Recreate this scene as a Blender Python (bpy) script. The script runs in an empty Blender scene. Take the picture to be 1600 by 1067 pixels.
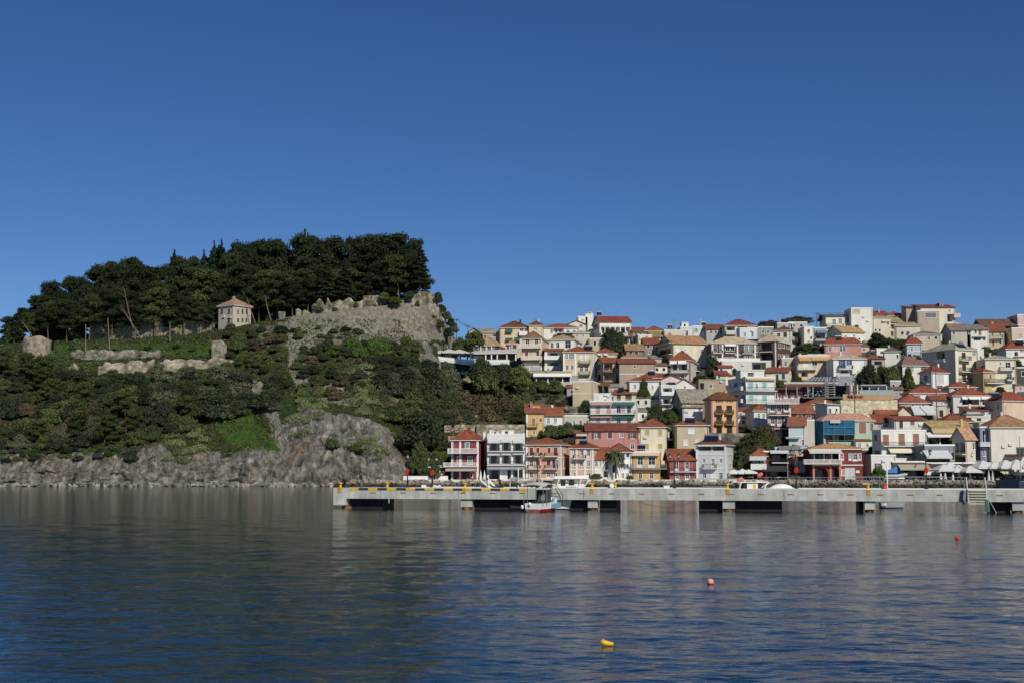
import bpy, math, random
import numpy as np
from mathutils import Vector, Matrix
from mathutils.bvhtree import BVHTree
R = math.radians
C = bpy.context.scene.collection
sc = bpy.context.scene
# ---------------------------------------------------------------- camera
CAMZ = 5.1
F_PX = 2000.0
PITCH = math.atan(191.5 / F_PX)
cd = bpy.data.cameras.new('camera'); cam = bpy.data.objects.new('camera', cd); C.objects.link(cam)
cam.location = (0, 0, CAMZ); cam.rotation_euler = (math.pi / 2 + PITCH, 0, 0)
cd.sensor_width = 36; cd.lens = 36 * F_PX / 1600; cd.clip_start = 0.5; cd.clip_end = 6000
sc.camera = cam
# ---------------------------------------------------------------- light
SUN_AZ, SUN_EL = R(26), R(36)
w = bpy.data.worlds.new('World'); sc.world = w; w.use_nodes = True
nt = w.node_tree; bg = nt.nodes['Background']
sky = nt.nodes.new('ShaderNodeTexSky'); sky.sky_type = 'NISHITA'; sky.sun_disc = False
sky.sun_elevation = SUN_EL; sky.sun_rotation = math.pi - SUN_AZ
sky.air_density = 0.75; sky.dust_density = 0.1; sky.ozone_density = 5.5; sky.altitude = 300
hs = nt.nodes.new('ShaderNodeHueSaturation'); hs.inputs['Saturation'].default_value = 1.15; hs.inputs['Hue'].default_value = .508; hs.inputs['Value'].default_value = .90; nt.links.new(sky.outputs[0], hs.inputs['Color']); nt.links.new(hs.outputs[0], bg.inputs[0]); bg.inputs[1].default_value = 0.085
sd = bpy.data.lights.new('sun', 'SUN'); sun = bpy.data.objects.new('sun', sd); C.objects.link(sun)
sd.energy = 3.95; sd.angle = R(0.5); sd.color = (1, .945, .85)
sdir = Vector((math.sin(SUN_AZ) * math.cos(SUN_EL), -math.cos(SUN_AZ) * math.cos(SUN_EL), math.sin(SUN_EL)))
sun.rotation_euler = sdir.to_track_quat('Z', 'Y').to_euler(); sun.location = (60, -60, 120)
sc.view_settings.view_transform = 'Standard'; sc.view_settings.look = 'None'
sc.view_settings.gamma = 1; sc.view_settings.exposure = -0.12
sc.cycles.max_bounces = 5; sc.cycles.diffuse_bounces = 2; sc.cycles.glossy_bounces = 3; sc.cycles.transparent_max_bounces = 4
# ---------------------------------------------------------------- pixels and rays
CP, SP = math.cos(PITCH), math.sin(PITCH)
CAM = Vector((0, 0, CAMZ))
def ray(px, py):
    r = (px - 800) / F_PX; u = -(py - 533.5) / F_PX
    return Vector((r, CP - u * SP, SP + u * CP))
def P(px, py, Y):
    d = ray(px, py); return CAM + d * (Y / d.y)
def Pz(px, py, z):
    d = ray(px, py); return CAM + d * ((z - CAMZ) / d.z)
def auto_y(yb):                     # depth of the town slope seen at this height of the picture
    t = (725 - yb) / F_PX
    return max(287.5, min(460.0, 93.4 / (0.31 - t))) if yb < 747 else 289.0
# ---------------------------------------------------------------- materials
def lin(c): return c / 12.92 if c <= .04045 else ((c + .055) / 1.055) ** 2.4
def col(h, k=1.0, sat=.8):
    h = h.lstrip('#'); v = [lin(int(h[i:i + 2], 16) / 255) * k for i in (0, 2, 4)]
    g = .3 * v[0] + .6 * v[1] + .1 * v[2]; v = [g + (x - g) * sat for x in v]
    return tuple(min(x, .82) for x in v) + (1,)
MATS = {}
def mat(key, base, rough=.8, var=.12, scale=.6, bump=0, bscale=4, metal=0, streak=False, rand=0, cell=0, spec=.3, base2=None, trans=0):
    """procedural principled material: colour mottled by noise, optional streaks, tile cells, per-object variation, bump"""
    if key in MATS: return MATS[key]
    m = bpy.data.materials.new(key); m.use_nodes = True; n = m.node_tree.nodes; L = m.node_tree.links
    b = n['Principled BSDF']; b.inputs['Roughness'].default_value = rough; b.inputs['Metallic'].default_value = metal
    b.inputs['Specular IOR Level'].default_value = spec
    tc = n.new('ShaderNodeTexCoord'); mp = n.new('ShaderNodeMapping'); L.new(tc.outputs['Object'], mp.inputs[0])
    if streak: mp.inputs['Scale'].default_value = (1, 1, .22)
    no = n.new('ShaderNodeTexNoise'); no.inputs['Scale'].default_value = scale; no.inputs['Detail'].default_value = 6; no.inputs['Roughness'].default_value = .65
    L.new(mp.outputs[0], no.inputs[0])
    mr = n.new('ShaderNodeMapRange'); mr.inputs[1].default_value = .25; mr.inputs[2].default_value = .75
    mr.inputs[3].default_value = 1 - var; mr.inputs[4].default_value = 1 + var
    L.new(no.outputs[0], mr.inputs[0]); val = mr.outputs[0]
    def mul(a, bb):
        x = n.new('ShaderNodeMath'); x.operation = 'MULTIPLY'; L.new(a, x.inputs[0]); L.new(bb, x.inputs[1]); return x.outputs[0]
    if cell:
        vo = n.new('ShaderNodeTexVoronoi'); vo.inputs['Scale'].default_value = cell; L.new(tc.outputs['Object'], vo.inputs[0])
        sp = n.new('ShaderNodeSeparateColor'); L.new(vo.outputs['Color'], sp.inputs[0])
        m2 = n.new('ShaderNodeMapRange'); m2.inputs[3].default_value = .72; m2.inputs[4].default_value = 1.28; L.new(sp.outputs[0], m2.inputs[0])
        val = mul(val, m2.outputs[0])
    if rand:
        oi = n.new('ShaderNodeObjectInfo'); m3 = n.new('ShaderNodeMapRange'); m3.inputs[3].default_value = 1 - rand; m3.inputs[4].default_value = 1 + rand
        L.new(oi.outputs['Random'], m3.inputs[0]); val = mul(val, m3.outputs[0])
    vm = n.new('ShaderNodeVectorMath'); vm.operation = 'SCALE'; L.new(val, vm.inputs['Scale'])
    if base2:
        n2 = n.new('ShaderNodeTexNoise'); n2.inputs['Scale'].default_value = scale * .35; n2.inputs['Detail'].default_value = 5; L.new(tc.outputs['Object'], n2.inputs[0])
        rr = n.new('ShaderNodeMapRange'); rr.inputs[1].default_value = .42; rr.inputs[2].default_value = .6; L.new(n2.outputs[0], rr.inputs[0])
        mx = n.new('ShaderNodeMix'); mx.data_type = 'RGBA'; mx.inputs[6].default_value = base; mx.inputs[7].default_value = base2
        L.new(rr.outputs[0], mx.inputs[0]); L.new(mx.outputs[2], vm.inputs[0])
    else: vm.inputs[0].default_value = base[:3]
    L.new(vm.outputs[0], b.inputs['Base Color'])
    if bump:
        nb = n.new('ShaderNodeTexNoise'); nb.inputs['Scale'].default_value = bscale; nb.inputs['Detail'].default_value = 5; L.new(mp.outputs[0], nb.inputs[0])
        bp = n.new('ShaderNodeBump'); bp.inputs['Strength'].default_value = 1; bp.inputs['Distance'].default_value = bump
        L.new(nb.outputs[0], bp.inputs['Height']); L.new(bp.outputs[0], b.inputs['Normal'])
    MATS[key] = m; return m
K = 1.12
def warm(c, g, b): return (c[0], min(.82, c[1] * g), c[2] * b, 1)
def wallc(h):
    c = col(h, K, .74)
    return col(h, K, .62) if .68 < c[1] / c[0] < .97 else warm(c, 1.0, .93)
def wallm(h): return mat('plaster_' + h, wallc(h), .9, .17, .45, .03, 5, streak=True)
def stonem(h): return mat('stone_' + h, col(h, K), .95, .3, .9, .12, 2.2, cell=1.6)
def roofm(h): return mat('tiles_' + h, (lambda c: warm(c, 1.22, .92) if c[0] > 2.2 * c[1] else c)(col(h, K * .9, .85)), .85, .3, .5, .05, 3, cell=2.6)
def paint(h): return mat('paint_' + h, col(h, K), .6, .05, 1.5)
def plain(name, h, **k): return mat(name, col(h, K, 1.05), **k)
GLASS = mat('window_glass', (.016, .021, .027, 1), .12, .3, .8, spec=.5, rand=.3)
CURT = mat('curtained_glass', (.18, .19, .2, 1), .2, .25, 2.0, spec=.5)
DARKI = mat('dark_interior', (.02, .018, .016, 1), .9, .3, .8)
METAL = mat('dark_metal', (.03, .03, .033, 1), .5, .1, 2)
STEEL = mat('grey_steel', (.32, .33, .34, 1), .45, .15, 2, metal=.6)
PCOL = dict(wh='#dcdad2', br='#6a4234', bl='#27447c', gn='#2f5a4c', aq='#7fb0b4', cr='#d8cfae', pk='#c9a39b', rd='#7c2f2c', ye='#b5a55f', gy='#8d9496',
            dk='#2b2723', lb='#8fa9b8', gg='#6f9e8c', or_='#a35e38', be='#b9a888', tb='#9a6453', ob='#c9a062', nb='#1d2b45', lg='#b9bbb8', db='#4a3530', dg='#1d3a34')
def pc(k): return paint(PCOL.get(k, k))
# ---------------------------------------------------------------- mesh building
class MB:
    def __init__(s): s.v = []; s.f = []; s.m = []; s.k = 0
    def add(s, vs, fs, m=None):
        o = len(s.v); s.v += [tuple(x) for x in vs]; s.f += [tuple(i + o for i in f) for f in fs]; s.m += [s.k if m is None else m] * len(fs); return s
    def quad(s, a, b, c, d, m=None): return s.add([a, b, c, d], [(0, 1, 2, 3)], m)
    def poly(s, pts, m=None): return s.add(pts, [tuple(range(len(pts)))], m)
    def hexa(s, p, m=None):      # 8 points: bottom ring then top ring
        return s.add(p, [(3, 2, 1, 0), (4, 5, 6, 7), (0, 1, 5, 4), (1, 2, 6, 5), (2, 3, 7, 6), (3, 0, 4, 7)], m)
    def box(s, x0, x1, y0, y1, z0, z1, m=None):
        return s.hexa([(x0, y0, z0), (x1, y0, z0), (x1, y1, z0), (x0, y1, z0), (x0, y0, z1), (x1, y0, z1), (x1, y1, z1), (x0, y1, z1)], m)
    def fbox(s, T, s0, s1, z0, z1, o0, o1, m=None):   # box in a wall's own frame
        return s.hexa([T(s0, z0, o1), T(s1, z0, o1), T(s1, z0, o0), T(s0, z0, o0), T(s0, z1, o1), T(s1, z1, o1), T(s1, z1, o0), T(s0, z1, o0)], m)
    def tube(s, pts, rad, n=6, m=None, cap=True):
        pts = [Vector(p) for p in pts]; rads = rad if isinstance(rad, (list, tuple)) else [rad] * len(pts)
        vs = []
        for i, p in enumerate(pts):
            d = (pts[min(i + 1, len(pts) - 1)] - pts[max(i - 1, 0)]).normalized()
            a = d.cross(Vector((0, 0, 1)) if abs(d.z) < .9 else Vector((1, 0, 0))).normalized(); b = d.cross(a)
            for j in range(n):
                t = 2 * math.pi * j / n; vs.append(p + (a * math.cos(t) + b * math.sin(t)) * rads[i])
        fs = [(i * n + j, i * n + (j + 1) % n, (i + 1) * n + (j + 1) % n, (i + 1) * n + j) for i in range(len(pts) - 1) for j in range(n)]
        if cap: fs += [tuple(range(n - 1, -1, -1)), tuple((len(pts) - 1) * n + j for j in range(n))]
        return s.add(vs, fs, m)
    def ball(s, c, r, n=8, m=None, rz=None, ry=None):
        rz = rz or r; ry = ry or r; vs = [(c[0], c[1], c[2] - rz)]; k = n // 2
        for i in range(1, k):
            t = math.pi * i / k
            for j in range(n):
                a = 2 * math.pi * j / n; vs.append((c[0] + r * math.sin(t) * math.cos(a), c[1] + ry * math.sin(t) * math.sin(a), c[2] - rz * math.cos(t)))
        vs.append((c[0], c[1], c[2] + rz)); e = len(vs) - 1
        fs = [(0, 1 + (j + 1) % n, 1 + j) for j in range(n)]
        fs += [(1 + i * n + j, 1 + i * n + (j + 1) % n, 1 + (i + 1) * n + (j + 1) % n, 1 + (i + 1) * n + j) for i in range(k - 2) for j in range(n)]
        fs += [(e, 1 + (k - 2) * n + j, 1 + (k - 2) * n + (j + 1) % n) for j in range(n)]
        return s.add(vs, fs, m)
    def lathe(s, prof, c=(0, 0, 0), n=12, m=None):
        vs = [(c[0] + r * math.cos(2 * math.pi * j / n), c[1] + r * math.sin(2 * math.pi * j / n), c[2] + z) for r, z in prof for j in range(n)]
        fs = [(i * n + j, i * n + (j + 1) % n, (i + 1) * n + (j + 1) % n, (i + 1) * n + j) for i in range(len(prof) - 1) for j in range(n)]
        fs += [tuple(range(n - 1, -1, -1)), tuple((len(prof) - 1) * n + j for j in range(n))]
        return s.add(vs, fs, m)
    def mesh(s, name, mats, smooth=False):
        me = bpy.data.meshes.new(name); me.from_pydata(s.v, [], s.f)
        for x in (mats if isinstance(mats, (list, tuple)) else [mats]): me.materials.append(x)
        me.polygons.foreach_set('material_index', s.m)
        if smooth: me.polygons.foreach_set('use_smooth', [True] * len(s.f))
        me.update(); return me
    def build(s, name, mats, parent=None, loc=None, smooth=False):
        o = bpy.data.objects.new(name, s.mesh(name, mats, smooth)); C.objects.link(o)
        if parent: o.parent = parent
        if loc is not None: o.location = loc
        return o
def tag(o, label=None, cat=None, group=None, kind=None):
    for k, v in (('label', label), ('category', cat), ('group', group), ('kind', kind)):
        if v: o[k] = v
    return o
def empty(name, loc, rz=0, label=None, cat=None, group=None):
    o = bpy.data.objects.new(name, None); C.objects.link(o); o.location = loc; o.rotation_euler = (0, 0, rz)
    o.empty_display_size = .3
    return tag(o, label, cat, group)
def copy_tree(o, parent=None):
    c = o.copy(); C.objects.link(c)
    if parent: c.parent = parent
    for ch in KIDS.get(o.name, []): 
        copy_tree(ch, c)
    return c
KIDS = {}
# ---------------------------------------------------------------- numpy value noise
def _h(ix, iy, iz, seed):
    n = (ix * 374761393 + iy * 668265263 + iz * 2147483647 + seed * 974711) & 0xffffffff
    n = ((n ^ (n >> 13)) * 1274126177) & 0xffffffff; n = n ^ (n >> 16)
    return (n & 0xffff) / 65535.0
def vnoise(p, seed=0):
    p = np.asarray(p, dtype=np.float64); i = np.floor(p).astype(np.int64); f = p - i; f = f * f * (3 - 2 * f)
    r = 0
    for dx in (0, 1):
        for dy in (0, 1):
            for dz in (0, 1):
                wgt = (f[..., 0] if dx else 1 - f[..., 0]) * (f[..., 1] if dy else 1 - f[..., 1]) * (f[..., 2] if dz else 1 - f[..., 2])
                r = r + wgt * _h(i[..., 0] + dx, i[..., 1] + dy, i[..., 2] + dz, seed)
    return r * 2 - 1
def fbm(p, oct=4, seed=0, gain=.5):
    a, t, s = 1.0, 0, 0; p = np.asarray(p, dtype=np.float64)
    for k in range(oct):
        t = t + a * vnoise(p * 2 ** k + 17.3 * k, seed + k); s += a; a *= gain
    return t / s
def npmesh(name, V, Fq, mats, smooth=False):
    me = bpy.data.meshes.new(name); V = np.asarray(V, dtype=np.float32); Fq = np.asarray(Fq, dtype=np.int32); k = Fq.shape[1]
    me.vertices.add(len(V)); me.vertices.foreach_set('co', V.ravel())
    me.loops.add(Fq.size); me.loops.foreach_set('vertex_index', Fq.ravel())
    me.polygons.add(len(Fq)); me.polygons.foreach_set('loop_start', np.arange(0, Fq.size, k, dtype=np.int32))
    me.polygons.foreach_set('loop_total', np.full(len(Fq), k, dtype=np.int32))
    if smooth: me.polygons.foreach_set('use_smooth', np.ones(len(Fq), dtype=bool))
    for m in (mats if isinstance(mats, (list, tuple)) else [mats]): me.materials.append(m)
    me.update(calc_edges=True); me.validate(); return me
NUMW = ['first', 'second', 'third', 'fourth', 'fifth', 'sixth', 'seventh', 'eighth', 'ninth', 'tenth', 'eleventh', 'twelfth', 'thirteenth', 'fourteenth', 'fifteenth', 'sixteenth', 'seventeenth', 'eighteenth', 'nineteenth']
def ordw(i):    # 1-based ordinal in words
    if i <= 19: return NUMW[i - 1]
    T = ['', '', 'twenty', 'thirty', 'forty', 'fifty', 'sixty', 'seventy', 'eighty', 'ninety']
    if i < 100: return (T[i // 10] + ('-' + NUMW[i % 10 - 1] if i % 10 else 'th')).replace('tyth', 'tieth')
    return 'hundred-and-' + ordw(i - 100)
# ================================================================ water
def make_water():
    # real wave relief near the camera, flat plus bump farther off
    ys = [14.0]
    while ys[-1] < 150: ys.append(ys[-1] * 1.0045 + .02)
    ys = np.array(ys); nx = 620
    t = np.linspace(-.52, .52, nx)
    Y, T = np.meshgrid(ys, t, indexing='ij'); X = T * Y
    fade = np.clip((150 - Y) / 60, 0, 1)
    q = np.stack([X * .42, Y * .62, X * 0], -1); q2 = np.stack([X * 1.25, Y * 1.8, X * 0 + 3], -1); q3 = np.stack([X * 2.7, Y * 4, X * 0 + 9], -1)
    Z = (fbm(q, 2, 3) * .045 + fbm(q2, 2, 9) * .024 * np.clip((110 - Y) / 50, 0, 1) + vnoise(q3, 5) * .012 * np.clip((70 - Y) / 30, 0, 1)) * fade
    V = np.stack([X, Y, Z], -1).reshape(-1, 3); n = len(ys)
    idx = np.arange(n * nx).reshape(n, nx)
    Fq = np.stack([idx[:-1, :-1], idx[:-1, 1:], idx[1:, 1:], idx[1:, :-1]], -1).reshape(-1, 4)
    V = V.tolist(); Fq = Fq.tolist(); me_v = np.array(V)
    # far sheet, joined on at the seam rows and to both sides
    def addq(pts):
        nonlocal me_v, Fq
        o = len(me_v); me_v = np.vstack([me_v, pts]); Fq.append([o, o + 1, o + 2, o + 3])
    y1 = float(ys[-1]); y0 = float(ys[0])
    addq([(-.52 * y1, y1, 0), (.52 * y1, y1, 0), (.52 * y1, 600, 0), (-.52 * y1, 600, 0)])
    addq([(-2500, -300, 0), (-.52 * y0, -300, 0), (-.52 * y0, y0, 0), (-2500, y0, 0)])
    addq([(.52 * y0, -300, 0), (2500, -300, 0), (2500, y0, 0), (.52 * y0, y0, 0)])
    addq([(-.52 * y0, -300, 0), (.52 * y0, -300, 0), (.52 * y0, y0, 0), (-.52 * y0, y0, 0)])
    addq([(-2500, y0, 0), (-.52 * y0, y0, 0), (-.52 * y1, y1, 0), (-2500, y1, 0)])
    addq([(.52 * y0, y0, 0), (2500, y0, 0), (2500, y1, 0), (.52 * y1, y1, 0)])
    addq([(-2500, y1, 0), (-.52 * y1, y1, 0), (-.52 * y1, 1500, 0), (-2500, 1500, 0)])
    addq([(.52 * y1, y1, 0), (2500, y1, 0), (2500, 1500, 0), (.52 * y1, 1500, 0)])
    m = bpy.data.materials.new('sea_water'); m.use_nodes = True; n_ = m.node_tree.nodes; L = m.node_tree.links; b = n_['Principled BSDF']
    b.inputs['Base Color'].default_value = (.003, .020, .024, 1); b.inputs['Roughness'].default_value = .06; b.inputs['IOR'].default_value = 1.42
    b.inputs['Specular IOR Level'].default_value = .5
    tc = n_.new('ShaderNodeTexCoord'); last = None
    for (sx, sy, scl, dist, det) in ((.45, .9, 1.0, .055, 3), (1.5, 3.0, 1.0, .028, 4), (4.0, 7.0, 1.0, .010, 2)):
        mp = n_.new('ShaderNodeMapping'); mp.inputs['Scale'].default_value = (sx, sy, 1); L.new(tc.outputs['Object'], mp.inputs[0])
        no = n_.new('ShaderNodeTexNoise'); no.inputs['Scale'].default_value = scl; no.inputs['Detail'].default_value = det; L.new(mp.outputs[0], no.inputs[0])
        bp = n_.new('ShaderNodeBump'); bp.inputs['Strength'].default_value = 1; bp.inputs['Distance'].default_value = dist
        L.new(no.outputs[0], bp.inputs['Height'])
        if last: L.new(last, bp.inputs['Normal'])
        last = bp.outputs[0]
    L.new(last, b.inputs['Normal'])
    o = bpy.data.objects.new('sea', npmesh('sea', me_v, Fq, m, True)); C.objects.link(o); tag(o, kind='structure', label='calm rippled dark blue harbour water')
make_water()
# ================================================================ terrain
# columns of the hillside sheet: px -> control points (Y, z); castle headland on the left, the town slope on the right
def cz(py, Y): return CAMZ + (725 - py) / F_PX * Y
CAST = {
 -500: [(725, 309), (650, 322), (600, 335), (590, 345), (570, 360)],
 -100: [(720, 309), (645, 324), (590, 338), (575, 348), (545, 361)],
 0: [(712, 309), (640, 325), (575, 343), (562, 350), (536, 362)],
 60: [(712, 309), (640, 325), (573, 343), (556, 350), (533, 362)],
 150: [(710, 309), (640, 325), (582, 342), (552, 352), (528, 362)],
 215: [(705, 310), (640, 325), (580, 342), (548, 352), (527, 362)],
 250: [(692, 311), (640, 324), (578, 342), (548, 352), (524, 362)],
 290: [(708, 309), (650, 322), (575, 341), (546, 350), (522, 360)],
 340: [(708, 309), (640, 324), (573, 341), (532, 350), (515, 358)],
 400: [(702, 309), (632, 325), (565, 340), (520, 350), (503, 358)],
 440: [(668, 312), (612, 326), (552, 340), (512, 350), (498, 357)],
 480: [(642, 314), (600, 328), (547, 341), (512, 350), (488, 356)],
 540: [(648, 313), (600, 328), (545, 341), (518, 348), (482, 353)],
 590: [(668, 311), (605, 328), (550, 342), (522, 349), (474, 355)],
 612: [(700, 309), (615, 327), (553, 342), (522, 350), (466, 356)],
 635: [(742, 305), (630, 325), (557, 343), (524, 350), (462, 357)],
 665: [(749, 303), (650, 322), (562, 348), (530, 353), (463, 359)],
 690: [(750, 300), (665, 320), (585, 352), (545, 362), (490, 366)],
 706: [(751, 296), (680, 318), (590, 360), (555, 374), (520, 378)],
}
def town_col(px):
    yc = np.interp(px, [720, 760, 850, 1000, 1250, 1400, 1500, 2200], [388, 400, 424, 432, 436, 448, 440, 430])
    g = lambda Y: 1.55 if Y < 290 else 1.2 + .31 * (Y - 290)
    return [(285.5, 1.5), (290, 1.5), (290 + (yc - 290) * .33, g(290 + (yc - 290) * .33)), (290 + (yc - 290) * .66, g(290 + (yc - 290) * .66)), (yc, g(yc))]
def column_table():
    keys = []; prof = []
    for px, pts in sorted(CAST.items()):
        w0 = 303 if px < 640 else 298 - (px - 640) * .12
        k = [(w0 - 2, -1.5)] + [(Y, cz(py, Y)) for py, Y in pts]
        yl, zl = k[-1]
        k += [(yl + 45, zl + 1.5), (yl + 200, 0)]
        keys.append(px); prof.append(k)
    for px in (722, 745, 760, 850, 1000, 1250, 1400, 1500, 2200):
        k = [(282.5, -1.5)] + town_col(px); yl, zl = k[-1]; k += [(yl + 40, zl + .5), (yl + 230, 0)]
        keys.append(px); prof.append(k)
    return np.array(keys, float), np.array(prof, float)
def in_poly(px, py, poly):
    x, y = np.asarray(px), np.asarray(py); c = np.zeros(x.shape, bool); j = len(poly) - 1
    for i in range(len(poly)):
        xi, yi = poly[i]; xj, yj = poly[j]
        c ^= ((yi > y) != (yj > y)) & (x < (xj - xi) * (y - yi) / (yj - yi + 1e-9) + xi); j = i
    return c
ROCKP = [(-600, 722), (60, 722), (110, 716), (170, 720), (215, 710), (250, 695), (275, 707), (330, 708), (350, 712), (395, 706), (432, 700), (436, 668), (405, 640), (398, 612), (412, 604), (428, 640), (442, 668), (470, 650), (500, 640), (540, 648), (575, 652), (607, 670), (618, 696), (632, 711), (650, 742), (650, 775), (-600, 775)]
def make_terrain():
    keys, prof = column_table()
    pxs = np.concatenate([np.arange(-500, -20, 12), np.arange(-20, 730, 2.5), np.arange(730, 2200, 10)])
    seg = [46, 40, 26, 20, 20, 8, 6]; NR = sum(seg) + 1
    s = []
    for k, nseg in enumerate(seg): s += list(k + np.arange(nseg) / nseg)
    s.append(len(seg)); s = np.array(s)
    V = np.zeros((len(pxs), NR, 3)); 
    for i, px in enumerate(pxs):
        pr = np.stack([[np.interp(px, keys, prof[:, k, c]) for c in (0, 1)] for k in range(prof.shape[1])])
        Y = np.interp(s, range(len(pr)), pr[:, 0]); Z = np.interp(s, range(len(pr)), pr[:, 1])
        if px < 715:      # soften the profile's corners
            for _ in range(3):
                Y[1:-1] = (Y[:-2] + 2 * Y[1:-1] + Y[2:]) / 4; Z[1:-1] = (Z[:-2] + 2 * Z[1:-1] + Z[2:]) / 4
        V[i, :, 0] = (px - 800) / F_PX * Y; V[i, :, 1] = Y; V[i, :, 2] = Z
    S = np.broadcast_to(s, (len(pxs), NR)); PX = np.broadcast_to(pxs[:, None], S.shape)
    nat = np.clip((735 - PX) / 30, 0, 1)                      # 1 on the headland, 0 in the town
    cliff = np.clip(1.12 - S, 0, 1) ** .5 * nat
    q = V.copy()
    n1 = fbm(q * [.13, .13, .10], 4, 1); n2 = 1 - np.abs(fbm(np.stack([q[..., 0] * .22 + q[..., 2] * .16, q[..., 1] * .25, q[..., 2] * .62 - q[..., 0] * .1], -1), 4, 7)) * 2; n3 = fbm(q * [1.1, 1, .7], 3, 11)
    edge = np.clip(S * 6, 0, 1)
    low = np.clip((440 - PX) / 60, 0, 1)                       # craggy ledges west of the smooth big face
    n4 = 1 - np.abs(fbm(q * [.28, .28, .06], 4, 41)) * 2
    dY = -(n1 * 3.4 + n2 * (.35 + 1.7 * low) + n4 * 2.0 * (1 - low * .6) + n3 * (.4 + .45 * low)) * cliff * edge
    V[..., 1] += dY + n1 * 1.2 * nat * np.clip(S - 1, 0, 1) * (S < 5.5); V[..., 2] += (n3 * .5 * cliff + n1 * .9 * nat * (S > .9) + n3 * .25 * nat) * edge
    V[..., 2] += (1 - nat) * (S > 1.5) * fbm(q * [.1, .1, .1], 3, 5) * .4
    V = V.reshape(-1, 3); n, m_ = len(pxs), NR; idx = np.arange(n * m_).reshape(n, m_)
    Fq = np.stack([idx[:-1, :-1], idx[1:, :-1], idx[1:, 1:], idx[:-1, 1:]], -1).reshape(-1, 4)
    # how much bare rock: the cliff foot, pale scree and worn banks, by where they lie on the slope
    YY, XX, ZZ = V[:, 1], V[:, 0], V[:, 2]
    px = 800 + F_PX * XX / YY; py = 725 - F_PX * (ZZ - CAMZ) / YY
    SS = S.reshape(-1); nn = fbm(V * [.25, .25, .25], 4, 21).ravel(); natf = nat.reshape(-1)
    rock = np.clip((1.0 - SS) * 7 + nn * 1.6 + .3, 0, 1) * natf
    def patch(poly, val, soft=.55):
        nonlocal rock
        a = in_poly(px + nn * 14, py + nn * 10, poly); rock = np.where(a, rock * (1 - soft) + val * soft + (nn > .25) * .0, rock)
    pale = np.zeros(len(V)); 
    for poly in ([(446, 515), (492, 520), (488, 565), (484, 606), (462, 606), (446, 570)], [(545, 575), (590, 560), (606, 590), (560, 600)], [(505, 595), (540, 600), (545, 632), (500, 628)], [(372, 590), (398, 586), (392, 645), (368, 640)], [(600, 600), (640, 612), (632, 640), (598, 628)], [(400, 610), (416, 592), (432, 640), (445, 670), (436, 690), (415, 650)], [(430, 505), (490, 476), (575, 470), (640, 500), (640, 528), (560, 524), (470, 530), (445, 525)],
                 [(560, 480), (690, 460), (718, 530), (640, 535), (600, 515)], [(640, 545), (690, 560), (690, 585), (655, 578)]):
        a = in_poly(px + nn * 10, py + nn * 8, poly); pale = np.where(a, 1.0, pale); rock = np.where(a, np.maximum(rock, .75 + nn * .5), rock)
    a = in_poly(px + nn * 26, py + nn * 20, ROCKP); rock = np.where(a, np.clip(1.0 + nn * .35, .55, 1), rock)
    a = in_poly(px + nn * 12, py + nn * 9, [(400, 512), (560, 505), (640, 530), (700, 540), (690, 560), (600, 562), (500, 552), (450, 566), (410, 540)]); rock = np.where(a, np.maximum(rock, .42 + nn * .9), rock)
    patch([(350, 645), (395, 655), (432, 690), (440, 702), (395, 706), (365, 690), (340, 665)], 0, 1)
    patch([(275, 668), (320, 660), (330, 690), (300, 730), (262, 715)], .25, .8)
    grass = in_poly(px + nn * 10, py + nn * 8, [(345, 645), (395, 652), (432, 685), (442, 706), (395, 708), (362, 692), (335, 668)]) | in_poly(px, py, [(60, 540), (350, 535), (350, 556), (60, 556)]) | in_poly(px, py, [(640, 690), (700, 700), (700, 745), (640, 740)])
    me = npmesh('hillside', V, Fq, terrain_mat(), True)
    for nm, arr in (('rock', rock), ('pale', pale), ('lush', grass * 1.0), ('town', 1 - natf)):
        at = me.attributes.new(nm, 'FLOAT', 'POINT'); at.data.foreach_set('value', np.clip(arr, 0, 1).astype(np.float32))
    o = bpy.data.objects.new('hillside', me); C.objects.link(o); tag(o, kind='structure', label='rocky green headland running into the town slope')
    return o, BVHTree.FromPolygons([tuple(v) for v in V], [tuple(f) for f in Fq])
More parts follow.
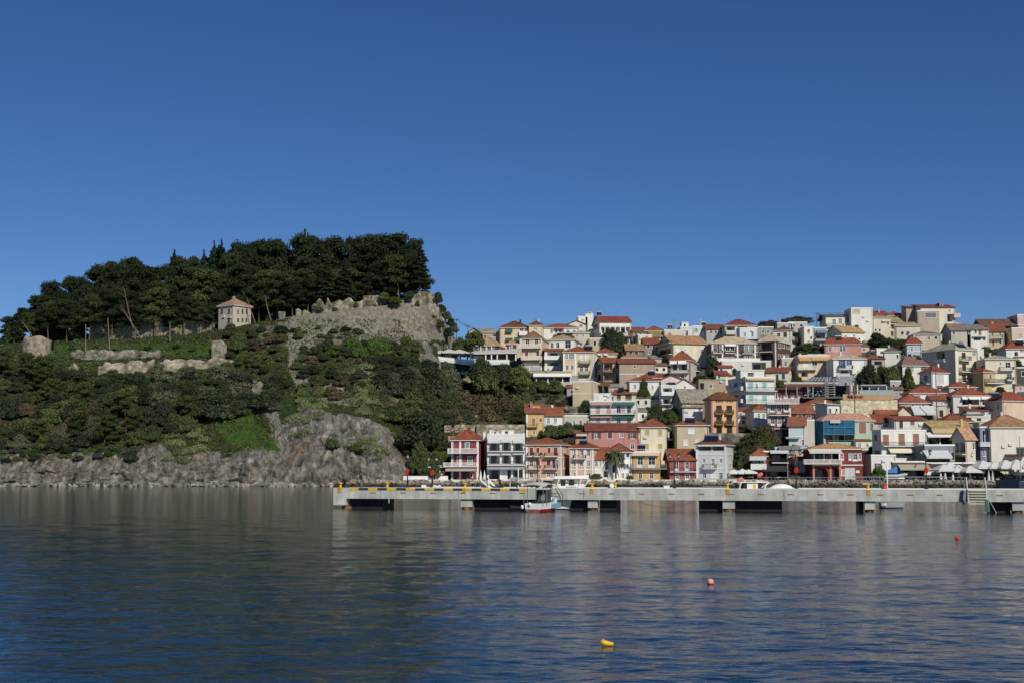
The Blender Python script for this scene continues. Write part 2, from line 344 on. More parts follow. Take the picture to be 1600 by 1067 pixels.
def terrain_mat():
    m = bpy.data.materials.new('hillside_rock_and_scrub'); m.use_nodes = True; n = m.node_tree.nodes; L = m.node_tree.links; b = n['Principled BSDF']
    b.inputs['Roughness'].default_value = .95; b.inputs['Specular IOR Level'].default_value = .15
    tc = n.new('ShaderNodeTexCoord')
    def noise(scale, sc3=(1, 1, 1), det=8, r=.6):
        mp = n.new('ShaderNodeMapping'); mp.inputs['Scale'].default_value = sc3; L.new(tc.outputs['Object'], mp.inputs[0])
        x = n.new('ShaderNodeTexNoise'); x.inputs['Scale'].default_value = scale; x.inputs['Detail'].default_value = det; x.inputs['Roughness'].default_value = r; L.new(mp.outputs[0], x.inputs[0]); return x.outputs[0]
    def ramp(src, stops):
        r = n.new('ShaderNodeValToRGB'); e = r.color_ramp.elements
        while len(e) < len(stops): e.new(.5)
        for q, (p, c) in zip(e, stops): q.position = p; q.color = c
        L.new(src, r.inputs[0]); return r.outputs[0]
    def mix(f, a, c):
        x = n.new('ShaderNodeMix'); x.data_type = 'RGBA'; L.new(f, x.inputs[0]); L.new(a, x.inputs[6]); L.new(c, x.inputs[7]); return x.outputs[2]
    def att(nm):
        a = n.new('ShaderNodeAttribute'); a.attribute_name = nm; return a.outputs['Fac']
    def mth(op, a, c):
        x = n.new('ShaderNodeMath'); x.operation = op; x.use_clamp = True
        for i, q in enumerate((a, c)):
            if isinstance(q, (int, float)): x.inputs[i].default_value = q
            else: L.new(q, x.inputs[i])
        return x.outputs[0]
    rockc = ramp(noise(.55, (1, 1, .3), 10, .72), [(.32, (.032, .029, .024, 1)), (.43, (.13, .12, .103, 1)), (.55, (.245, .228, .198, 1)), (.70, (.48, .45, .395, 1))])
    stre = ramp(noise(.9, (1, 1, .09), 7, .7), [(.36, (.35, .34, .33, 1)), (.5, (.9, .9, .9, 1)), (.66, (1.35, 1.33, 1.28, 1))])
    mxs = n.new('ShaderNodeMix'); mxs.data_type = 'RGBA'; mxs.blend_type = 'MULTIPLY'; mxs.inputs[0].default_value = .8; L.new(rockc, mxs.inputs[6]); L.new(stre, mxs.inputs[7]); rockc = mxs.outputs[2]
    rust = ramp(noise(.12, (1, 1, .45), 5), [(.57, (0, 0, 0, 1)), (.72, (1, 1, 1, 1))])
    rustf = mth('MULTIPLY', rust, .45)
    rgb = n.new('ShaderNodeRGB'); rgb.outputs[0].default_value = (.27, .15, .085, 1); rockc = mix(rustf, rockc, rgb.outputs[0])
    palec = ramp(noise(1.2, (1, 1, .6), 10, .7), [(.3, (.10, .095, .06, 1)), (.5, (.24, .22, .17, 1)), (.7, (.40, .37, .31, 1))])
    scrub = ramp(noise(.7, (1, 1, 1), 9, .7), [(.3, (.016, .024, .010, 1)), (.46, (.034, .048, .016, 1)), (.6, (.06, .068, .026, 1)), (.72, (.11, .095, .05, 1))])
    lush = ramp(noise(.9, (1, 1, 1), 9, .7), [(.3, (.025, .05, .01, 1)), (.5, (.05, .10, .018, 1)), (.7, (.10, .14, .03, 1))])
    townc = ramp(noise(.5, (1, 1, 1), 9, .7), [(.3, (.06, .055, .045, 1)), (.5, (.13, .12, .09, 1)), (.7, (.2, .18, .14, 1))])
    g = mix(att('lush'), scrub, lush); r = mix(att('pale'), rockc, palec)
    f = mth('ADD', mth('MULTIPLY', mth('SUBTRACT', noise(1.1, (1, 1, 1), 6), .5), 1.6), att('rock'))
    f2 = n.new('ShaderNodeMapRange'); f2.inputs[1].default_value = .35; f2.inputs[2].default_value = .6; L.new(f, f2.inputs[0])
    gz = n.new('ShaderNodeSeparateXYZ'); L.new(tc.outputs['Object'], gz.inputs[0])
    wet = n.new('ShaderNodeMapRange'); wet.inputs[1].default_value = .25; wet.inputs[2].default_value = .75; wet.inputs[3].default_value = .22; wet.inputs[4].default_value = 1
    wn = n.new('ShaderNodeMath'); wn.operation = 'MULTIPLY_ADD'; L.new(noise(.5), wn.inputs[0]); wn.inputs[1].default_value = -1.2; wn.inputs[2].default_value = .6; wa = n.new('ShaderNodeMath'); wa.operation = 'ADD'; L.new(gz.outputs[2], wa.inputs[0]); L.new(wn.outputs[0], wa.inputs[1]); L.new(wa.outputs[0], wet.inputs[0])
    wv = n.new('ShaderNodeVectorMath'); wv.operation = 'SCALE'; L.new(r, wv.inputs[0]); L.new(wet.outputs[0], wv.inputs['Scale']); r = wv.outputs[0]
    cc = mix(att('town'), mix(f2.outputs[0], g, r), townc); L.new(cc, b.inputs['Base Color'])
    h = noise(.8, (1, 1, .55), 10, .7); bp = n.new('ShaderNodeBump'); bp.inputs['Strength'].default_value = 1; bp.inputs['Distance'].default_value = 1.1
    L.new(h, bp.inputs['Height']); L.new(bp.outputs[0], b.inputs['Normal'])
    return m
HILL, BVH = make_terrain()
def hit(px, py):
    d = ray(px, py).normalized(); r = BVH.ray_cast(CAM, d)
    return r[0] if r[0] is not None else P(px, py, 350)
def ground(x, y):
    r = BVH.ray_cast(Vector((x, y, 300)), Vector((0, 0, -1))); return r[0].z if r[0] is not None else 0.0
def ground_px(px, Y):
    X = (px - 800) / F_PX * Y; return Vector((X, Y, ground(X, Y)))
# ================================================================ plants
def leafm(name, c, r=.35): return mat(name, c, .75, .45, .55, rand=r, spec=.25)
LM = {'pine': leafm('pine_needles', (.024, .034, .012, 1)), 'pinel': leafm('light_pine_needles', (.055, .068, .020, 1)),
      'cyp': leafm('cypress_scales', (.012, .024, .010, 1)), 'dark': leafm('evergreen_leaves', (.036, .050, .022, 1)),
      'olive': leafm('olive_leaves', (.085, .095, .052, 1)), 'mid': leafm('shrub_leaves', (.075, .095, .030, 1)),
      'lush': leafm('fresh_leaves', (.075, .125, .024, 1)), 'brown': leafm('dry_leaves', (.105, .085, .045, 1)),
      'grey': leafm('grey_leaves', (.10, .115, .09, 1)), 'cact': leafm('cactus_pads', (.16, .18, .075, 1)), 'yel': leafm('yellow_green_leaves', (.10, .12, .03, 1))}
BARK = mat('bark', (.13, .10, .075, 1), .95, .35, 2, .05, 6, streak=True)
def leaves(rng, centres, size, flat=0.0):
    n = len(centres); a = rng.normal(size=(n, 3)); a /= np.linalg.norm(a, axis=1)[:, None] + 1e-9
    b = rng.normal(size=(n, 3)); b -= (b * a).sum(1)[:, None] * a; b /= np.linalg.norm(b, axis=1)[:, None] + 1e-9
    s = size * rng.uniform(.6, 1.3, (n, 1)); c = centres
    V = np.stack([c - a * s, c + b * s * .75, c + a * s, c - b * s * .75], 1).reshape(-1, 3)
    return V, np.arange(4 * n).reshape(-1, 4)
def puff_pts(rng, puffs, n, lo=.72, hi=1.06):
    puffs = np.array(puffs, float); wgt = (puffs[:, 3] * puffs[:, 4]); wgt /= wgt.sum()
    k = rng.choice(len(puffs), n, p=wgt); d = rng.normal(size=(n, 3)); d /= np.linalg.norm(d, axis=1)[:, None]
    d[:, 2] = np.where(d[:, 2] < -.3, -d[:, 2] * .6, d[:, 2]); r = rng.uniform(lo, hi, (n, 1))
    return puffs[k, :3] + d * r * puffs[k, 3:6]
def crown_mesh(name, puffs, n, size, seed, mt, core=.74, hi=1.08):
    rng = np.random.default_rng(seed); V, Fq = leaves(rng, puff_pts(rng, puffs, n, .7, hi), size)
    mb = MB()
    for p in puffs: mb.ball(p[:3], p[3] * core, 8, rz=p[5] * core, ry=p[4] * core)  # solid core added inside each puff to stop light passing through
    cv = np.array(mb.v) + rng.normal(size=(len(mb.v), 3)) * size * .5
    fc = [list(f) + [f[0]] if len(f) == 3 else list(f) for f in mb.f]
    quads = [f for f in mb.f if len(f) == 4]; tris = [f for f in mb.f if len(f) == 3]
    allV = np.vstack([cv, V]); o = len(cv)
    me = bpy.data.meshes.new(name); me.from_pydata(allV.tolist(), [], [list(f) for f in mb.f] + (Fq + o).tolist()); me.materials.append(mt); me.update(); return me
PROTO = {}
def proto(kind):
    """a list of (crown mesh, trunk mesh) pairs of unit height / unit radius"""
    if kind in PROTO: return PROTO[kind]
    out = []
    if kind.startswith('pine'):
        for s in range(6):
            rg = random.Random(100 + s); lean = rg.uniform(-.1, .1); puffs = []; tb = MB()
            lean *= 1.6; top = Vector((lean, rg.uniform(-.05, .05), .80)); mid = Vector((lean * .3, 0, .38))
            tb.tube([(0, 0, -.06), (lean * .12, 0, .2), mid, (top + mid) / 2, top], [.017, .014, .012, .009, .005], 7)
            for i in range(15):
                t = i / 14; h = .30 + .63 * t; ang = i * 2.4 + rg.uniform(-.4, .4); rr = (.25 - .19 * t ** 1.6) * rg.uniform(.7, 1.3) + .02
                c = Vector((lean * h + math.cos(ang) * rr, math.sin(ang) * rr, h)); sz = rg.uniform(.07, .125)
                puffs.append((c.x, c.y, c.z, sz * 1.2, sz * 1.2, sz * .72))
                a = mid.lerp(top, max(0, (h - .45) / .5) * .8); tb.tube([a, a.lerp(c, .6) + Vector((0, 0, .015)), c], [.009, .006, .003], 5)
            for i in range(5):
                c = Vector((lean * .8 + rg.uniform(-.2, .2), rg.uniform(-.18, .18), rg.uniform(.83, .95))); sz = rg.uniform(.045, .085); puffs.append((c.x, c.y, c.z, sz * 1.2, sz * 1.2, sz))
            for i in range(8):
                c = Vector((lean * .7 + rg.uniform(-.12, .12), rg.uniform(-.12, .12), rg.uniform(.42, .86))); sz = rg.uniform(.08, .12); puffs.append((c.x, c.y, c.z, sz * 1.1, sz * 1.1, sz * .8))
            out.append((crown_mesh('crown', puffs, 9500, .0145, s, LM['pinel' if kind == 'pinel' else 'pine'], .66, 1.3), tb.mesh('trunk', BARK)))
    elif kind == 'spruce':   # open tree with level branches
        for s in range(2):
            rg = random.Random(300 + s); puffs = []; tb = MB(); tb.tube([(0, 0, -.05), (0, 0, .5), (.01, 0, .97)], [.022, .014, .003], 7)
            for i in range(34):
                t = i / 33; h = .24 + .72 * t; ang = i * 2.4; rr = (.21 * (1 - t) ** .7 + .015) * rg.uniform(.8, 1.15)
                puffs.append((math.cos(ang) * rr * .6, math.sin(ang) * rr * .6, h, rr * .62 + .01, rr * .62 + .01, .024)); tb.tube([(0, 0, h + .01), (math.cos(ang) * rr, math.sin(ang) * rr, h)], [.005, .002], 4)
            out.append((crown_mesh('crown', puffs, 6000, .016, s, LM['pine'], .5), tb.mesh('trunk', BARK)))
    elif kind == 'cyp':
        for s in range(3):
            rg = random.Random(400 + s); puffs = []
            for i in range(12):
                t = i / 11; r = .085 * math.sin(math.pi * (t * .86 + .14)) ** .7 * rg.uniform(.85, 1.1) + .006
                puffs.append((rg.uniform(-.01, .01), rg.uniform(-.01, .01), .06 + .9 * t, r, r, .075))
            tb = MB(); tb.tube([(0, 0, -.05), (0, 0, .5)], [.016, .01], 6); out.append((crown_mesh('crown', puffs, 3500, .014, s, LM['cyp'], .85), tb.mesh('trunk', BARK)))
    elif kind == 'palm':
        rg = random.Random(5); tb = MB(); tb.tube([(0, 0, -.05), (.02, 0, .3), (0, 0, .62)], [.045, .038, .05], 9); V = []; Fc = []; mb = MB()
        for i in range(46):
            ang = i * 2.4; up = rg.uniform(-.35, 1.1); prev = None; n = 9
            for k in range(n + 1):
                t = k / n; r = .40 * t * math.cos(up * .5) ; z = .64 + math.sin(up) * .34 * t - .34 * t * t
                p = Vector((math.cos(ang) * r, math.sin(ang) * r, z)); side = Vector((-math.sin(ang), math.cos(ang), 0)) * (.045 * math.sin(math.pi * min(1, t * .9 + .1)) + .004)
                if prev:
                    q, sd_ = prev; mb.quad(q - sd_ + Vector((0, 0, -.02)), q, p, p - side + Vector((0, 0, -.02))); mb.quad(q, q + sd_ + Vector((0, 0, -.02)), p + side + Vector((0, 0, -.02)), p)
                prev = (p, side)
        out.append((mb.mesh('crown', LM['mid']), tb.mesh('trunk', BARK)))
    elif kind == 'cact':
        for s in range(4):
            rg = np.random.default_rng(s); mb = MB()
            for i in range(260):
                r = rg.uniform(0, 1) ** .5; a = rg.uniform(0, 6.28); z = rg.uniform(0, .75) * (1 - r * r * .7) ; c = Vector((r * math.cos(a), r * math.sin(a), z))
                nrm = Vector(rg.normal(size=3)); nrm.z *= .35; nrm.normalize(); u = nrm.cross(Vector((0, 0, 1))).normalized(); v_ = nrm.cross(u).normalized(); sz = rg.uniform(.055, .105)
                tilt = rg.uniform(-.6, .6); uu = u * math.cos(tilt) + v_ * math.sin(tilt); vv = v_ * math.cos(tilt) - u * math.sin(tilt)
                ring = [c + uu * sz * .62 * math.cos(t) + vv * sz * math.sin(t) for t in [k * math.pi / 3 for k in range(6)]]
                th = nrm * sz * .1; mb.add([p + th for p in ring] + [p - th for p in ring], [(0, 1, 2, 3, 4, 5), (11, 10, 9, 8, 7, 6)] + [(k, (k + 1) % 6, 6 + (k + 1) % 6, 6 + k) for k in range(6)])
            out.append((mb.mesh('pads', LM['cact']), None))
    elif kind == 'bare':
        for s in range(2):
            rg = random.Random(70 + s); tb = MB()
            def br(p, d, ln, r, lv):
                q = p + d * ln; tb.tube([p, q], [r, r * .65], 4, cap=False)
                if lv < 4:
                    for k in range(3):
                        nd = (d + Vector((rg.uniform(-.8, .8), rg.uniform(-.8, .8), rg.uniform(-.2, .5)))).normalized(); br(q, nd, ln * .68, r * .6, lv + 1)
            br(Vector((0, 0, -.05)), Vector((0, 0, 1)), .33, .03, 0)
            puffs = [(rg.uniform(-.25, .25), rg.uniform(-.25, .25), rg.uniform(.5, .9), .12, .12, .09) for _ in range(9)]
            rng = np.random.default_rng(s); V, Fq = leaves(rng, puff_pts(rng, puffs, 900, .2, 1), .02); out.append((npmesh('crown', V, Fq, LM['brown']), tb.mesh('trunk', BARK)))
    else:   # round shrubs and small trees, unit radius
        mt = LM[kind]
        for s in range(5):
            rg = random.Random(hash(kind) % 7 * 0 + len(kind) * 31 + s * 7); puffs = []
            for i in range(13):
                a = rg.uniform(0, 6.28); r = rg.uniform(0, .62); z = .55 + rg.uniform(-.2, .42) * (1.1 - r); sz = rg.uniform(.26, .42); puffs.append((r * math.cos(a), r * math.sin(a), z, sz, sz, sz * .85))
            for i in range(7):
                a = i * .9 + rg.uniform(-.2, .2); puffs.append((.62 * math.cos(a), .62 * math.sin(a), .26, .33, .33, .3))
            tb = MB(); tb.tube([(0, 0, -.3), (.04, 0, .2), (0, .03, .6)], [.09, .07, .03], 6)
            for k in range(4): tb.tube([(.03, 0, .15), (.45 * math.cos(k * 1.6), .45 * math.sin(k * 1.6), .55)], [.045, .02], 5)
            out.append((crown_mesh('crown', puffs, 4200, .056, 40 + s, mt, .74, 1.2), tb.mesh('trunk', BARK)))
    PROTO[kind] = out; return out
PLANTS = []
def plant(name, kind, loc, w, h, seed, cat='tree', rot=None):
    """one plant: an Empty at the foot, crown and trunk under it; mesh data shared between copies"""
    pr = proto(kind); c, t = pr[seed % len(pr)]
    o = bpy.data.objects.new(name, None); C.objects.link(o); o.location = loc; o.scale = (w, w, h); o.rotation_euler = (0, 0, (seed * 1.7) % 6.28 if rot is None else rot)
    o['category'] = cat; o.empty_display_size = .2
    for nm, me in (('pads' if kind == 'cact' else 'crown', c), ('trunk', t)):
        if me: q = bpy.data.objects.new(nm, me); C.objects.link(q); q.parent = o
    PLANTS.append(o); return o
# ---- the pine forest on the castle hill
TOPS = [(14, 498), (32, 470), (50, 452), (75, 441), (100, 425), (122, 430), (141, 421), (163, 411), (190, 403), (214, 402), (235, 412), (252, 410), (283, 408), (298, 404), (335, 392), (347, 384), (375, 377), (390, 388), (408, 378), (430, 376), (452, 386),
        (482, 373), (500, 373), (524, 366), (545, 368), (575, 361), (590, 372), (602, 376), (625, 366), (640, 376), (652, 402)]
rg = random.Random(3); forest = {'rear': [], 'middle': [], 'front': []}
def pine_at(px, top, Y, kind, wr, row, seed):
    b = ground_px(px, Y); zt = P(px, top, Y).z; h = max(5, zt - b.z); w_ = wr * 1.7
    o = plant('cypress_tree' if kind == 'cyp' else 'pine_tree', kind, b, (h * 1.15 if kind == 'cyp' else max(min(w_ * 1.15, h), h * .6)), h, seed); forest[row].append((px, o, kind)); return o
for i, (px, top) in enumerate(TOPS): pine_at(px, top - 3 + rg.choice([0, 0, 3, 9, 14]), 384 + rg.uniform(-4, 6), 'pine', rg.uniform(6, 10), 'rear', i)
for i in range(25):
    px = 22 + i * 26 + rg.uniform(-7, 7); top = np.interp(px, [t[0] for t in TOPS], [t[1] for t in TOPS]) + rg.uniform(22, 55)
    if px < 655: pine_at(px, top, 373 + rg.uniform(-3, 3), rg.choice(['pine', 'pine', 'pinel']), 10, 'middle', i + 3)
for i, (px, top) in enumerate([(18, 512), (46, 490), (72, 478), (101, 470), (136, 462), (172, 455), (205, 470), (240, 450), (262, 478), (285, 462), (312, 474), (330, 478), (402, 440), (430, 428), (455, 440), (478, 435), (548, 420), (566, 428), (598, 405), (622, 400), (645, 395), (655, 420)]):
    pine_at(px, top, 365 + rg.uniform(-2, 2), 'pinel' if i % 3 == 1 else 'pine', 9, 'front', i + 7)
for px, top in ((268, 399), (313, 400), (328, 386), (339, 383), (463, 383), (471, 368), (478, 372), (568, 385)): pine_at(px, top - 7, 386, 'cyp', 5, 'front', int(px))
for px, top, Y in ((508, 396, 360), (536, 402, 361), (655, 380, 362)): pine_at(px, top, Y, 'spruce', 6, 'front', int(px))
# fill behind so that no sky shows under the canopy
for i in range(18):
    px = 60 + i * 33; top = np.interp(px, [t[0] for t in TOPS], [t[1] for t in TOPS]) + 42
    pine_at(px, top, 396, 'pine', 12, 'rear', i * 5 + 1)
ROWN = {'rear': 'rear row on the hilltop skyline', 'middle': 'middle row of the hilltop wood', 'front': 'front row above the fortress terraces'}
for row, L_ in forest.items():
    for kk in ('cyp', 'pine'):
        sub = sorted([x for x in L_ if (x[2] == 'cyp') == (kk == 'cyp')], key=lambda x: x[0])
        for i, (px, o, k) in enumerate(sub):
            nm = 'slim dark cypress' if kk == 'cyp' else ('level-branched dark conifer' if k == 'spruce' else ('lighter green pine' if k == 'pinel' else 'dark green pine'))
            o['label'] = f"{nm}, {ordw(i + 1)} from the left in the {ROWN[row]}"; o['group'] = 'cypresses of the hilltop wood' if kk == 'cyp' else 'pines of the hilltop wood'
# ---- shrubs and trees on the slope: (px, py foot, radius m, height m, kind)
ZONE = []
rg = random.Random(11)
def scatter(poly, n, kinds, r0, r1, hf, dmin, band):
    xs = [p[0] for p in poly]; ys = [p[1] for p in poly]; got = []; tries = 0
    while len(got) < n and tries < n * 60:
        tries += 1; x = rg.uniform(min(xs), max(xs)); y = rg.uniform(min(ys), max(ys))
        if not bool(in_poly(np.array([x]), np.array([y]), poly)[0]): continue
        if any((x - a) ** 2 + (1.6 * (y - b)) ** 2 < dmin ** 2 for a, b in got): continue
        got.append((x, y)); r = rg.uniform(r0, r1); ZONE.append((x, y, r, r * rg.uniform(*hf), rg.choice(kinds), band))
scatter([(-60, 585), (110, 600), (240, 608), (300, 610), (300, 650), (-60, 650)], 56, ['dark', 'pinesh', 'mid', 'dark', 'mid', 'olive', 'dark'], 2.6, 4.2, (.9, 1.3), 14, 'upper wooded belt')
scatter([(-60, 645), (320, 635), (330, 662), (250, 690), (170, 700), (-60, 702)], 66, ['dark', 'mid', 'dark', 'mid', 'brown', 'dark', 'olive', 'pinesh'], 2.2, 3.8, (.9, 1.3), 12, 'lower wooded belt')
scatter([(-40, 700), (60, 712), (110, 710), (210, 700), (190, 690), (-40, 690)], 18, ['mid', 'lush', 'grey', 'dark'], .9, 1.7, (.6, .9), 11, 'fringe above the sea cliff')
scatter([(-40, 704), (215, 702), (205, 716), (-40, 724)], 26, ['mid', 'dark', 'brown', 'grey', 'dark'], 1.0, 2.0, (.6, .9), 9, 'scrub hanging over the sea cliff')
scatter([(240, 590), (370, 590), (400, 640), (350, 655), (250, 640)], 26, ['dark', 'dark', 'olive', 'mid'], 2.6, 4.4, (.9, 1.2), 15, 'dark clump under the castle house')
scatter([(360, 580), (400, 560), (450, 600), (440, 640), (390, 640)], 15, ['dark', 'mid', 'olive', 'grey'], 1.6, 3.0, (.8, 1.1), 13, 'thicket beside the old wall curve')
scatter([(350, 520), (440, 515), (450, 560), (350, 580)], 24, ['mid', 'grey', 'dark', 'brown', 'mid'], 1.2, 2.6, (.8, 1.1), 11, 'bank below the castle house')
scatter([(460, 550), (600, 540), (640, 600), (600, 640), (470, 625)], 50, ['mid', 'dark', 'olive', 'brown', 'dark'], 1.2, 2.7, (.8, 1.1), 12, 'steep bank above the grey cliff')
scatter([(500, 548), (640, 535), (650, 575), (560, 565)], 20, ['dark', 'dark', 'mid', 'lush'], 2.0, 3.4, (.8, 1.1), 13, 'dark belt under the bastion')
scatter([(590, 575), (715, 585), (715, 622), (600, 620)], 26, ['olive', 'dark', 'olive', 'dark'], 2.4, 3.9, (.9, 1.25), 14, 'olive grove below the cafe terrace')
scatter([(610, 635), (705, 625), (700, 665), (610, 665)], 16, ['mid', 'dark', 'mid'], 2.2, 3.8, (.8, 1.1), 14, 'green thicket above the big evergreen')
scatter([(696, 612), (825, 618), (820, 660), (700, 662)], 34, ['brown', 'mid', 'brown', 'dark', 'mid', 'brown'], 2.0, 3.4, (.9, 1.3), 11, 'brown thicket above the stone walls')
scatter([(700, 628), (815, 628), (815, 650), (705, 650)], 12, ['brown', 'mid'], 3.6, 4.6, (1.1, 1.4), 17, 'tall thicket by the stone strip wall')
scatter([(705, 588), (830, 596), (828, 622), (705, 612)], 22, ['mid', 'dark', 'lush', 'mid', 'mid'], 1.8, 3.0, (1, 1.3), 13, 'green belt below the terrace cafe')
scatter([(60, 545), (340, 540), (345, 560), (60, 562)], 26, ['mid', 'dark', 'lush', 'grey'], .6, 1.5, (.6, .9), 11, 'grass terrace under the pines')
scatter([(100, 588), (345, 580), (345, 598), (110, 602)], 22, ['mid', 'dark', 'mid'], 1.2, 2.4, (.8, 1.1), 12, 'foot of the lower terrace wall')
scatter([(455, 512), (560, 515), (560, 545), (470, 545)], 16, ['mid', 'brown', 'dark', 'mid'], .8, 2.0, (.6, .9), 12, 'ground below the ruined curtain wall')
scatter([(640, 700), (700, 695), (702, 742), (645, 742)], 14, ['mid', 'brown', 'mid'], 1.2, 2.2, (.8, 1.1), 11, 'corner beside the red waterfront house')
scatter([(5, 498), (660, 470), (664, 500), (480, 500), (340, 512), (5, 534)], 60, ['dark', 'mid'], 2.0, 3.4, (1.0, 1.5), 12, 'understorey of the hilltop wood')
ZONE = [z if z[5] != 'understorey of the hilltop wood' else z[:5] + (z[5],) for z in ZONE]
SPEC = [(655, 703, 6.4, 9.6, 'dark'), (640, 655, 4.0, 6.0, 'mid'), (330, 655, 5.2, 7.2, 'dark'), (300, 640, 4.6, 6.5, 'dark'), (350, 645, 4.0, 5.5, 'dark'), (418, 640, 3.6, 5.0, 'dark'), (430, 610, 3.3, 4.5, 'dark'),
        (751, 596, 3.8, 6.4, 'dark'), (760, 614, 4.4, 7.4, 'mid'), (785, 600, 3.4, 5.6, 'dark'), (810, 604, 3.8, 5.4, 'yel'), (846, 612, 3.6, 3.6, 'mid'), (868, 614, 3.6, 3.4, 'mid'), (742, 541, 3.0, 4.2, 'yel'), (655, 742, 2.6, 7.0, 'mid'), (520, 700, 2.0, 2.4, 'mid'),
        (700, 612, 4.0, 6.2, 'olive'), (670, 612, 4.2, 6.6, 'dark'), (640, 610, 3.6, 5.8, 'dark'), (560, 705, 2.2, 2.0, 'mid'), (205, 720, 1.9, 2.6, 'dark'), (375, 550, 2.8, 5.0, 'mid'), (395, 528, 1.6, 2.2, 'dark'), (466, 530, 1.6, 3.4, 'mid'), (360, 528, 2.3, 3.8, 'mid'), (683, 474, 1.7, 3.2, 'dark'), (640, 466, 1.6, 1.8, 'mid'), (600, 470, 2.0, 2.2, 'mid'), (618, 475, 2.0, 2.0, 'lush')]
WALLP = {683: 360.5, 640: 354.8, 600: 354.0, 618: 353.6}
SPNAME = ['broad near-black evergreen tree beside the red waterfront house', 'rounded green tree just above the broad near-black evergreen', 'largest dark round tree above the bright grass bank', 'dark round tree left of the largest one above the grass bank', 'dark round tree right of the largest one above the grass bank',
          'dark bush at the foot of the curved stone wall', 'dark bush at the top of the curved stone wall', 'dark rounded tree in front of the green terrace netting', 'green rounded tree in the middle below the terrace cafe', 'dark tree right of the green one below the terrace cafe', 'yellow-green citrus tree below the yellow hotel',
          'left half of the clipped hedge under the veranda restaurant', 'right end bush of the clipped hedge under the veranda restaurant', 'flat-topped light green tree at the left end of the town skyline', 'slender green tree on the quay behind the second lamp', 'green bush clinging to the upper grey cliff',
          'grey-green olive tree right under the left end of the cafe', 'dark olive tree next to the cafe end one', 'third olive tree left of the cafe', 'green bush clinging to the lower grey cliff', 'dark conical bush hanging over the sea cliff', 'dense green shrub right of the lower fortress wall end', 'round dark shrub below the castle house corner',
          'dark shrub on the pale crag below the ruins', 'tall shrub at the corner under the castle house', 'dark bush at the outer corner of the bastion top', 'ivy bush on the top edge of the bastion', 'ivy mound on the left part of the bastion top', 'fresh green ivy hanging from the bastion top']
for (x, y, r, h, k), nm in zip(SPEC, SPNAME):
    o = plant('evergreen_tree' if h > 5.5 else 'shrub', k, (P(x, y, WALLP[x]) if x in WALLP and y < 480 else (P(x, y, 349) if 740 < x < 820 and y > 560 else hit(x, y))), r, h / 1.15, int(x), 'tree' if h > 5.5 else 'shrub'); o['label'] = nm
for i, (px, Y, h, r_) in enumerate(((398, 372, 6, 3.6), (410, 374, 7, 3.8), (422, 371, 6, 3.4), (434, 373, 7, 3.8), (446, 372, 6, 3.4), (458, 374, 7, 3.8), (470, 372, 6, 3.5), (20, 372, 5, 3.4), (60, 374, 5, 3.6), (90, 373, 5, 3.6), (118, 374, 5, 3.6))):
    o = plant('evergreen_tree', 'dark', ground_px(px, Y), r_, h / 1.1, i); o['label'] = f"low dark evergreen under the hilltop pines, {ordw(i + 1)} of the deep shade ones"; o['group'] = 'dark evergreens shading the hilltop trunks'
for i, (px, y, r_, h) in enumerate(((684, 556, 2.6, 3.6), (696, 557, 2.8, 4.2), (708, 557, 2.6, 3.8), (719, 558, 2.8, 4.4), (730, 558, 2.6, 4.0))):
    o = plant('evergreen_tree', ['dark', 'mid'][i % 2], P(px, y, 374), r_, h, i); o['label'] = f"dark tree behind the cliff cafe terrace, {ordw(i + 1)} from the left under the castle rock"; o['group'] = 'trees behind the cliff cafe terrace'
KN = {'dark': ('shrub', 'dark evergreen shrub'), 'mid': ('shrub', 'mid green shrub'), 'olive': ('olive_tree', 'grey-green olive tree'), 'yel': ('shrub', 'yellowish green shrub'), 'brown': ('shrub', 'brownish dry shrub'), 'grey': ('shrub', 'silvery grey shrub'), 'lush': ('shrub', 'fresh green shrub'), 'pinesh': ('pine_tree', 'spreading light green pine')}
cnt = {}
for i, (x, y, r, h, k, band) in enumerate(sorted(ZONE, key=lambda z: z[0])):
    nm, lb = KN[k]; nm = 'evergreen_tree' if (k == 'dark' and r > 2.4) or 'understorey' in band else nm; p = hit(x, y)
    if 'understorey' in band: p = ground_px(x, 389 + (i % 3) * 4)
    if k == 'pinesh': o = plant(nm, 'pinel', p - Vector((0, 0, 1)), r * 2.4, r * 2.3, i)
    else: o = plant(nm, k, p - Vector((0, 0, r * .15)), r, h / 1.1, i, 'tree' if nm != 'shrub' else 'shrub')
    j = cnt[(lb, band)] = cnt.get((lb, band), 0) + 1
    o['label'] = f"{lb}, {ordw(j)} from left, {band}"; o['group'] = 'shrubs and trees of the ' + band
# prickly pears on the warm rock
rg = random.Random(8); CZ = []
def cscat(poly, n, band, d=9):
    got = []; t = 0
    xs = [p[0] for p in poly]; ys = [p[1] for p in poly]
    while len(got) < n and t < n * 50:
        t += 1; x = rg.uniform(min(xs), max(xs)); y = rg.uniform(min(ys), max(ys))
        if in_poly(np.array([x]), np.array([y]), poly)[0] and all((x - a) ** 2 + (1.5 * (y - b)) ** 2 > d * d for a, b in got): got.append((x, y))
    for i, (x, y) in enumerate(sorted(got)):
        o = plant('prickly_pear', 'cact', hit(x, y) - Vector((0, 0, .3)), rg.uniform(1.3, 2.2), rg.uniform(1.5, 2.4), int(x * 3), 'cactus'); o['label'] = f"prickly pear clump, {ordw(i + 1)} from the left {band}"; o['group'] = 'prickly pears ' + band
cscat([(540, 585), (570, 560), (612, 570), (620, 625), (600, 655), (565, 650), (545, 620)], 38, 'on the bank above the grey cliff')
cscat([(465, 590), (500, 600), (505, 645), (475, 660), (462, 630)], 13, 'at the top left of the grey cliff')
cscat([(262, 665), (315, 655), (325, 690), (290, 730), (262, 720)], 16, 'hanging over the middle of the sea cliff')
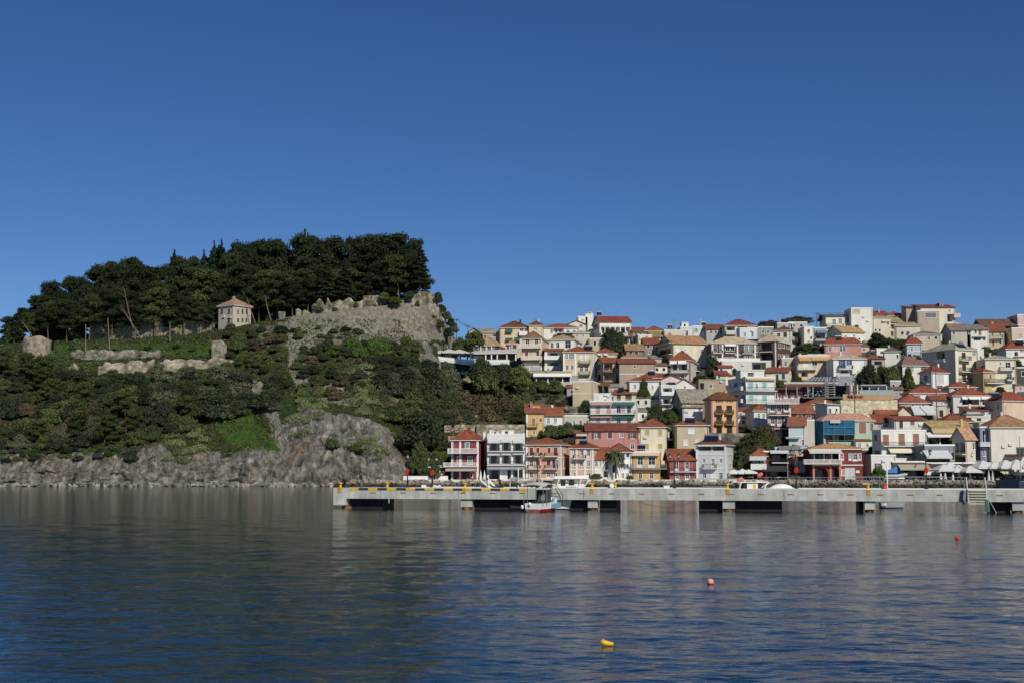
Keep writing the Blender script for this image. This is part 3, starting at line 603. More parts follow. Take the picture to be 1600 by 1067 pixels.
cscat([(535, 670), (575, 680), (610, 700), (600, 720), (545, 705)], 12, 'in the hollow of the grey cliff')
cscat([(440, 655), (500, 645), (505, 662), (450, 690)], 6, 'on the brow of the grey cliff')
cscat([(560, 535), (600, 530), (615, 560), (570, 562)], 9, 'under the bastion')
# ground cover: grass and low scrub, one mass
def ground_cover():
    rng = np.random.default_rng(2); n = 60000; xs = rng.uniform(-60, 840, n); ys = rng.uniform(500, 742, n); pts = []; cols = []
    for x, y in zip(xs, ys):
        d = ray(x, y).normalized(); r = BVH.ray_cast(CAM, d)
        if r[0] is None: continue
        p, nrm = r[0], r[1]
        if abs(nrm.z) < .45 or (in_poly(np.array([x]), np.array([y]), ROCKP)[0] and rng.uniform() < .94): continue
        pts.append(p); 
    c = np.array([tuple(p) for p in pts]); k = fbm(c * [.12, .12, .12], 3, 31)
    keep = (fbm(c * [.2, .2, .2], 3, 77) > -.25); c = c[keep]; k = k[keep]
    V, Fq = leaves(rng, c + rng.normal(size=c.shape) * .15 + [0, 0, .18], .26)
    me = npmesh('ground_cover', V, Fq, [LM['mid'], LM['lush'], LM['brown'], LM['yel']])
    mi = np.where(k > .22, 1, np.where(k < -.28, 2, np.where(rng.uniform(size=len(k)) < .25, 3, 0))).astype(np.int32); me.polygons.foreach_set('material_index', mi)
    o = bpy.data.objects.new('ground_cover', me); C.objects.link(o); tag(o, 'low grass and scrub covering the headland slope', 'ground cover', kind='stuff')
ground_cover()
# ================================================================ houses
def ray_local(px, py, L, ca, sa):
    d = ray(px, py); o = CAM - L
    return Vector((o.x * ca + o.y * sa, -o.x * sa + o.y * ca, o.z)), Vector((d.x * ca + d.y * sa, -d.x * sa + d.y * ca, d.z))
TRIM = paint('#dcdad2')
def win_mesh(w, h, kind, colr):
    """window in its own frame: origin lower left of the opening, s right, o outwards (-y), z up"""
    T = lambda s, z, o: Vector((s, -o, z)); mb = MB(); e = .10
    mb.fbox(T, -e, 0, -e, h + e, -.02, .05); mb.fbox(T, w, w + e, -e, h + e, -.02, .05); mb.fbox(T, 0, w, h, h + e, -.02, .05)
    if kind != 'd': mb.fbox(T, -e - .04, w + e + .04, -e - .06, 0, -.02, .11)
    if kind in 'gdo':
        mb.fbox(T, w / 2 - .035, w / 2 + .035, 0, h, -.13, -.07); mb.fbox(T, 0, .06, 0, h, -.13, -.07); mb.fbox(T, w - .06, w, 0, h, -.13, -.07)
        mb.fbox(T, .06, w - .06, h - .06, h, -.13, -.07)
        mb.fbox(T, .06, w - .06, h * .62, h * .62 + .05, -.125, -.075)
        if kind == 'd': mb.fbox(T, .06, w - .06, 0, h * .28, -.12, -.08)
    return mb
WC = {}
def add_window(parent, T0, face_rz, w, h, kind, colr, frame):
    name = 'door' if (kind == 'd' or h > 1.95) else 'window'
    key = (round(w, 1), round(h, 1), kind, colr, frame.name)
    w, h = max(.3, round(w, 1)), max(.3, round(h, 1))
    if key not in WC:
        T = lambda s, z, o: Vector((s, -o, z)); g = MB(); g.quad(T(0, 0, -.1), T(w, 0, -.1), T(w, h, -.1), T(0, h, -.1))
        pane = g.mesh('pane', CURT if (len(WC) % 4 == 1) else GLASS) if kind in 'gdob' else None; sh = None
        if kind == 's':
            s = MB(); n = max(3, int(h / .28))
            for a, b in ((0, w / 2 - .02), (w / 2 + .02, w)):
                s.fbox(T, a, b, 0, h, -.07, -.03)
                for k in range(n): s.fbox(T, a + .05, b - .05, h * (k + .2) / n, h * (k + .75) / n, -.03, -.005)
            sh = [s.mesh('shutter', pc(colr))]
        if kind == 'o':
            sh = []; 
            for a, b in ((-w / 2 - .06, -.03), (w + .03, w * 1.5 + .06)):
                s = MB(); s.fbox(T, a, b, 0, h, .06, .11); n = max(3, int(h / .28))
                for k in range(n): s.fbox(T, a + .05, b - .05, h * (k + .2) / n, h * (k + .75) / n, .11, .13)
                sh.append(s.mesh('shutter', pc(colr)))
        WC[key] = (win_mesh(w, h, kind, colr).mesh(name, frame), pane, sh)
    fm, pane, sh = WC[key]
    o = bpy.data.objects.new(name, fm); C.objects.link(o); o.parent = parent; o.location = T0; o.rotation_euler = (0, 0, face_rz)
    for nm, m_ in [('pane', pane)] + [('shutter', q) for q in (sh or [])]:
        if m_: q = bpy.data.objects.new(nm, m_); C.objects.link(q); q.parent = o
    return o
def H(name, label, x0, x1, ye, yb, wall, roof=('flat',), a=0, xs=None, d=9.0, Y=None, wins='', cat='house', frame=None, trim=None, over=.45, base=3.5, bands=True, wm=None, clutter=True):
    a = R(a); ca, sa = math.cos(a), math.sin(a); Y = Y or auto_y(yb)
    L = P(x0, yb, Y)
    o, dv = ray_local(x1, (ye + yb) / 2, L, ca, sa); W = o.x - dv.x * o.y / dv.y
    def zat(px, py, depth=0.0):
        o, dv = ray_local(px, py, L, ca, sa); t = (depth - o.y) / dv.y; return o.z + dv.z * t
    xm = (x0 + x1) / 2; ze = zat(xm, ye)
    if xs is not None:
        if xs < x0: o, dv = ray_local(xs, (ye + yb) / 2, L, ca, sa); d = o.y - dv.y * o.x / dv.x
        else: o, dv = ray_local(xs, (ye + yb) / 2, L, ca, sa); t = (W - o.x) / dv.x; d = o.y + dv.y * t
        d = max(3.5, min(14, d))
    root = empty(name, L, a, label, cat); wm = wm or wallm(wall); frame = frame or TRIM; trim = trim or TRIM
    FR = {'F': (lambda s, z, o: Vector((s, -o, z)), 0, W), 'L': (lambda s, z, o: Vector((-o, d - s, z)), -math.pi / 2, d), 'R': (lambda s, z, o: Vector((W + o, s, z)), math.pi / 2, d)}
    ORG = {'F': lambda s, z: Vector((s, 0, z)), 'L': lambda s, z: Vector((0, d - s, z)), 'R': lambda s, z: Vector((W, s, z))}
    def face(px): return 'F' if x0 - 1 <= px <= x1 + 1 else ('L' if px < x0 else 'R')
    def fs(px, py, f):
        o, dv = ray_local(px, py, L, ca, sa)
        if f == 'F': t = -o.y / dv.y; q = o + dv * t; return q.x, q.z
        if f == 'L': t = -o.x / dv.x; q = o + dv * t; return d - q.y, q.z
        t = (W - o.x) / dv.x; q = o + dv * t; return q.y, q.z
    holes = {'F': [], 'L': [], 'R': []}; later = []
    def add_hole(f, s0, s1, z0, z1, rec):
        m_ = FR[f][2]; s0, s1 = max(.12, s0), min(m_ - .12, s1); z0, z1 = max(-base + .3, z0), min(ze - .12, z1)
        if s1 - s0 < .2 or z1 - z0 < .2: return None
        for (b0, b1, c0, c1, _) in holes[f]:
            if s0 < b1 and s1 > b0 and z0 < c1 and z1 > c0: return None
        holes[f].append((s0, s1, z0, z1, rec)); return s0, s1, z0, z1
    toks = [t.split() for t in wins.replace('\n', ';').split(';') if t.strip()]
    nb = 0
    for t in toks:
        k = t[0]
        if k in 'gdsob' and len(k) == 1:
            yt, ybm, pw = float(t[2]), float(t[3]), float(t[4]); c_ = t[5] if len(t) > 5 else 'br'
            for x in t[1].split(','):
                x = float(x); f = face(x + pw / 2); s0, z1 = fs(x, yt, f); s1, z0 = fs(x + pw, ybm, f)
                if s0 > s1: s0, s1 = s1, s0
                s1 = max(s1, s0 + .35); r = add_hole(f, s0, s1, z0, z1, .35 if k == 'b' else .14)
                if r: T, rz, _ = FR[f]; add_window(root, ORG[f](r[0], r[2]), rz, r[1] - r[0], r[3] - r[2], k, c_, frame)
        elif k in ('L', 'arch'):
            xa, xb, yt, ybm = map(float, t[1:5]); dep = float(t[5]) if len(t) > 5 else 1.8; f = face((xa + xb) / 2); s0, z1 = fs(xa, (yt + ybm) / 2, f); s1, _ = fs(xb, (yt + ybm) / 2, f); _, z1 = fs((xa + xb) / 2, yt, f); _, z0 = fs((xa + xb) / 2, ybm, f)
            if s0 > s1: s0, s1 = s1, s0
            r = add_hole(f, s0, s1, z0, z1, dep)
            if r:
                T = FR[f][0]; n = max(1, int((r[1] - r[0]) / 3.2)); q = MB()
                for i in range(n):
                    c0 = r[0] + (r[1] - r[0]) * (i + .22) / n; c1 = r[0] + (r[1] - r[0]) * (i + .72) / n
                    q.fbox(T, c0, c1, r[2] + .02, r[2] + (r[3] - r[2]) * .82, -dep, -dep + .05)
                q.build('glazed_door', GLASS, root)
                if k == 'arch':
                    q = MB(); N = 8; cx = (r[0] + r[1]) / 2; rx = (r[1] - r[0]) / 2; rz_ = min(rx * .7, (r[3] - r[2]) * .4)
                    for i in range(N):
                        t0, t1 = math.pi * i / N, math.pi * (i + 1) / N
                        p0 = (cx - rx * math.cos(t0), r[3] - rz_ + rz_ * math.sin(t0)); p1 = (cx - rx * math.cos(t1), r[3] - rz_ + rz_ * math.sin(t1))
                        q.hexa([T(p0[0], p0[1], .0), T(p1[0], p1[1], .0), T(p1[0], p1[1], -.3), T(p0[0], p0[1], -.3), T(p0[0], r[3], 0), T(p1[0], r[3], 0), T(p1[0], r[3], -.3), T(p0[0], r[3], -.3)])
                    q.build('arch', wm, root)
        else: later.append(t)
    # walls
    mb = MB(); zb = -base
    for f in ('F', 'L', 'R'):
        T, _, m_ = FR[f]; hs = holes[f]; S_ = sorted({0, m_} | {h_[0] for h_ in hs} | {h_[1] for h_ in hs}); Z_ = sorted({zb, ze} | {h_[2] for h_ in hs} | {h_[3] for h_ in hs})
        for i in range(len(S_) - 1):
            for j in range(len(Z_) - 1):
                cs, czz = (S_[i] + S_[i + 1]) / 2, (Z_[j] + Z_[j + 1]) / 2
                if not any(h_[0] < cs < h_[1] and h_[2] < czz < h_[3] for h_ in hs):
                    mb.quad(T(S_[i], Z_[j], 0), T(S_[i + 1], Z_[j], 0), T(S_[i + 1], Z_[j + 1], 0), T(S_[i], Z_[j + 1], 0))
        for (s0, s1, z0, z1, rc) in hs:
            mb.quad(T(s0, z0, 0), T(s1, z0, 0), T(s1, z0, -rc), T(s0, z0, -rc)); mb.quad(T(s0, z1, 0), T(s0, z1, -rc), T(s1, z1, -rc), T(s1, z1, 0))
            mb.quad(T(s0, z0, 0), T(s0, z0, -rc), T(s0, z1, -rc), T(s0, z1, 0)); mb.quad(T(s1, z0, 0), T(s1, z1, 0), T(s1, z1, -rc), T(s1, z0, -rc))
            mb.quad(T(s0, z0, -rc), T(s1, z0, -rc), T(s1, z1, -rc), T(s0, z1, -rc))
    mb.quad((0, d, zb), (W, d, zb), (W, d, ze), (0, d, ze)); mb.quad((0, 0, zb), (W, 0, zb), (W, d, zb), (0, d, zb))
    rt = roof[0]; yz = roof[1] if len(roof) > 1 else None; rcol = roof[2] if len(roof) > 2 else '#7d4234'; ov = over
    zr = None
    if rt == 'flat':
        mb.quad((0, 0, ze), (W, 0, ze), (W, d, ze), (0, d, ze)); wallo = mb.build('wall', wm, root)
        ph = .35
        q = MB(); e = .06; q.box(-e, W + e, -e, .16, ze + .003, ze + ph); q.box(-e, W + e, d - .16, d + e, ze + .003, ze + ph); q.box(-e, .16, .162, d - .162, ze + .003, ze + ph); q.box(W - .16, W + e, .162, d - .162, ze + .003, ze + ph); q.build('parapet', trim, root)
    else:
        rm = roofm(rcol); q = MB(); th = .16; X0, X1, Y0, Y1 = -ov, W + ov, -ov, d + ov
        if rt == 'hip':
            zr = max(ze + .7, zat(xm, yz, d / 2)); ins = min(W, d) / 2 + ov
            if W >= d: r0, r1 = Vector((X0 + ins, d / 2, zr)), Vector((X1 - ins, d / 2, zr))
            else: r0, r1 = Vector((W / 2, Y0 + ins, zr)), Vector((W / 2, Y1 - ins, zr))
            c_ = [Vector((X0, Y0, ze)), Vector((X1, Y0, ze)), Vector((X1, Y1, ze)), Vector((X0, Y1, ze))]
            if W >= d: q.quad(c_[0], c_[1], r1, r0); q.poly([c_[1], c_[2], r1]); q.quad(c_[2], c_[3], r0, r1); q.poly([c_[3], c_[0], r0]); hips = [(c_[0], r0), (c_[3], r0), (c_[1], r1), (c_[2], r1), (r0, r1)]
            else: q.poly([c_[0], c_[1], r0]); q.quad(c_[1], c_[2], r1, r0); q.poly([c_[2], c_[3], r1]); q.quad(c_[3], c_[0], r0, r1); hips = [(c_[0], r0), (c_[1], r0), (c_[2], r1), (c_[3], r1), (r0, r1)]
            for A, B in hips:
                if (A - B).length > .2: q.tube([A + Vector((0, 0, .03)), B + Vector((0, 0, .03))], .11, 5)
        elif rt == 'gx':     # ridge along the facade
            zr = max(ze + .6, zat(xm, yz, d / 2)); sl = (zr - ze) / (d / 2); ez = ze - sl * ov
            A = [Vector((X0, Y0, ez)), Vector((X1, Y0, ez)), Vector((X1, d / 2, zr)), Vector((X0, d / 2, zr)), Vector((X0, Y1, ez)), Vector((X1, Y1, ez))]; up = Vector((0, 0, th))
            q.hexa([A[0], A[1], A[2], A[3], A[0] + up, A[1] + up, A[2] + up, A[3] + up]); q.hexa([A[3], A[2], A[5], A[4], A[3] + up, A[2] + up, A[5] + up, A[4] + up]); q.tube([A[3] + up, A[2] + up], .11, 5)
            mb.poly([(0, 0, ze), (0, d / 2, zr), (0, d, ze)]); mb.poly([(W, 0, ze), (W, d / 2, zr), (W, d, ze)])
        elif rt == 'gy':     # front gable
            zr = max(ze + .6, zat(xm, yz, 0)); sl = (zr - ze) / (W / 2); ez = ze - sl * ov
            A = [Vector((X0, Y0, ez)), Vector((W / 2, Y0, zr)), Vector((X1, Y0, ez)), Vector((X0, Y1, ez)), Vector((W / 2, Y1, zr)), Vector((X1, Y1, ez))]; up = Vector((0, 0, th))
            q.hexa([A[0], A[1], A[4], A[3], A[0] + up, A[1] + up, A[4] + up, A[3] + up]); q.hexa([A[1], A[2], A[5], A[4], A[1] + up, A[2] + up, A[5] + up, A[4] + up]); q.tube([A[1] + up, A[4] + up], .11, 5)
            mb.poly([(0, 0, ze), (W, 0, ze), (W / 2, 0, zr)]); mb.poly([(0, d, ze), (W, d, ze), (W / 2, d, zr)])
        elif rt == 'shed':
            zr = max(ze + .5, zat(xm, yz, d)); sl = (zr - ze) / d; up = Vector((0, 0, th)); A = [Vector((X0, Y0, ze - sl * ov)), Vector((X1, Y0, ze - sl * ov)), Vector((X1, Y1, zr + sl * ov)), Vector((X0, Y1, zr + sl * ov))]
            q.hexa(A + [p + up for p in A]); mb.poly([(0, 0, ze), (0, d, zr), (0, d, ze)]); mb.poly([(W, 0, ze), (W, d, zr), (W, d, ze)]); mb.quad((0, d, ze), (W, d, ze), (W, d, zr), (0, d, zr))
        wallo = mb.build('wall', wm, root); ro = q.build('roof', rm, root)
        if rt == 'hip':
            q = MB(); q.box(X0 + .03, X1 - .03, Y0 + .03, Y1 - .03, ze - th, ze - .01); q.build('eaves', trim, ro)
    # pipes, air conditioners and roof clutter every lived-in house has
    rr = random.Random(int(x0 * 7 + ye)); T = FR['F'][0]; Hh = ze
    if W > 3 and Hh > 3 and clutter:
        xx = .25 if rr.random() < .5 else W - .25; q = MB(); q.tube([T(xx, ze - .1, .09), T(xx, 0, .09)], .05, 5); q.build('drainpipe', paint(rr.choice(['#8b8a84', '#6f6256', '#b0aea6'])), root)
        for k in range(rr.randint(0, 2)):
            s_, z_ = rr.uniform(.5, W - 1.1), rr.uniform(Hh * .35, Hh * .9)
            if not any(a_ - .9 < s_ < b_ + .1 and c0 - .6 < z_ < c1 + .1 for (a_, b_, c0, c1, _) in holes['F']):
                q = MB(); q.fbox(T, s_, s_ + .8, z_, z_ + .55, .01, .3); a_ = q.build('air_conditioner', paint('#c4c3bd'), root)
        if rt != 'flat' and rr.random() < .45:
            cx = rr.uniform(.25, .75) * W; q = MB(); q.box(cx - .25, cx + .25, d * .5 - .25, d * .5 + .25, ze + .1, zr + .55); q.box(cx - .33, cx + .33, d * .5 - .33, d * .5 + .33, zr + .55, zr + .68); q.build('chimney', wm, root)
        if rr.random() < .4:
            cx = rr.uniform(.15, .85) * W; top = (zr or ze) + rr.uniform(1.2, 2.4); cy = d * .55; q = MB(); q.tube([(cx, cy, ze), (cx, cy, top)], .03, 4)
            for i_, dz in enumerate((.1, .35, .6)): q.tube([(cx - .5 + i_ * .1, cy, top - dz), (cx + .5 - i_ * .1, cy, top - dz)], .018, 4)
            q.build('antenna', STEEL, root)
    # trim, balconies, awnings ...
    for t in later:
        k = t[0]
        if k == 'band':
            for yy in t[1].split(','):
                _, z = fs(xm, float(yy), 'F'); q = MB(); q.fbox(FR['F'][0], -.05, W + .05, z - .1, z + .1, .003, .07)
                if xs: q.fbox(FR[face(xs)][0], 0, d, z - .1, z + .1, .003, .065)
                q.build('cornice', trim, root)
        elif k == 'pil':
            for xx in t[1].split(','):
                xx = float(xx); f = face(xx); s, _ = fs(xx, (ye + yb) / 2, f); T, _, m_ = FR[f]; s = min(m_ - .22, max(.22, s)); q = MB(); q.fbox(T, s - .22, s + .22, zb, ze - .2, .004, .09); q.build('pilaster', pc(t[2]) if len(t) > 2 else trim, root)
        elif k == 'bal':
            xa, xb, yt, ysl = map(float, t[1:5]); st = t[5]; c_ = t[6] if len(t) > 6 else 'wh'; out = float(t[7]) if len(t) > 7 else 1.15; f = face((xa + xb) / 2); T, _, m_ = FR[f]
            s0, z0 = fs(xa, ysl, f); s1, _ = fs(xb, ysl, f); _, z1 = fs((xa + xb) / 2, yt, f)
            if s0 > s1: s0, s1 = s1, s0
            z1 = max(z1, z0 + .7); z1 = min(z1, z0 + 1.25)
            q = MB(); q.fbox(T, s0, s1, z0 - .16, z0, .004, out); b = q.build('balcony', trim if st != 'rail' or c_ == 'wh' else pc(c_), root)
            q = MB(); e = .05
            if st == 'solid': q.fbox(T, s0, s1, z0 + .002, z1, out - .12, out); q.fbox(T, s0, s0 + .12, z0 + .002, z1, .01, out - .122); q.fbox(T, s1 - .12, s1, z0 + .002, z1, .01, out - .122); q.build('parapet', pc(c_), b)
            else:
                bar = .022 if st == 'rail' else .06; stp = .2 if st == 'rail' else .27; mt = METAL if (st == 'rail' and c_ == 'wh') else pc(c_)
                q.fbox(T, s0, s1, z1 - .07, z1, out - .09, out); q.fbox(T, s0, s1, z0 + .06, z0 + .11, out - .08, out - .01)
                n = max(2, int((s1 - s0) / stp))
                for i in range(n + 1):
                    x = s0 + bar + (s1 - s0 - 2 * bar) * i / n; q.fbox(T, x - bar, x + bar, z0 + .11, z1 - .07, out - .045 - bar, out - .045 + bar)
                for x in (s0, s1 - .06):
                    q.fbox(T, x, x + .06, z1 - .07, z1, .01, out - .09)
                    for i in range(max(1, int(out / stp))): q.fbox(T, x, x + 2 * bar, z0 + .003, z1 - .07, .05 + i * stp, .05 + i * stp + 2 * bar)
                q.build('railing', mt, b)
        elif k == 'awn':
            xa, xb, yt, ya = map(float, t[1:5]); c_ = t[5]; out = float(t[6]) if len(t) > 6 else 1.3; f = face((xa + xb) / 2); T, _, m_ = FR[f]
            s0, z1 = fs(xa, yt, f); s1, _ = fs(xb, yt, f); _, z0 = fs((xa + xb) / 2, ya, f)
            if s0 > s1: s0, s1 = s1, s0
            z0 = min(z0, z1 - .1); n = 1
            q = MB(); zm = z0 + (z1 - z0) * .2
            q.hexa([T(s0, zm, out), T(s1, zm, out), T(s1, z1 - .03, .05), T(s0, z1 - .03, .05), T(s0, zm + .03, out), T(s1, zm + .03, out), T(s1, z1, .05), T(s0, z1, .05)])
            q.fbox(T, s0, s1, z0, zm, out - .02, out + .01)
            for x in (s0 + .1, s1 - .13): q.fbox(T, x, x + .03, z1 - .5, z1 - .45, .02, out)
            q.build('awning', mat('canvas_' + c_, col(PCOL.get(c_, c_) , K), .9, .06, 1), root)
        elif k == 'col':
            for xx in t[1].split(','):
                s, z1 = fs(float(xx), float(t[2]), 'F'); _, z0 = fs(float(xx), float(t[3]), 'F'); q = MB(); q.fbox(FR['F'][0], s - .14, s + .14, z0, z1, .01, .3); q.build('column', pc(t[4]) if len(t) > 4 else trim, root)
        elif k == 'chim':
            for xx in t[1].split(','):
                xx = float(xx); z = zat(xx, float(t[2]), 2.5); o_, dv = ray_local(xx, float(t[2]), L, ca, sa); x = (o_ + dv * ((2.5 - o_.y) / dv.y)).x
                q = MB(); q.box(x - .28, x + .28, 2.22, 2.78, ze + .1, z - .12); q.box(x - .36, x + .36, 2.14, 2.86, z - .12, z); q.build('chimney', pc(t[3]) if len(t) > 3 else wm, root)
        elif k == 'ant':
            for xx in t[1].split(','):
                xx = float(xx); z = zat(xx, float(t[2]), 4); o_, dv = ray_local(xx, float(t[2]), L, ca, sa); x = (o_ + dv * ((4 - o_.y) / dv.y)).x
                q = MB(); q.tube([(x, 4, ze), (x, 4, z)], .03, 5)
                for i, dz in enumerate((.1, .3, .5)): q.tube([(x - .5 + i * .1, 4, z - dz), (x + .5 - i * .1, 4, z - dz)], .02, 4)
                q.tube([(x, 3.6, z - .3), (x, 4.5, z - .3)], .02, 4); q.build('antenna', STEEL, root)
        elif k == 'sol':
            xx, yy = float(t[1]), float(t[2]); dep = 1.6; z = zat(xx, yy, dep); o_, dv = ray_local(xx, yy, L, ca, sa); x = (o_ + dv * ((dep - o_.y) / dv.y)).x; wd = float(t[3]) if len(t) > 3 else 2.0
            q = MB(); z = max(z, ze + .5)
            q.hexa([(x - wd / 2, dep - .7, z - .55), (x + wd / 2, dep - .7, z - .55), (x + wd / 2, dep + .7, z + .55), (x - wd / 2, dep + .7, z + .55), (x - wd / 2, dep - .74, z - .48), (x + wd / 2, dep - .74, z - .48), (x + wd / 2, dep + .66, z + .62), (x - wd / 2, dep + .66, z + .62)])
            for sx in (-.9, .9): q.tube([(x + sx * wd / 2, dep + .7, ze), (x + sx * wd / 2, dep + .7, z + .55)], .03, 4); q.tube([(x + sx * wd / 2, dep - .7, ze - .1), (x + sx * wd / 2, dep - .7, z - .5)], .03, 4)
            so = q.build('solar_panel', mat('solar_glass', (.012, .018, .035, 1), .15, .2, 2, spec=.6), root)
            q = MB(); q.tube([(x - wd / 2, dep + .75, z + .8), (x + wd / 2, dep + .75, z + .8)], .24, 9); q.build('tank', STEEL, so)
        elif k == 'box':      # rooftop room / stair box: x0 x1 ytop colour
            xa, xb, yt = map(float, t[1:4]); dep = 2.2; z = zat((xa + xb) / 2, yt, dep); v = []
            for xx in (xa, xb): o_, dv = ray_local(xx, yt, L, ca, sa); v.append((o_ + dv * ((dep - o_.y) / dv.y)).x)
            q = MB(); q.box(v[0], v[1], dep, min(d - .3, dep + 4), ze + .004, z); q.box(v[0] - .12, v[1] + .12, dep - .12, min(d - .2, dep + 4.1), z, z + .13); rb = q.build('roof_room', wallm(t[4]) if len(t) > 4 else wm, root)
            wz = max(.6, (z - ze) * .6); q = MB(); q.box(v[0] + (v[1] - v[0]) * .3, v[0] + (v[1] - v[0]) * .55, dep - .03, dep - .003, ze + .3, ze + .3 + wz); q.build('pane', GLASS, rb)
        elif k == 'rail':     # roof terrace railing at height ytop..ybot from x0 to x1
            xa, xb, yt, yl = map(float, t[1:5]); s0, z0 = fs(xa, yl, 'F'); s1, _ = fs(xb, yl, 'F'); _, z1 = fs((xa + xb) / 2, yt, 'F'); q = MB(); T = FR['F'][0]
            if z1 < z0 + .5: z1 = z0 + .9
            q.fbox(T, s0, s1, z1 - .05, z1, -.1, -.05); n = max(2, int((s1 - s0) / .35))
            for i in range(n + 1): x = s0 + (s1 - s0) * i / n; q.fbox(T, x - .02, x + .02, z0, z1 - .05, -.095, -.055)
            q.build('railing', pc(t[5]) if len(t) > 5 else METAL, root)
        elif k == 'txt':
            cu = bpy.data.curves.new('t', 'FONT'); cu.body = t[1].replace('_', ' '); cu.extrude = .03; cu.align_x = 'CENTER'; xa, xb, yt, yl = map(float, t[2:6]); s0, z1 = fs(xa, yt, 'F'); s1, z0 = fs(xb, yl, 'F'); cu.size = 1
            to = bpy.data.objects.new('t', cu); C.objects.link(to); bpy.context.view_layer.update(); me = bpy.data.meshes.new_from_object(to); bpy.data.objects.remove(to)
            xsq = [v.co.x for v in me.vertices]; ysq = [v.co.y for v in me.vertices]; sx = (s1 - s0) / (max(xsq) - min(xsq)); sz = (z1 - z0) / (max(ysq) - min(ysq))
            for v in me.vertices: v.co = Vector((s0 + (v.co.x - min(xsq)) * sx, -.05 - v.co.z, z0 + (v.co.y - min(ysq)) * sz))
            me.materials.clear(); me.materials.append(pc(t[6] if len(t) > 6 else 'dk')); q = bpy.data.objects.new('lettering', me); C.objects.link(q); q.parent = root
    return root
RED, BRN, TAN, GRY, BEI = '#8a4636', '#7c6046', '#a58a66', '#8c8678', '#b0a182'
# ---- upper left: hotels and cafes beside the castle rock
H('stone_house', 'beige stone house with two dark openings behind the red cafe house', 742, 781, 519.5, 545, '#a39a80', ('hip', 514, TAN), wins='b 750 522.5 532 5; b 769 522 526.5 5')
H('small_house', 'tiny roof end with red tiles left of the beige stone house', 733, 748, 518, 540, '#b8a89a', ('gy', 513, RED))
H('hotel', 'yellow house with teal green awnings and a dark red hip roof', 781, 826.5, 512, 548, '#cdb37c', ('hip', 502, '#70392d'), wins='g 791,812 514 522 6; g 791,806 530 538 6; awn 790 801 512.5 520.5 gn .9; awn 790 801 528 533 gn .9; awn 804 812 527 533 gn .9; bal 811 824 517 524 solid; chim 813 500 dk')
H('hotel_wing', 'plain yellow wing on the right of the teal awning house', 826.5, 848, 508.5, 550, '#cfb684', ('hip', 503, '#70392d'), d=8)
H('hotel', 'long white hotel with red roof and grey shutters between yellow house and white block', 848, 902, 512, 540, '#d6d4cc', ('hip', 506.5, RED), wins='g 860,867,873 514.5 520.5 3.5; g 885,895 516 520 4; ; awn 866 882 511 515 #7d4a3c .8; ant 836 499')
H('house', 'cream gabled house beside the white block on the skyline', 886, 916, 507, 530, '#cfc5b0', ('gy', 501, RED), wins='b 905 506.5 511 5')
H('white_block', 'white rooftop block with tanks, left of the big red-roofed hotel', 903, 918, 495.5, 525, '#d9d7d0', ('flat',), wins='rail 903 915 492 496; ant 905 489')
H('white_block', 'taller white block with round tanks on its flat roof', 915, 927, 492, 525, '#dbd9d3', ('flat',), wins='box 918 926 488 #b9a58f; ant 921,935 485; sol 936 492 1.6')
H('big_hotel', 'large white hotel on the skyline under a long red roof', 937, 986, 503, 540, '#d8d5cd', ('gx', 495.5, '#86382c'), a=6, xs=917, wins='''L 939 984 511 521 1.6; L 940 950 525 536 1.5; L 962 972 526 536 1.4; L 974 983 526 536 1.4; g 952,973 501 505 5; b 921,929 500 506 4; L 914 934 512 519 1.5
bal 938 985 519.5 525.5 rail tb 1.3; band 509; col 945,953,961,969,977 511 521; ant 937 482; g 941,949,957,965,975 513 520.5 3''')
H('house', 'tan yellow box house with two dark windows', 920, 948, 529.5, 552, '#b3a06b', ('flat',), wins='b 927.5 533 540 4; b 938.5 534.5 542 4.5')
H('rounded_building', 'cream rounded low building behind the tan box house', 894, 921, 520, 545, '#bdb29b', ('hip', 518, '#a79c86'), wins='b 900,910 523 526 3')
H('low_house', 'low red roof with two solar panels in a row above the white house', 868, 896, 526, 545, '#a9937c', ('shed', 521, RED), wins='sol 876 524 2.4; sol 886 524 2.4')
H('cafe_house', 'dark red cafe house with brown hip roof above the terrace', 739, 776, 540, 556, '#7c3a36', ('hip', 527.5, TAN), wins='g 743,753,762 541 551 4.5; d 769 540 551 3; b 780 541 548 5; col 741,751,760,768 540 553', a=-14, xs=790)
H('cafe_house', 'small red annex with tan roof right of the cafe house', 792, 808, 538, 556, '#7a3a36', ('hip', 532.5, TAN), wins='g 796 540 547 4; col 800 538 548', d=6)
H('yellow_hotel', 'yellow three storey hotel with white balconies and brown hip roof', 815, 847, 529, 579, '#cfb080', ('hip', 519.5, BRN), a=-10, xs=857,
  wins='g 821 530 540 6; g 835.5 529 539 5.5; s 820.5 550 557 4.5 rd; s 838 549 556 4.5 rd; s 819 567 574 4.5 rd; s 828.5 566 573 4.5 rd; s 840.5 566 572 4.5 rd; bal 808 845 537 544 bal wh 1.3; bal 815 845 556 562 bal wh 1.3; bal 815 846 572 578 bal wh 1.2; col 815,846 529 538; ant 819 540')
H('white_house', 'white house with four dark windows and low mustard roof', 857, 898, 531, 565, '#d4d2cb', ('hip', 525, '#a08f5e'), a=-12, xs=920, wins='g 860.5 536 543.5 4.5; g 869 535.5 543 5; g 883 533.5 543.5 9; g 900 535 541 4; g 908.5 536 543.5 4')
H('balcony_house', 'white house with two deep balconies under a rust roof edge', 851, 880, 547.5, 582, '#d8d6cf', ('shed', 545, RED), wins='L 855 878 549 558 2.0; L 855 878 564 573 2.0; bal 850 880 556 561.5 solid wh 1.3; bal 850 880 572 578 solid wh 1.3', d=7)
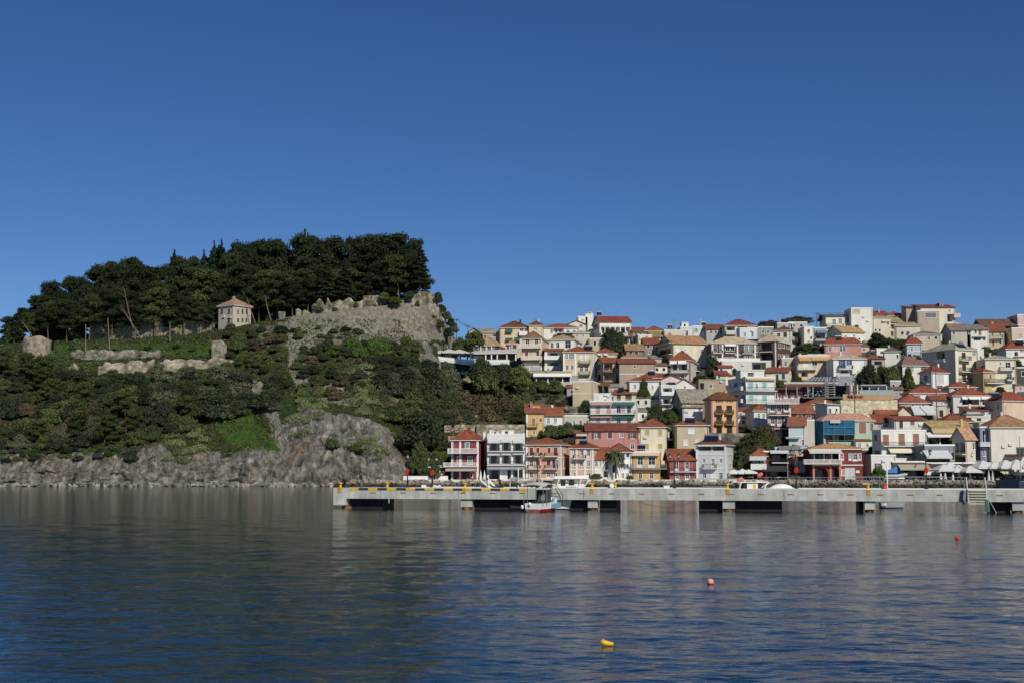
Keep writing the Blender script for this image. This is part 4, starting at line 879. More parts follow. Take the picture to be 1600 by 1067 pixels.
H('apartment_house', 'peach and cream house with green balconies under red hip roof', 880, 929, 550, 594, '#cbb083', ('hip', 541.5, '#8c4031'), wins='g 883,888.5,893 552.5 560.5 4; g 884,892 570 577 4; s 906,914 554 563 5 wh; g 906,914 572 580 5; bal 905 922 561.5 568 rail #6e7a62 1.2; bal 905 922 579 585 rail #6e7a62 1.2; pil 881,899,928; sol 920 544 2.2; d 911 587 592 4')
H('apartment_house', 'cream house end with small balconies, right half of the joined red roof', 930, 964, 552, 592, '#c6bb93', ('hip', 544.5, '#8c4031'), wins='g 934.5,944 554 563 5; g 934.5 569 577 5; bal 933 950 562 566 rail; bal 933 942 575 579 rail; awn 934 940 552 555 wh .6; awn 943 949 552 555 wh .6')
H('veranda_restaurant', 'veranda restaurant with beige roof and long white balustrade', 836, 892, 587, 605, '#8f8a80', ('shed', 580.5, BEI), wins='L 838 891 589 598 4; bal 831 893 596.5 603.5 bal wh 1.4; col 838,856,866,879,891 587 598; awn 833 893 583 588.5 #d8d6cf 1.2', d=8)
H('retaining_house', 'cream retaining house wall with a dark ledge below the veranda', 895, 927, 597, 634, '#c4ad77', ('flat',), a=-14, xs=940, d=5, wins='rail 893 926 592 596 wh; band 615; b 911 625 631 3')
# ---- upper centre
H('low_house', 'low brown roofed house right of the big hotel on the skyline', 987, 1008, 518, 540, '#8d7a62', ('gx', 512.5, '#80402f'), wins='b 992,1000 520 524 3')
H('low_house', 'small skyline house with red roof and water tank on steel legs', 1008, 1038, 517, 540, '#93795e', ('hip', 510, '#84422f'), wins='b 1013,1024 519 524 4; ant 1037,1056 500; sol 1047 511 1.5')
H('house', 'cream wall of a flat house between two red roofs', 1038, 1065, 517, 545, '#cbbb8a', ('flat',), wins='chim 1047 508 #7a5a44; chim 1056 503 #8c8c86; ant 1052 499')
H('low_house', 'low house with dull olive roof behind the cream gabled house', 1017, 1046, 526, 545, '#9a937c', ('gx', 518.5, '#8f7d4b'), wins='b 1024,1032 527 531 4')
H('house', 'small light yellow box with a red lean-to roof on its left', 997, 1019, 524.5, 550, '#cfc08c', ('flat',), a=8, xs=988, wins='b 990.5 529 537 3')
H('low_house', 'shabby brown house with a rust red roof, left of the cream gabled house', 1007, 1030, 537, 560, '#93826a', ('gx', 529, '#86412f'), wins='b 1011,1020 538 544 4; b 1013 548 553 4; b 1024 540 546 3')
H('low_house', 'brown roofed hut wedged above the tan blank wall', 979, 1006, 547, 565, '#8b7860', ('gx', 538.5, '#9a7a52'), wins='b 983,992 549 554 5')
H('gabled_house', 'large cream house with long tan roof and balconied gable', 1052, 1105, 537, 575, '#cfc39b', ('gx', 526, '#a97f52'), a=14, xs=1028, wins='''s 1056 544 549.5 6 wh; s 1069 544 549.5 5.5 wh; g 1095 546 552 4; L 1032 1047 533 541 1.2; L 1031 1048 546 556 1.5; L 1031 1048 562 571 1.5
bal 1028 1051 536 541 rail wh 1.2; bal 1028 1051 552 558 rail wh 1.2; bal 1028 1051 568 574 rail wh 1.2; ant 1099 520''')
H('beige_house', 'beige corner house with rust roof and dark balconies left of the tan wall', 943, 968, 566, 602, '#b39a78', ('gx', 559.5, '#89402f'), a=12, xs=931, wins='g 962 567.5 576 4; g 962 584 594 4; L 944 957 567 578 1.6; L 944 957 583 594 1.6; bal 940 958 575 581 rail #5e4636; bal 940 958 592 597 rail #5e4636; b 934 568 578 5; b 934 585 594 5')
H('tan_block', 'tan blank walled block with one tiny window', 968, 1024, 567, 606, '#a98f6d', ('shed', 561, '#89402f'), wins='b 990.5 571 574.5 2.5; band 584', d=7)
H('low_house', 'white strip of house under a brown roof behind the tan block', 972, 1008, 558.5, 578, '#cdc9bf', ('hip', 552, '#9c7a55'), wins='g 990 560 563 4; g 998 560 563 4')
H('white_cottage', 'white cottage with red hip roof and a dark leafy tree in front', 984, 1030, 594.5, 632, '#cfcfcc', ('hip', 587.5, '#8a3f2f'), wins='g 990 600 607 4; g 1018 602 607 3; L 1016 1027 618 627 1; bal 1015 1030 620 625 rail wh .8')
H('low_house', 'rust red roof with a solar panel above the white cottage', 1000, 1038, 590, 612, '#a08c74', ('hip', 580, '#8a3f2f'), wins='sol 1018 583 1.8; g 1025 592 596 5')
H('white_gable', 'white gabled cottage with sloping stair roof', 1052, 1087, 602, 630, '#d5d2cc', ('gy', 591.5, '#a5543c'), wins='s 1069 603 607 2.5 tb', a=-6)
H('white_gable', 'pale pinkish gable behind the white gabled cottage', 1033, 1066, 592, 615, '#cfb9a5', ('gy', 585.5, '#8d4635'), wins='b 1040 597 602 4')
H('white_house', 'white terrace house with tilted solar panel and outdoor stair', 1033, 1056, 603, 640, '#c9cac8', ('flat',), wins='L 1036 1050 606 612 1.2; bal 1033 1054 612 617 solid; L 1036 1048 622 631 1.4; bal 1033 1052 626 631 rail wh; sol 1050 604 2; g 1040 633 638 4 bl', d=6)
H('cream_villa', 'cream villa with wide red hip roof, white awnings and outside stair', 1048, 1079, 563, 596, '#c7bfae', ('hip', 549.5, '#93452f'), a=-16, xs=1109, wins='''L 1049 1058 567 578 1.6; L 1061 1074 567 578 1.6; awn 1047 1058 563 569 wh 1.2; awn 1060 1073 562 569 wh 1.2; bal 1047 1077 577 582 rail wh 1.2; L 1089 1103 564 577 1.4; bal 1087 1107 574 579 rail wh 1; s 1082 566 570 3 wh; pil 1079 #97584c; g 1052,1064 585 591 5; box 1058 1072 553 #8c8276''')
H('porch_house', 'brown roofed porch house with laundry on the balcony', 912, 952, 602, 626, '#6e5a4a', ('shed', 598.5, '#7a4632'), wins='L 914 930 604 620 3; L 934 951 604 616 3; col 921,931,942 603 622 #7a6653; s 940,944,948 607 612 2 #b9a6b0; bal 930 955 612 618 rail', d=7)
H('white_house', 'low white wall house between the porch house and the yellow cabin', 927, 956, 616, 634, '#d2d1cb', ('flat',), wins='g 944 623 626 4; s 930 618 625 5 #c3ccd2')
H('yellow_cabin', 'small pale yellow cabin with two brown doors', 958, 993, 615, 634, '#cbc38c', ('gx', 609, '#8b4c38'), a=-12, xs=1006, wins='s 963.5 616 626 7 br; s 977 616 626 10 br; sol 970 609 1.6', d=7)
H('striped_awning_house', 'white house with pink awnings on the left half and green ones on the right', 922, 993, 627.5, 676, '#d9d8d4', ('flat',), a=-8, xs=1005, wins='''s 931,947.5 633.5 645.5 7 pk; g 963.5 633.5 644.5 6; g 979.5 633.5 644.5 6; s 931,947.5 652.5 663 7 pk; g 963.5,979.5 652.5 663 6; awn 923 956.5 628 633 #a8837a .9; awn 957.5 992 628 633 #2c6657 .9; awn 923 956.5 648 652.5 #a8837a .9; awn 957.5 992 648 652.5 #2c6657 .9
bal 922 993 641 646.5 rail wh 1.1; bal 922 993 659 664 rail wh 1.1; rail 922 993 623 627 wh; s 971 637 643 5 pk''')
H('stone_house', 'old grey stone house under a broad weathered stone roof', 1066, 1110, 627, 660, '#8e8673', ('gx', 609, '#8a8071'), a=16, xs=1051, wm=stonem('#8e8673'), wins='s 1073 626 633 4 or_; b 1054,1060 629 636 3')
H('white_house', 'small white house with blue window below the stone house', 1067, 1098, 636, 662, '#d2d1cc', ('shed', 631, '#98806a'), wins='g 1091 636 641 4 bl; rail 1082 1104 647 650 gn')
# ---- skyline centre right
H('white_house', 'small bluish white skyline house beside a tall metal flue', 1063, 1082, 512, 530, '#bfc5c4', ('flat',), wins='box 1065 1076 504 #d0cfc9; g 1071 517 525 4')
H('white_house', 'white skyline house with aqua shutters', 1082, 1104, 510.5, 530, '#c7cac5', ('flat',), wins='o 1086 513 519 3 aq; o 1096 513 518 2 aq; chim 1094.5 498 #9a9a96; ant 1081 500; sol 1100 507 1.4')
H('long_house', 'long skyline house with plain red roof above grey walls', 1104, 1132, 514, 534, '#a9a59a', ('gx', 508, '#7d3f33'), wins='g 1109,1124 516 521 4; b 1117 517 521 3')
H('balcony_house', 'beige arcaded house with crimson hip roof on the skyline', 1133, 1182, 508.5, 540, '#bdb391', ('hip', 499.5, '#7c3232'), wins='L 1135 1148 511 516.5 1.4; L 1153 1168 508.8 514 1.2; bal 1134 1150 517 522.5 bal; L 1137 1147 523.5 529 1.2; ant 1174 493; g 1150 513 518 2.5')
H('lilac_block', 'lilac white box with dark blue band right of the crimson roof', 1156, 1184.5, 513.5, 532, '#c8cbd6', ('flat',), wins='g 1162 520 526.5 3.5; g 1174 519 526 3.5; awn 1156 1185 530 535 nb .8; ant 1174 494', d=6, Y=414)
H('stone_house', 'rough grey stone house behind the hotel right wing', 1185, 1209, 512, 536, '#8c8a7e', ('flat',), wm=stonem('#8c8a7e'), wins='b 1190,1198 516 521 4')
H('brick_hotel', 'brown brick hotel with white pilasters and balconies', 1112, 1186, 536.5, 580, '#5e3f39', ('hip', 526.5, '#bca884'), d=9, xs=1100, a=3, wins='''g 1114.5,1125 539 549 5.5; g 1133.5,1141.5 540 548 6; g 1163,1170 540 549 6; g 1180 539 550 4; g 1114.5 557 562 6; g 1133,1141 558 564 5.5; g 1163,1171 557 563 5; g 1181 557 563 4
awn 1132 1149 537 541 wh .8; bal 1113 1129 547.5 551.5 rail wh .9; bal 1132 1149 547.5 551.5 rail wh .9; bal 1159 1177 547.5 552 rail wh .9; pil 1113,1129,1152.5,1180; band 554; bal 1113 1186 560 565 solid wh 1.4''')
H('brick_hotel', 'brown brick corner wing with a dark loggia and a row of white framed windows', 1188, 1213, 533, 580, '#5b3d37', ('hip', 525.5, '#bca884'), a=-30, xs=1244, wins='''L 1189.5 1205 537 548 1.6; g 1216,1222 536 544 4; g 1228.5 537 545 4.5; g 1236.5 538 545.5 4; g 1216,1222 553.5 561 4; g 1228.5 554 561 4; g 1237 555 559.5 4; pil 1213.5; bal 1188 1207 547 550 rail wh 1; L 1190 1208 553 562 2''')
H('porch_block', 'white terrace slab on a dark porch under the brick hotel', 1128, 1205, 565, 582, '#c6c4bc', ('flat',), wins='L 1175 1197 566 577 3; L 1206 1212 566 577 2', d=5, Y=384)
H('low_house', 'two tier white house with small red roofs beside dark cypress', 1123, 1144, 573.5, 595, '#cfcdc6', ('shed', 568, '#8a3f32'), wins='b 1125 576 580 4', d=6)
H('low_house', 'lower white shed with a red roof, just under the two tier house', 1119, 1137, 584, 600, '#cfcdc6', ('shed', 579, '#8a3f32'), wins='g 1127 588 591 3', d=4)
H('ruined_house', 'roofless ochre ruin with a dark green gate', 1092, 1134, 594, 618, '#a8936a', ('flat',), wins='L 1094 1100 598 610 1.4; b 1108 600 606 5', trim=stonem('#8f8462'))
H('white_house', 'white house with brown shutters under a flat red roof on the skyline', 1209, 1236, 516, 545, '#cfd0cd', ('hip', 512.5, '#7b382f'), a=-24, xs=1262, wins='s 1214.5 520.5 526 5 br; s 1224 519.5 527 6 br; L 1238 1256 520 529 1.5; bal 1237 1261 527 532 rail #5d4338 1; band 517')
H('white_house', 'white house with one orange shutter next to the brown shuttered house', 1257, 1272, 511.5, 545, '#d5d3cc', ('flat',), wins='s 1261.5 514.5 520.5 4 or_; b 1266 526 530 3')
H('grey_house', 'low grey ruin wall with dark door on the skyline', 1215, 1240, 506, 530, '#a19c8e', ('flat',), wm=stonem('#a19c8e'), wins='b 1223,1231 508 513 4; chim 1218 498 #99958c')
H('grey_house', 'tangled grey terraces with blue canopy left of the tan gable house', 1272, 1292, 513, 545, '#9ea0a0', ('flat',), wins='awn 1275 1292 516 521 #5d7690 1.2; L 1274 1289 523 529 1.4; bal 1273 1291 528 532 rail; g 1278 534 539 4 bl')
H('terrace_house', 'pale stone terraces stepping along the skyline under bare trees', 1233, 1262, 504.5, 530, '#a8a699', ('flat',), wins='b 1238,1250 507 511 4; rail 1236 1260 500 504')
H('ochre_house', 'beige house with two dark windows left of the peach awning house', 1222, 1246, 560.5, 586, '#b7a688', ('flat',), wins='b 1225.5,1236 564 572 4; g 1242 563 567 3; chim 1225 555 wh', d=7)
H('peach_house', 'peach house with long mustard awnings and white balcony', 1248, 1297, 556, 592, '#cfae80', ('flat',), wins='''s 1255 565 574 8 wh; g 1269 564 573 8; d 1286 565 574 5; awn 1248 1267 558.5 564 #b58a3c .9; awn 1267.5 1297 558 563.5 #b58a3c .9; bal 1245 1275 571 577 bal wh 1.2; L 1252 1262 580 588 1; box 1262 1290 553.5 #d3cdbd; chim 1250 552''')
H('dark_red_hut', 'dark red hut with white window frames and solar panel', 1273, 1297, 577, 590, '#6f2a2b', ('shed', 574.5, '#6f3a32'), wins='g 1276 579 583 7; g 1289 578 584 3; sol 1288 569 2', d=5)
H('aqua_shutter_block', 'white apartment block with aqua shutters on two floors', 1166, 1212, 590, 648, '#c9cfcb', ('flat',), a=10, xs=1135, wins='''s 1169 596.5 607 8 aq; s 1191 597 606 7 aq; s 1169.5 617 626 8 aq; s 1191 617.5 626 7 aq; s 1169.5 633 641 8 aq; g 1181 599 606 3; bal 1163 1212 604.5 610 rail wh 1.3; bal 1163 1212 624 629.5 rail wh 1.3; awn 1166 1210 590.5 594 #b09a58 .6; L 1147 1152 598 610 1; L 1158 1164 597 608 1; L 1147 1153 617 628 1; L 1158 1164 617 628 1
g 1139 600 609 4; bal 1141 1163 605 612 solid #bac4cc 1; bal 1141 1163 624 631 solid #bac4cc 1; box 1157 1194 579 #c8c9c4; rail 1166 1212 585 590 wh; band 610,630''')
H('pale_yellow_house', 'pale yellow gabled house with green shutters and door', 1196, 1231, 581, 600, '#cfcb9e', ('gx', 574.5, '#8a4234'), a=-18, xs=1253, wins='s 1212 584.5 597 4.5 gn; s 1221.5 583.5 592 5 gn; s 1233.5 584 591 2.5 wh; g 1203 588 594 4')
H('orange_inn', 'tall orange guest house lettered sail inn with brown balconies', 1111, 1153, 623.5, 677, '#d6a062', ('hip', 613, '#6d3b30'), a=10, xs=1101, frame=paint('#5d3228'), trim=paint('#5d3c30'), wins='''g 1119.5 633.5 644 8; g 1135.5 633.5 644 8; g 1119.5 650.5 661 8; g 1135.5 650.5 661 8; g 1120,1136 667 675.5 7.5; bal 1117 1129.5 640 646 rail #7a5a22 .9; bal 1133 1145.5 640 646 rail #7a5a22 .9; bal 1117 1129.5 657 663 rail #7a5a22 .9; bal 1133 1145.5 657 663 rail #7a5a22 .9; band 665
txt sail_inn 1118 1145 624.6 628.4 dk; pil 1112,1152.5 #8c6276; chim 1134 610''')
H('narrow_house', 'narrow white house with four small blue windows', 1178.5, 1199, 641, 678, '#cfd2d6', ('hip', 633, '#8d4130'), wins='g 1184,1191.5 645.5 653 3 ; g 1184.5,1191.5 662.5 669.5 3; s 1181.5,1186,1190,1194 654 655.5 1.2 dk', a=4)
H('red_white_house', 'tall dark red house with three columns of white framed glass doors', 1200, 1236, 630, 692, '#7a2e2d', ('flat',), wins='''d 1203.5 632 644.5 7; d 1214 632 646 6.5; d 1225 631.5 644 7.5; d 1204 652.5 664.5 6.5; d 1214.5 651 666 6; d 1225.5 652 664 7; d 1215 672.5 684 6; b 1206 675 682 4; bal 1198 1248 621.5 630.5 bal wh 1.2; bal 1202 1234 643.5 648 rail wh 1; bal 1202 1234 664.5 669 rail wh 1; pil 1201,1235; band 649,670; d 1243 630 640.5 4''', xs=1262, a=-8)
H('red_penthouse', 'dark red upper storey with four blue glass windows behind a white balustrade', 1210, 1259, 609, 640, '#762b2b', ('shed', 606.5, '#6b3631'), wins='d 1215,1225,1235 614.5 622.5 5.5; d 1248 612.5 622.5 4.5', d=6, Y=352)
H('red_house', 'dark red house wall with two white windows under a patched rust roof', 1237, 1272, 644.5, 676, '#7a3a3a', ('gx', 631, '#8b4a38'), wins='g 1246 647 652 7.5; g 1259.5 647 652 7.5; chim 1262 636 gy; chim 1252 636 or_', d=8)
H('low_house', 'wide hip roof of plain red tiles above the patched rust roof', 1260, 1312, 630.5, 650, '#b9b2a4', ('hip', 621.5, '#8d4634'), wins='', d=9)
H('grey_gable', 'weathered grey side wall and white front with two slim dark windows', 1293, 1312, 632, 664, '#cfd0cc', ('shed', 630, '#b0aca0'), a=22, xs=1274, wins='b 1295.5,1305.5 637.5 645.5 3; s 1296,1308 649 650.5 2.5 wh', d=8)
H('light_blue_house', 'pale blue house with aqua roof terrace wall', 1233, 1258, 665, 708, '#b5c9cf', ('gx', 652, '#94503d'), xs=1272, a=-14, wins='g 1252.5 686.5 695.5 4.5; bal 1211 1262 697.5 704 solid #a9c9d2 1.6; awn 1228 1250 682 685 gy .8; band 682')
H('concrete_wall_house', 'tall bare beige concrete flank behind the pale blue house', 1256, 1273, 657, 704, '#b8ae98', ('flat',), d=9, Y=314, wins='')
H('netted_building', 'mint building under repair draped in blue scaffold net beneath a pale terracotta roof', 1287, 1366, 656.5, 700, '#9cc0a6', ('hip', 646, '#b88468'), a=5, xs=1276, wins='''s 1341.5 659.5 677 12 tb; s 1359 660.5 672.5 6 tb; chim 1356 648 wh; chim 1357.5 651 wh; L 1290 1335 678 690 3; ''')
H('red_restaurant', 'dark red restaurant with ochre roof skirt, glass veranda and orange arches', 1270, 1348, 701, 750, '#7c2f2a', ('hip', 692.5, '#b78a50'), wins='''d 1313.5 708.5 719 4.5; d 1326.5 708.5 719 4.5; d 1333 708.5 720 6.5; d 1341.5 708.5 719 4; L 1271 1311 707 722 3; arch 1272.5 1294 731 749 2; arch 1301 1311 731 749 2; s 1321 731 748 14 lg; g 1315 733 742 3.5
bal 1254 1313 717 723.5 bal wh 1.4; awn 1262 1313 701 708 lg 1.8; pil 1271,1297.5,1312.5 #b46a48; band 726; s 1338 735 737 4 wh; col 1272,1287,1299,1311 707 718; ant 1270 691''')
H('dark_bar', 'dark open bar with black awning beside the red arcade restaurant', 1193, 1232, 706, 750, '#4a2228', ('flat',), wins='L 1204 1231 708 722 3; L 1192 1230 731 748 4; awn 1189 1226 726 736 #33343a 2.2; awn 1202 1231 703 708 lg 1.2; bal 1205 1231 716 722 rail; s 1211 727 729 10 wh', d=8)
H('small_red_house', 'small crimson house with white awning and red hip roof next to the black awning bar', 1175, 1198, 712, 750, '#8d2f38', ('hip', 701, '#9a4a35'), a=-18, xs=1207, wins='g 1178,1189 718 726 6; awn 1172 1198 712 719 lg 1.2; bal 1174 1198 724 732 solid wh 1; L 1177 1196 735 748 2', d=7)
# ---- waterfront row
G = '#6f9e8c'
H('red_waterfront_house', 'crimson waterfront house with green shutters and two white balconies', 705, 748, 687, 748.5, '#8f323d', ('hip', 672, '#8f4130'), xs=761, a=-6, wins=f'''s 727 691 699.5 6.5 gg; s 745 690.5 696 6.5 gg; s 714.5 713 724 7 gg; s 731 713 724 7 gg; L 708 714 736 748 .8; L 724 730 736 748 .8; s 697.5 735 748 7 #3f6a74; bal 701 747 700 707 bal wh 1.6; bal 694 746 722 728 bal wh 1.6; awn 698 745 728 735.5 #a59c86 2
pil 706,719,747; pil 757; chim 757 674 wh; chim 738 677 wh; band 686.5; b 735 738 745 3.5; g 745 737 744 3''')
H('red_annex', 'low crimson annex with a white terrace rail left of the red waterfront house', 683, 696, 729, 748.5, '#8a2f38', ('flat',), wins='g 687.5 735.5 740 5.5; bal 669 696 723.5 728.5 rail wh .8', d=6)
H('white_apartment', 'white three storey balcony block with dark shutters on the waterfront', 761, 820, 680, 748.5, '#d3cfbf', ('flat',), wins='''L 763 780.5 686 703.5 1.7; L 784 798 686 703.5 1.7; L 802 818 686 703.5 1.7; L 763 780.5 706 724 1.7; L 784 798 706 724 1.7; L 802 818 706 724 1.7; L 764 783 731 748 3; L 793 798 731 748 3; L 801 817 733 748 3
awn 762 781 684 692 lg .7; awn 783 798.5 684 691 lg .7; awn 801 819 684 692 lg .7; awn 762 781 705 711 lg .7; awn 783 798.5 705 710.5 lg .7; awn 801 819 705 710 lg .7; awn 761 820 727 733 #8f9296 1.6
bal 761 820 699 704.5 rail wh 1; bal 761 820 720 726 rail wh 1; pil 762,782.5,800,819; box 783 803 672 #d5d4ce; box 769 780 674 #d0cec6; rail 761 820 676 681 wh; chim 767 671 wh; chim 770 672 wh; ant 817 668; band 705,727''')
H('gold_house', 'golden yellow house with a gabled dormer above the waterfront', 822, 850, 644, 681, '#c9a052', ('gx', 631.5, '#87453a'), wins='s 831 652.5 664.5 5.5 tb; s 842.5 653 659 5 tb; s 844 671 678 4 br; bal 823 840 659 666 rail #b59a42 .9; g 832 672 678 4; chim 830 627 #b06a50; box 832 844 634 #c9a052; pil 823')
H('white_house', 'plain white house with red roof joined to the golden house', 850.5, 879, 648.5, 680, '#d6d6d2', ('gx', 636.5, '#8e4836'), wins='d 854.5 653 664 4.5; g 865.5 653 659.5 4.5')
H('low_terrace_house', 'low cream house with four blue grey windows and white roof terrace', 880, 921, 650, 676, '#b6ac8a', ('flat',), wins='s 883,895 656 663.5 4 #7f95a5; s 905.5,916 656 663.5 4 #55708c; rail 881 921 645 649 wh; bal 893 921 664 668 rail wh .8')
H('orange_house', 'orange and salmon waterfront house with dark red shutters', 821.5, 877.5, 694, 749, '#cf8f66', ('hip', 684, '#8c4434'), xs=890, a=-12, wins='''s 827.5 698.5 711 5.5 rd; s 838 698.5 706.5 5 rd; s 855.5 698.5 706.5 5 rd; s 865 698.5 711 6 rd; d 827.5 718 731 5.5; s 837.5 718 726 6 rd; s 854 718 726 6 rd; s 863 718 731 5 rd; d 868.5 718 731 4.5; d 827.5 737 748 5.5; g 838.5 738 746 5; d 854 737.5 747 6; g 865 738 746 6
bal 825 845 706.5 712 rail; bal 852 872 706.5 712 rail; bal 825 845 726 731.5 rail; bal 852 872 726 731.5 rail; band 714,732; pil 822.5,876.5; g 880.5 699 706 3; g 880.5 718 730 3''')
H('peach_house', 'narrow peach waterfront house with white corner strips', 890.5, 927.5, 699.5, 749, '#cfa483', ('hip', 690, '#85402f'), xs=939, a=-14, wins='''g 896 703 710 3.5; d 906.5 703 712 4.5; d 917 702.5 714.5 5; g 896 720 727.5 3.5; g 906 720 727.5 5; g 917 720 727.5 5; g 896 738 745 4; g 917 739 746.5 5.5; bal 897 916 710 715.5 rail; band 733; pil 891.5,901,914,926.5; band 717; sol 911 693 1.8''')
H('pink_long_house', 'long pink house with dark red roof and white framed windows behind the waterfront', 917, 998.5, 672, 722, '#b87770', ('gx', 662, '#7e3a33'), wins='o 928.5 675.5 684.5 7 br; s 949.5 675 684.5 7.5 br; g 968.5 675 682.5 4.5; o 985.5 675 684.5 6 br; g 985 693 700.5 6')
H('pink_wing', 'lower pink wing with a dark striped awning at the left of the long pink house', 899.5, 917.5, 676, 722, '#b87870', ('shed', 672.5, '#8d4a40'), wins='L 901 916 680 685 1.5; awn 900 917 676 681 #b5a99a .8')
H('cream_house', 'tall cream house with mustard shutters and red hip roof', 999.5, 1041, 666.5, 722, '#d8cba0', ('hip', 654, '#8b4234'), a=-10, xs=1053, wins='s 1007.5 671 680 7.5 ye; s 1028 671 680 6.5 ye; s 1007 693 701.5 7 ye; s 1028 693 701.5 7 ye; bal 1042 1054 680 686 rail wh 1.3; L 1043 1049 671 684 1; L 1043 1049 692 701 1')
H('beige_block', 'beige block with white oval blind windows and solar panel on the roof', 1058.5, 1108, 663.5, 728, '#bba979', ('hip', 654, '#85463a'), wins='s 1075.5 669.5 677 9 wh; s 1068.5 686.5 695.5 6 wh; s 1087 686.5 695.5 6 wh; sol 1078 657 2.2')
H('white_cottage', 'white waterfront cottage with red roof and dark doorway next to the palm', 928, 952, 716, 749, '#d6d4ce', ('gx', 699.5, '#8e4433'), wins='g 929.5 720.5 728 4; o 936.5 720.5 728 3 wh; s 945.5 720.5 733 5 #5f6f72; L 943 950 735 745 .8')
H('blue_window_house', 'white house with bright blue shutters and angled red roof behind the palm', 952, 987, 705.5, 749, '#dcdad6', ('hip', 692.5, '#7f4336'), wins='L 955 976 707 719 1.6; s 978.5 707 713.5 5 #23489a; o 976.5 724.5 731.5 3.5 #23489a; L 957 962 725 738 1; d 971 739 748.5 4.5; g 978.5 739 745 4; bal 954 977 719 723 solid wh 1')
H('yellow_house', 'bright yellow house with white doors and an iron balcony on the waterfront', 988, 1031, 707, 749.5, '#cf9f4a', ('flat',), a=-8, xs=1043, wins='''d 996 713 730 8.5; d 1013 713 730 11; s 1032.5 714 727 4 lg; g 997.5 738 747 5.5; g 1015 738 747 6; bal 987 1042 724 731.5 rail gy 1.1; awn 988 1030 707.5 711.5 #c9b487 .8; rail 988 1040 701 706 wh; sol 1002 700 1.8''')
H('small_salmon_house', 'small salmon red house with dark doors and a black iron balcony', 1046.5, 1086.5, 717.5, 749.5, '#9b4b4b', ('gx', 702, '#8c4434'), wins='d 1054 721 735 5.5; d 1070.5 721 735 6; d 1055 740.5 749 6; d 1071 740.5 749 6; bal 1046 1087 730.5 736 rail wh 1; ant 1066 702')
H('grey_white_house', 'light grey house with white corner strips, roof loggia and solar panels', 1088, 1135, 694, 749.5, '#b9bec6', ('hip', 682.5, '#7c3b30'), a=-16, xs=1154, wins='''L 1092 1111 695.5 703.5 2; L 1114 1134 695.5 703.5 2; d 1098 716.5 724 4.5; d 1111.5 716.5 731 5; d 1124.5 716.5 724 4; d 1098 739 748.5 5.5; s 1112 738.5 748.5 7 wh; g 1123.5 738 747 6; band 709,731; pil 1089,1134.5; g 1139,1148,1151 717 724 2; bal 1099 1120 724 731 rail wh 1.1; sol 1106 685 1.7; sol 1116 685 1.7; awn 1091 1134 693 697 lg .8''')
H('white_brown_shutter_house', 'large white house with tall chestnut shutters and long cream awning', 1378, 1448, 673, 728, '#d2d0c9', ('flat',), a=12, xs=1363, wins='''s 1379 678 695 10 tb; s 1403.5 677 695 10.5 tb; s 1426 677 695 10.5 tb; s 1366 678.5 688 5 tb; L 1388 1440 707 711 2; awn 1386 1442 698 707.5 #cfc6a8 1.5; bal 1377 1448 690 696 rail wh 1.2; rail 1364 1450 668 672 gy; g 1367 703 711 8; band 697''')
H('white_brown_shutter_house', 'white upper storey with red roof strip set back above the chestnut shutters', 1398, 1447, 655.5, 676, '#d0cdc4', ('shed', 650.5, '#8a3c31'), wins='s 1405 657 669 6 db; s 1422 656.5 664 7 tb', d=6, Y=322)
H('white_low_house', 'white waterfront corner house with brown shuttered windows under a twig pergola', 1362, 1400, 712, 749, '#cbc9c4', ('flat',), wins='o 1369 703.5 711 8 br; o 1369.5 723 731 5 br; s 1396 722 731 6 tb', d=8, a=5)
# ---- right side of the town
H('white_block', 'long white skyline block with three dark green doors and a roof rail', 1291, 1331, 494.5, 530, '#d2cfc2', ('shed', 492, '#6f675b'), wins='d 1300.5 499 509 5.5; d 1310 498 508 5.5; d 1322 496 507 5.5; bal 1291 1331 506.5 511 rail wh .9; rail 1293 1330 489 493')
H('white_tower_block', 'tall windowless white block with flaking paint on the skyline', 1331, 1364, 482.5, 533, '#d3cfbe', ('flat',), wins='s 1332 483.5 490 12 be; awn 1336 1341 508 511 dk .8; chim 1355 521 gy')
H('pink_house', 'pale pink house end under a long red skyline roof', 1365, 1388, 492, 520, '#c9a5a0', ('gx', 487, '#8a3b30'), wins='chim 1373 481 gy; ant 1373 478')
H('low_house', 'grey gabled shed roof right of the pale pink skyline house', 1388, 1414, 493.5, 520, '#a79d88', ('hip', 488, '#8e4436'), wins='b 1394,1403 495 498 4; ant 1395 484')
H('cream_block', 'cream block with two dark windows below the pink skyline house', 1364, 1392, 496, 530, '#c9bb92', ('hip', 493, '#8c8570'), wins='b 1367,1373 514 518 3; b 1386 502 507 3')
H('stair_house', 'narrow yellowish house with outdoor stairs in shade', 1380, 1410, 503, 530, '#b6a569', ('shed', 497, '#94855c'), wins='L 1386 1398 507 514 1.4; b 1402 505 510 4; L 1384 1396 518 525 1.4', a=10, xs=1377)
H('house', 'flat cream house with hipped straw roof beneath the tan towers', 1400, 1438, 509, 540, '#c9bd9c', ('hip', 504, '#9c8b63'), a=-10, xs=1450, wins='b 1408 518 523 4; s 1403 511 518 9 wh; b 1440 512 517 4; awn 1417 1421 518 522 gn .5')
H('tan_tower', 'slim tan tower block with rust cap on the skyline', 1417, 1433, 481, 525, '#ab967a', ('shed', 479.5, '#7c3f33'), a=10, xs=1413, wins='')
H('tan_block', 'tan concrete block with one long dark strip window', 1434.5, 1468, 486.5, 530, '#b19b7b', ('flat',), a=-8, xs=1486, wins='b 1445.5 489 496.5 17; g 1470 488 498 5; g 1476.5 491 498 4; s 1470 504 514 4 #a54a68; g 1477 506.5 512 4')
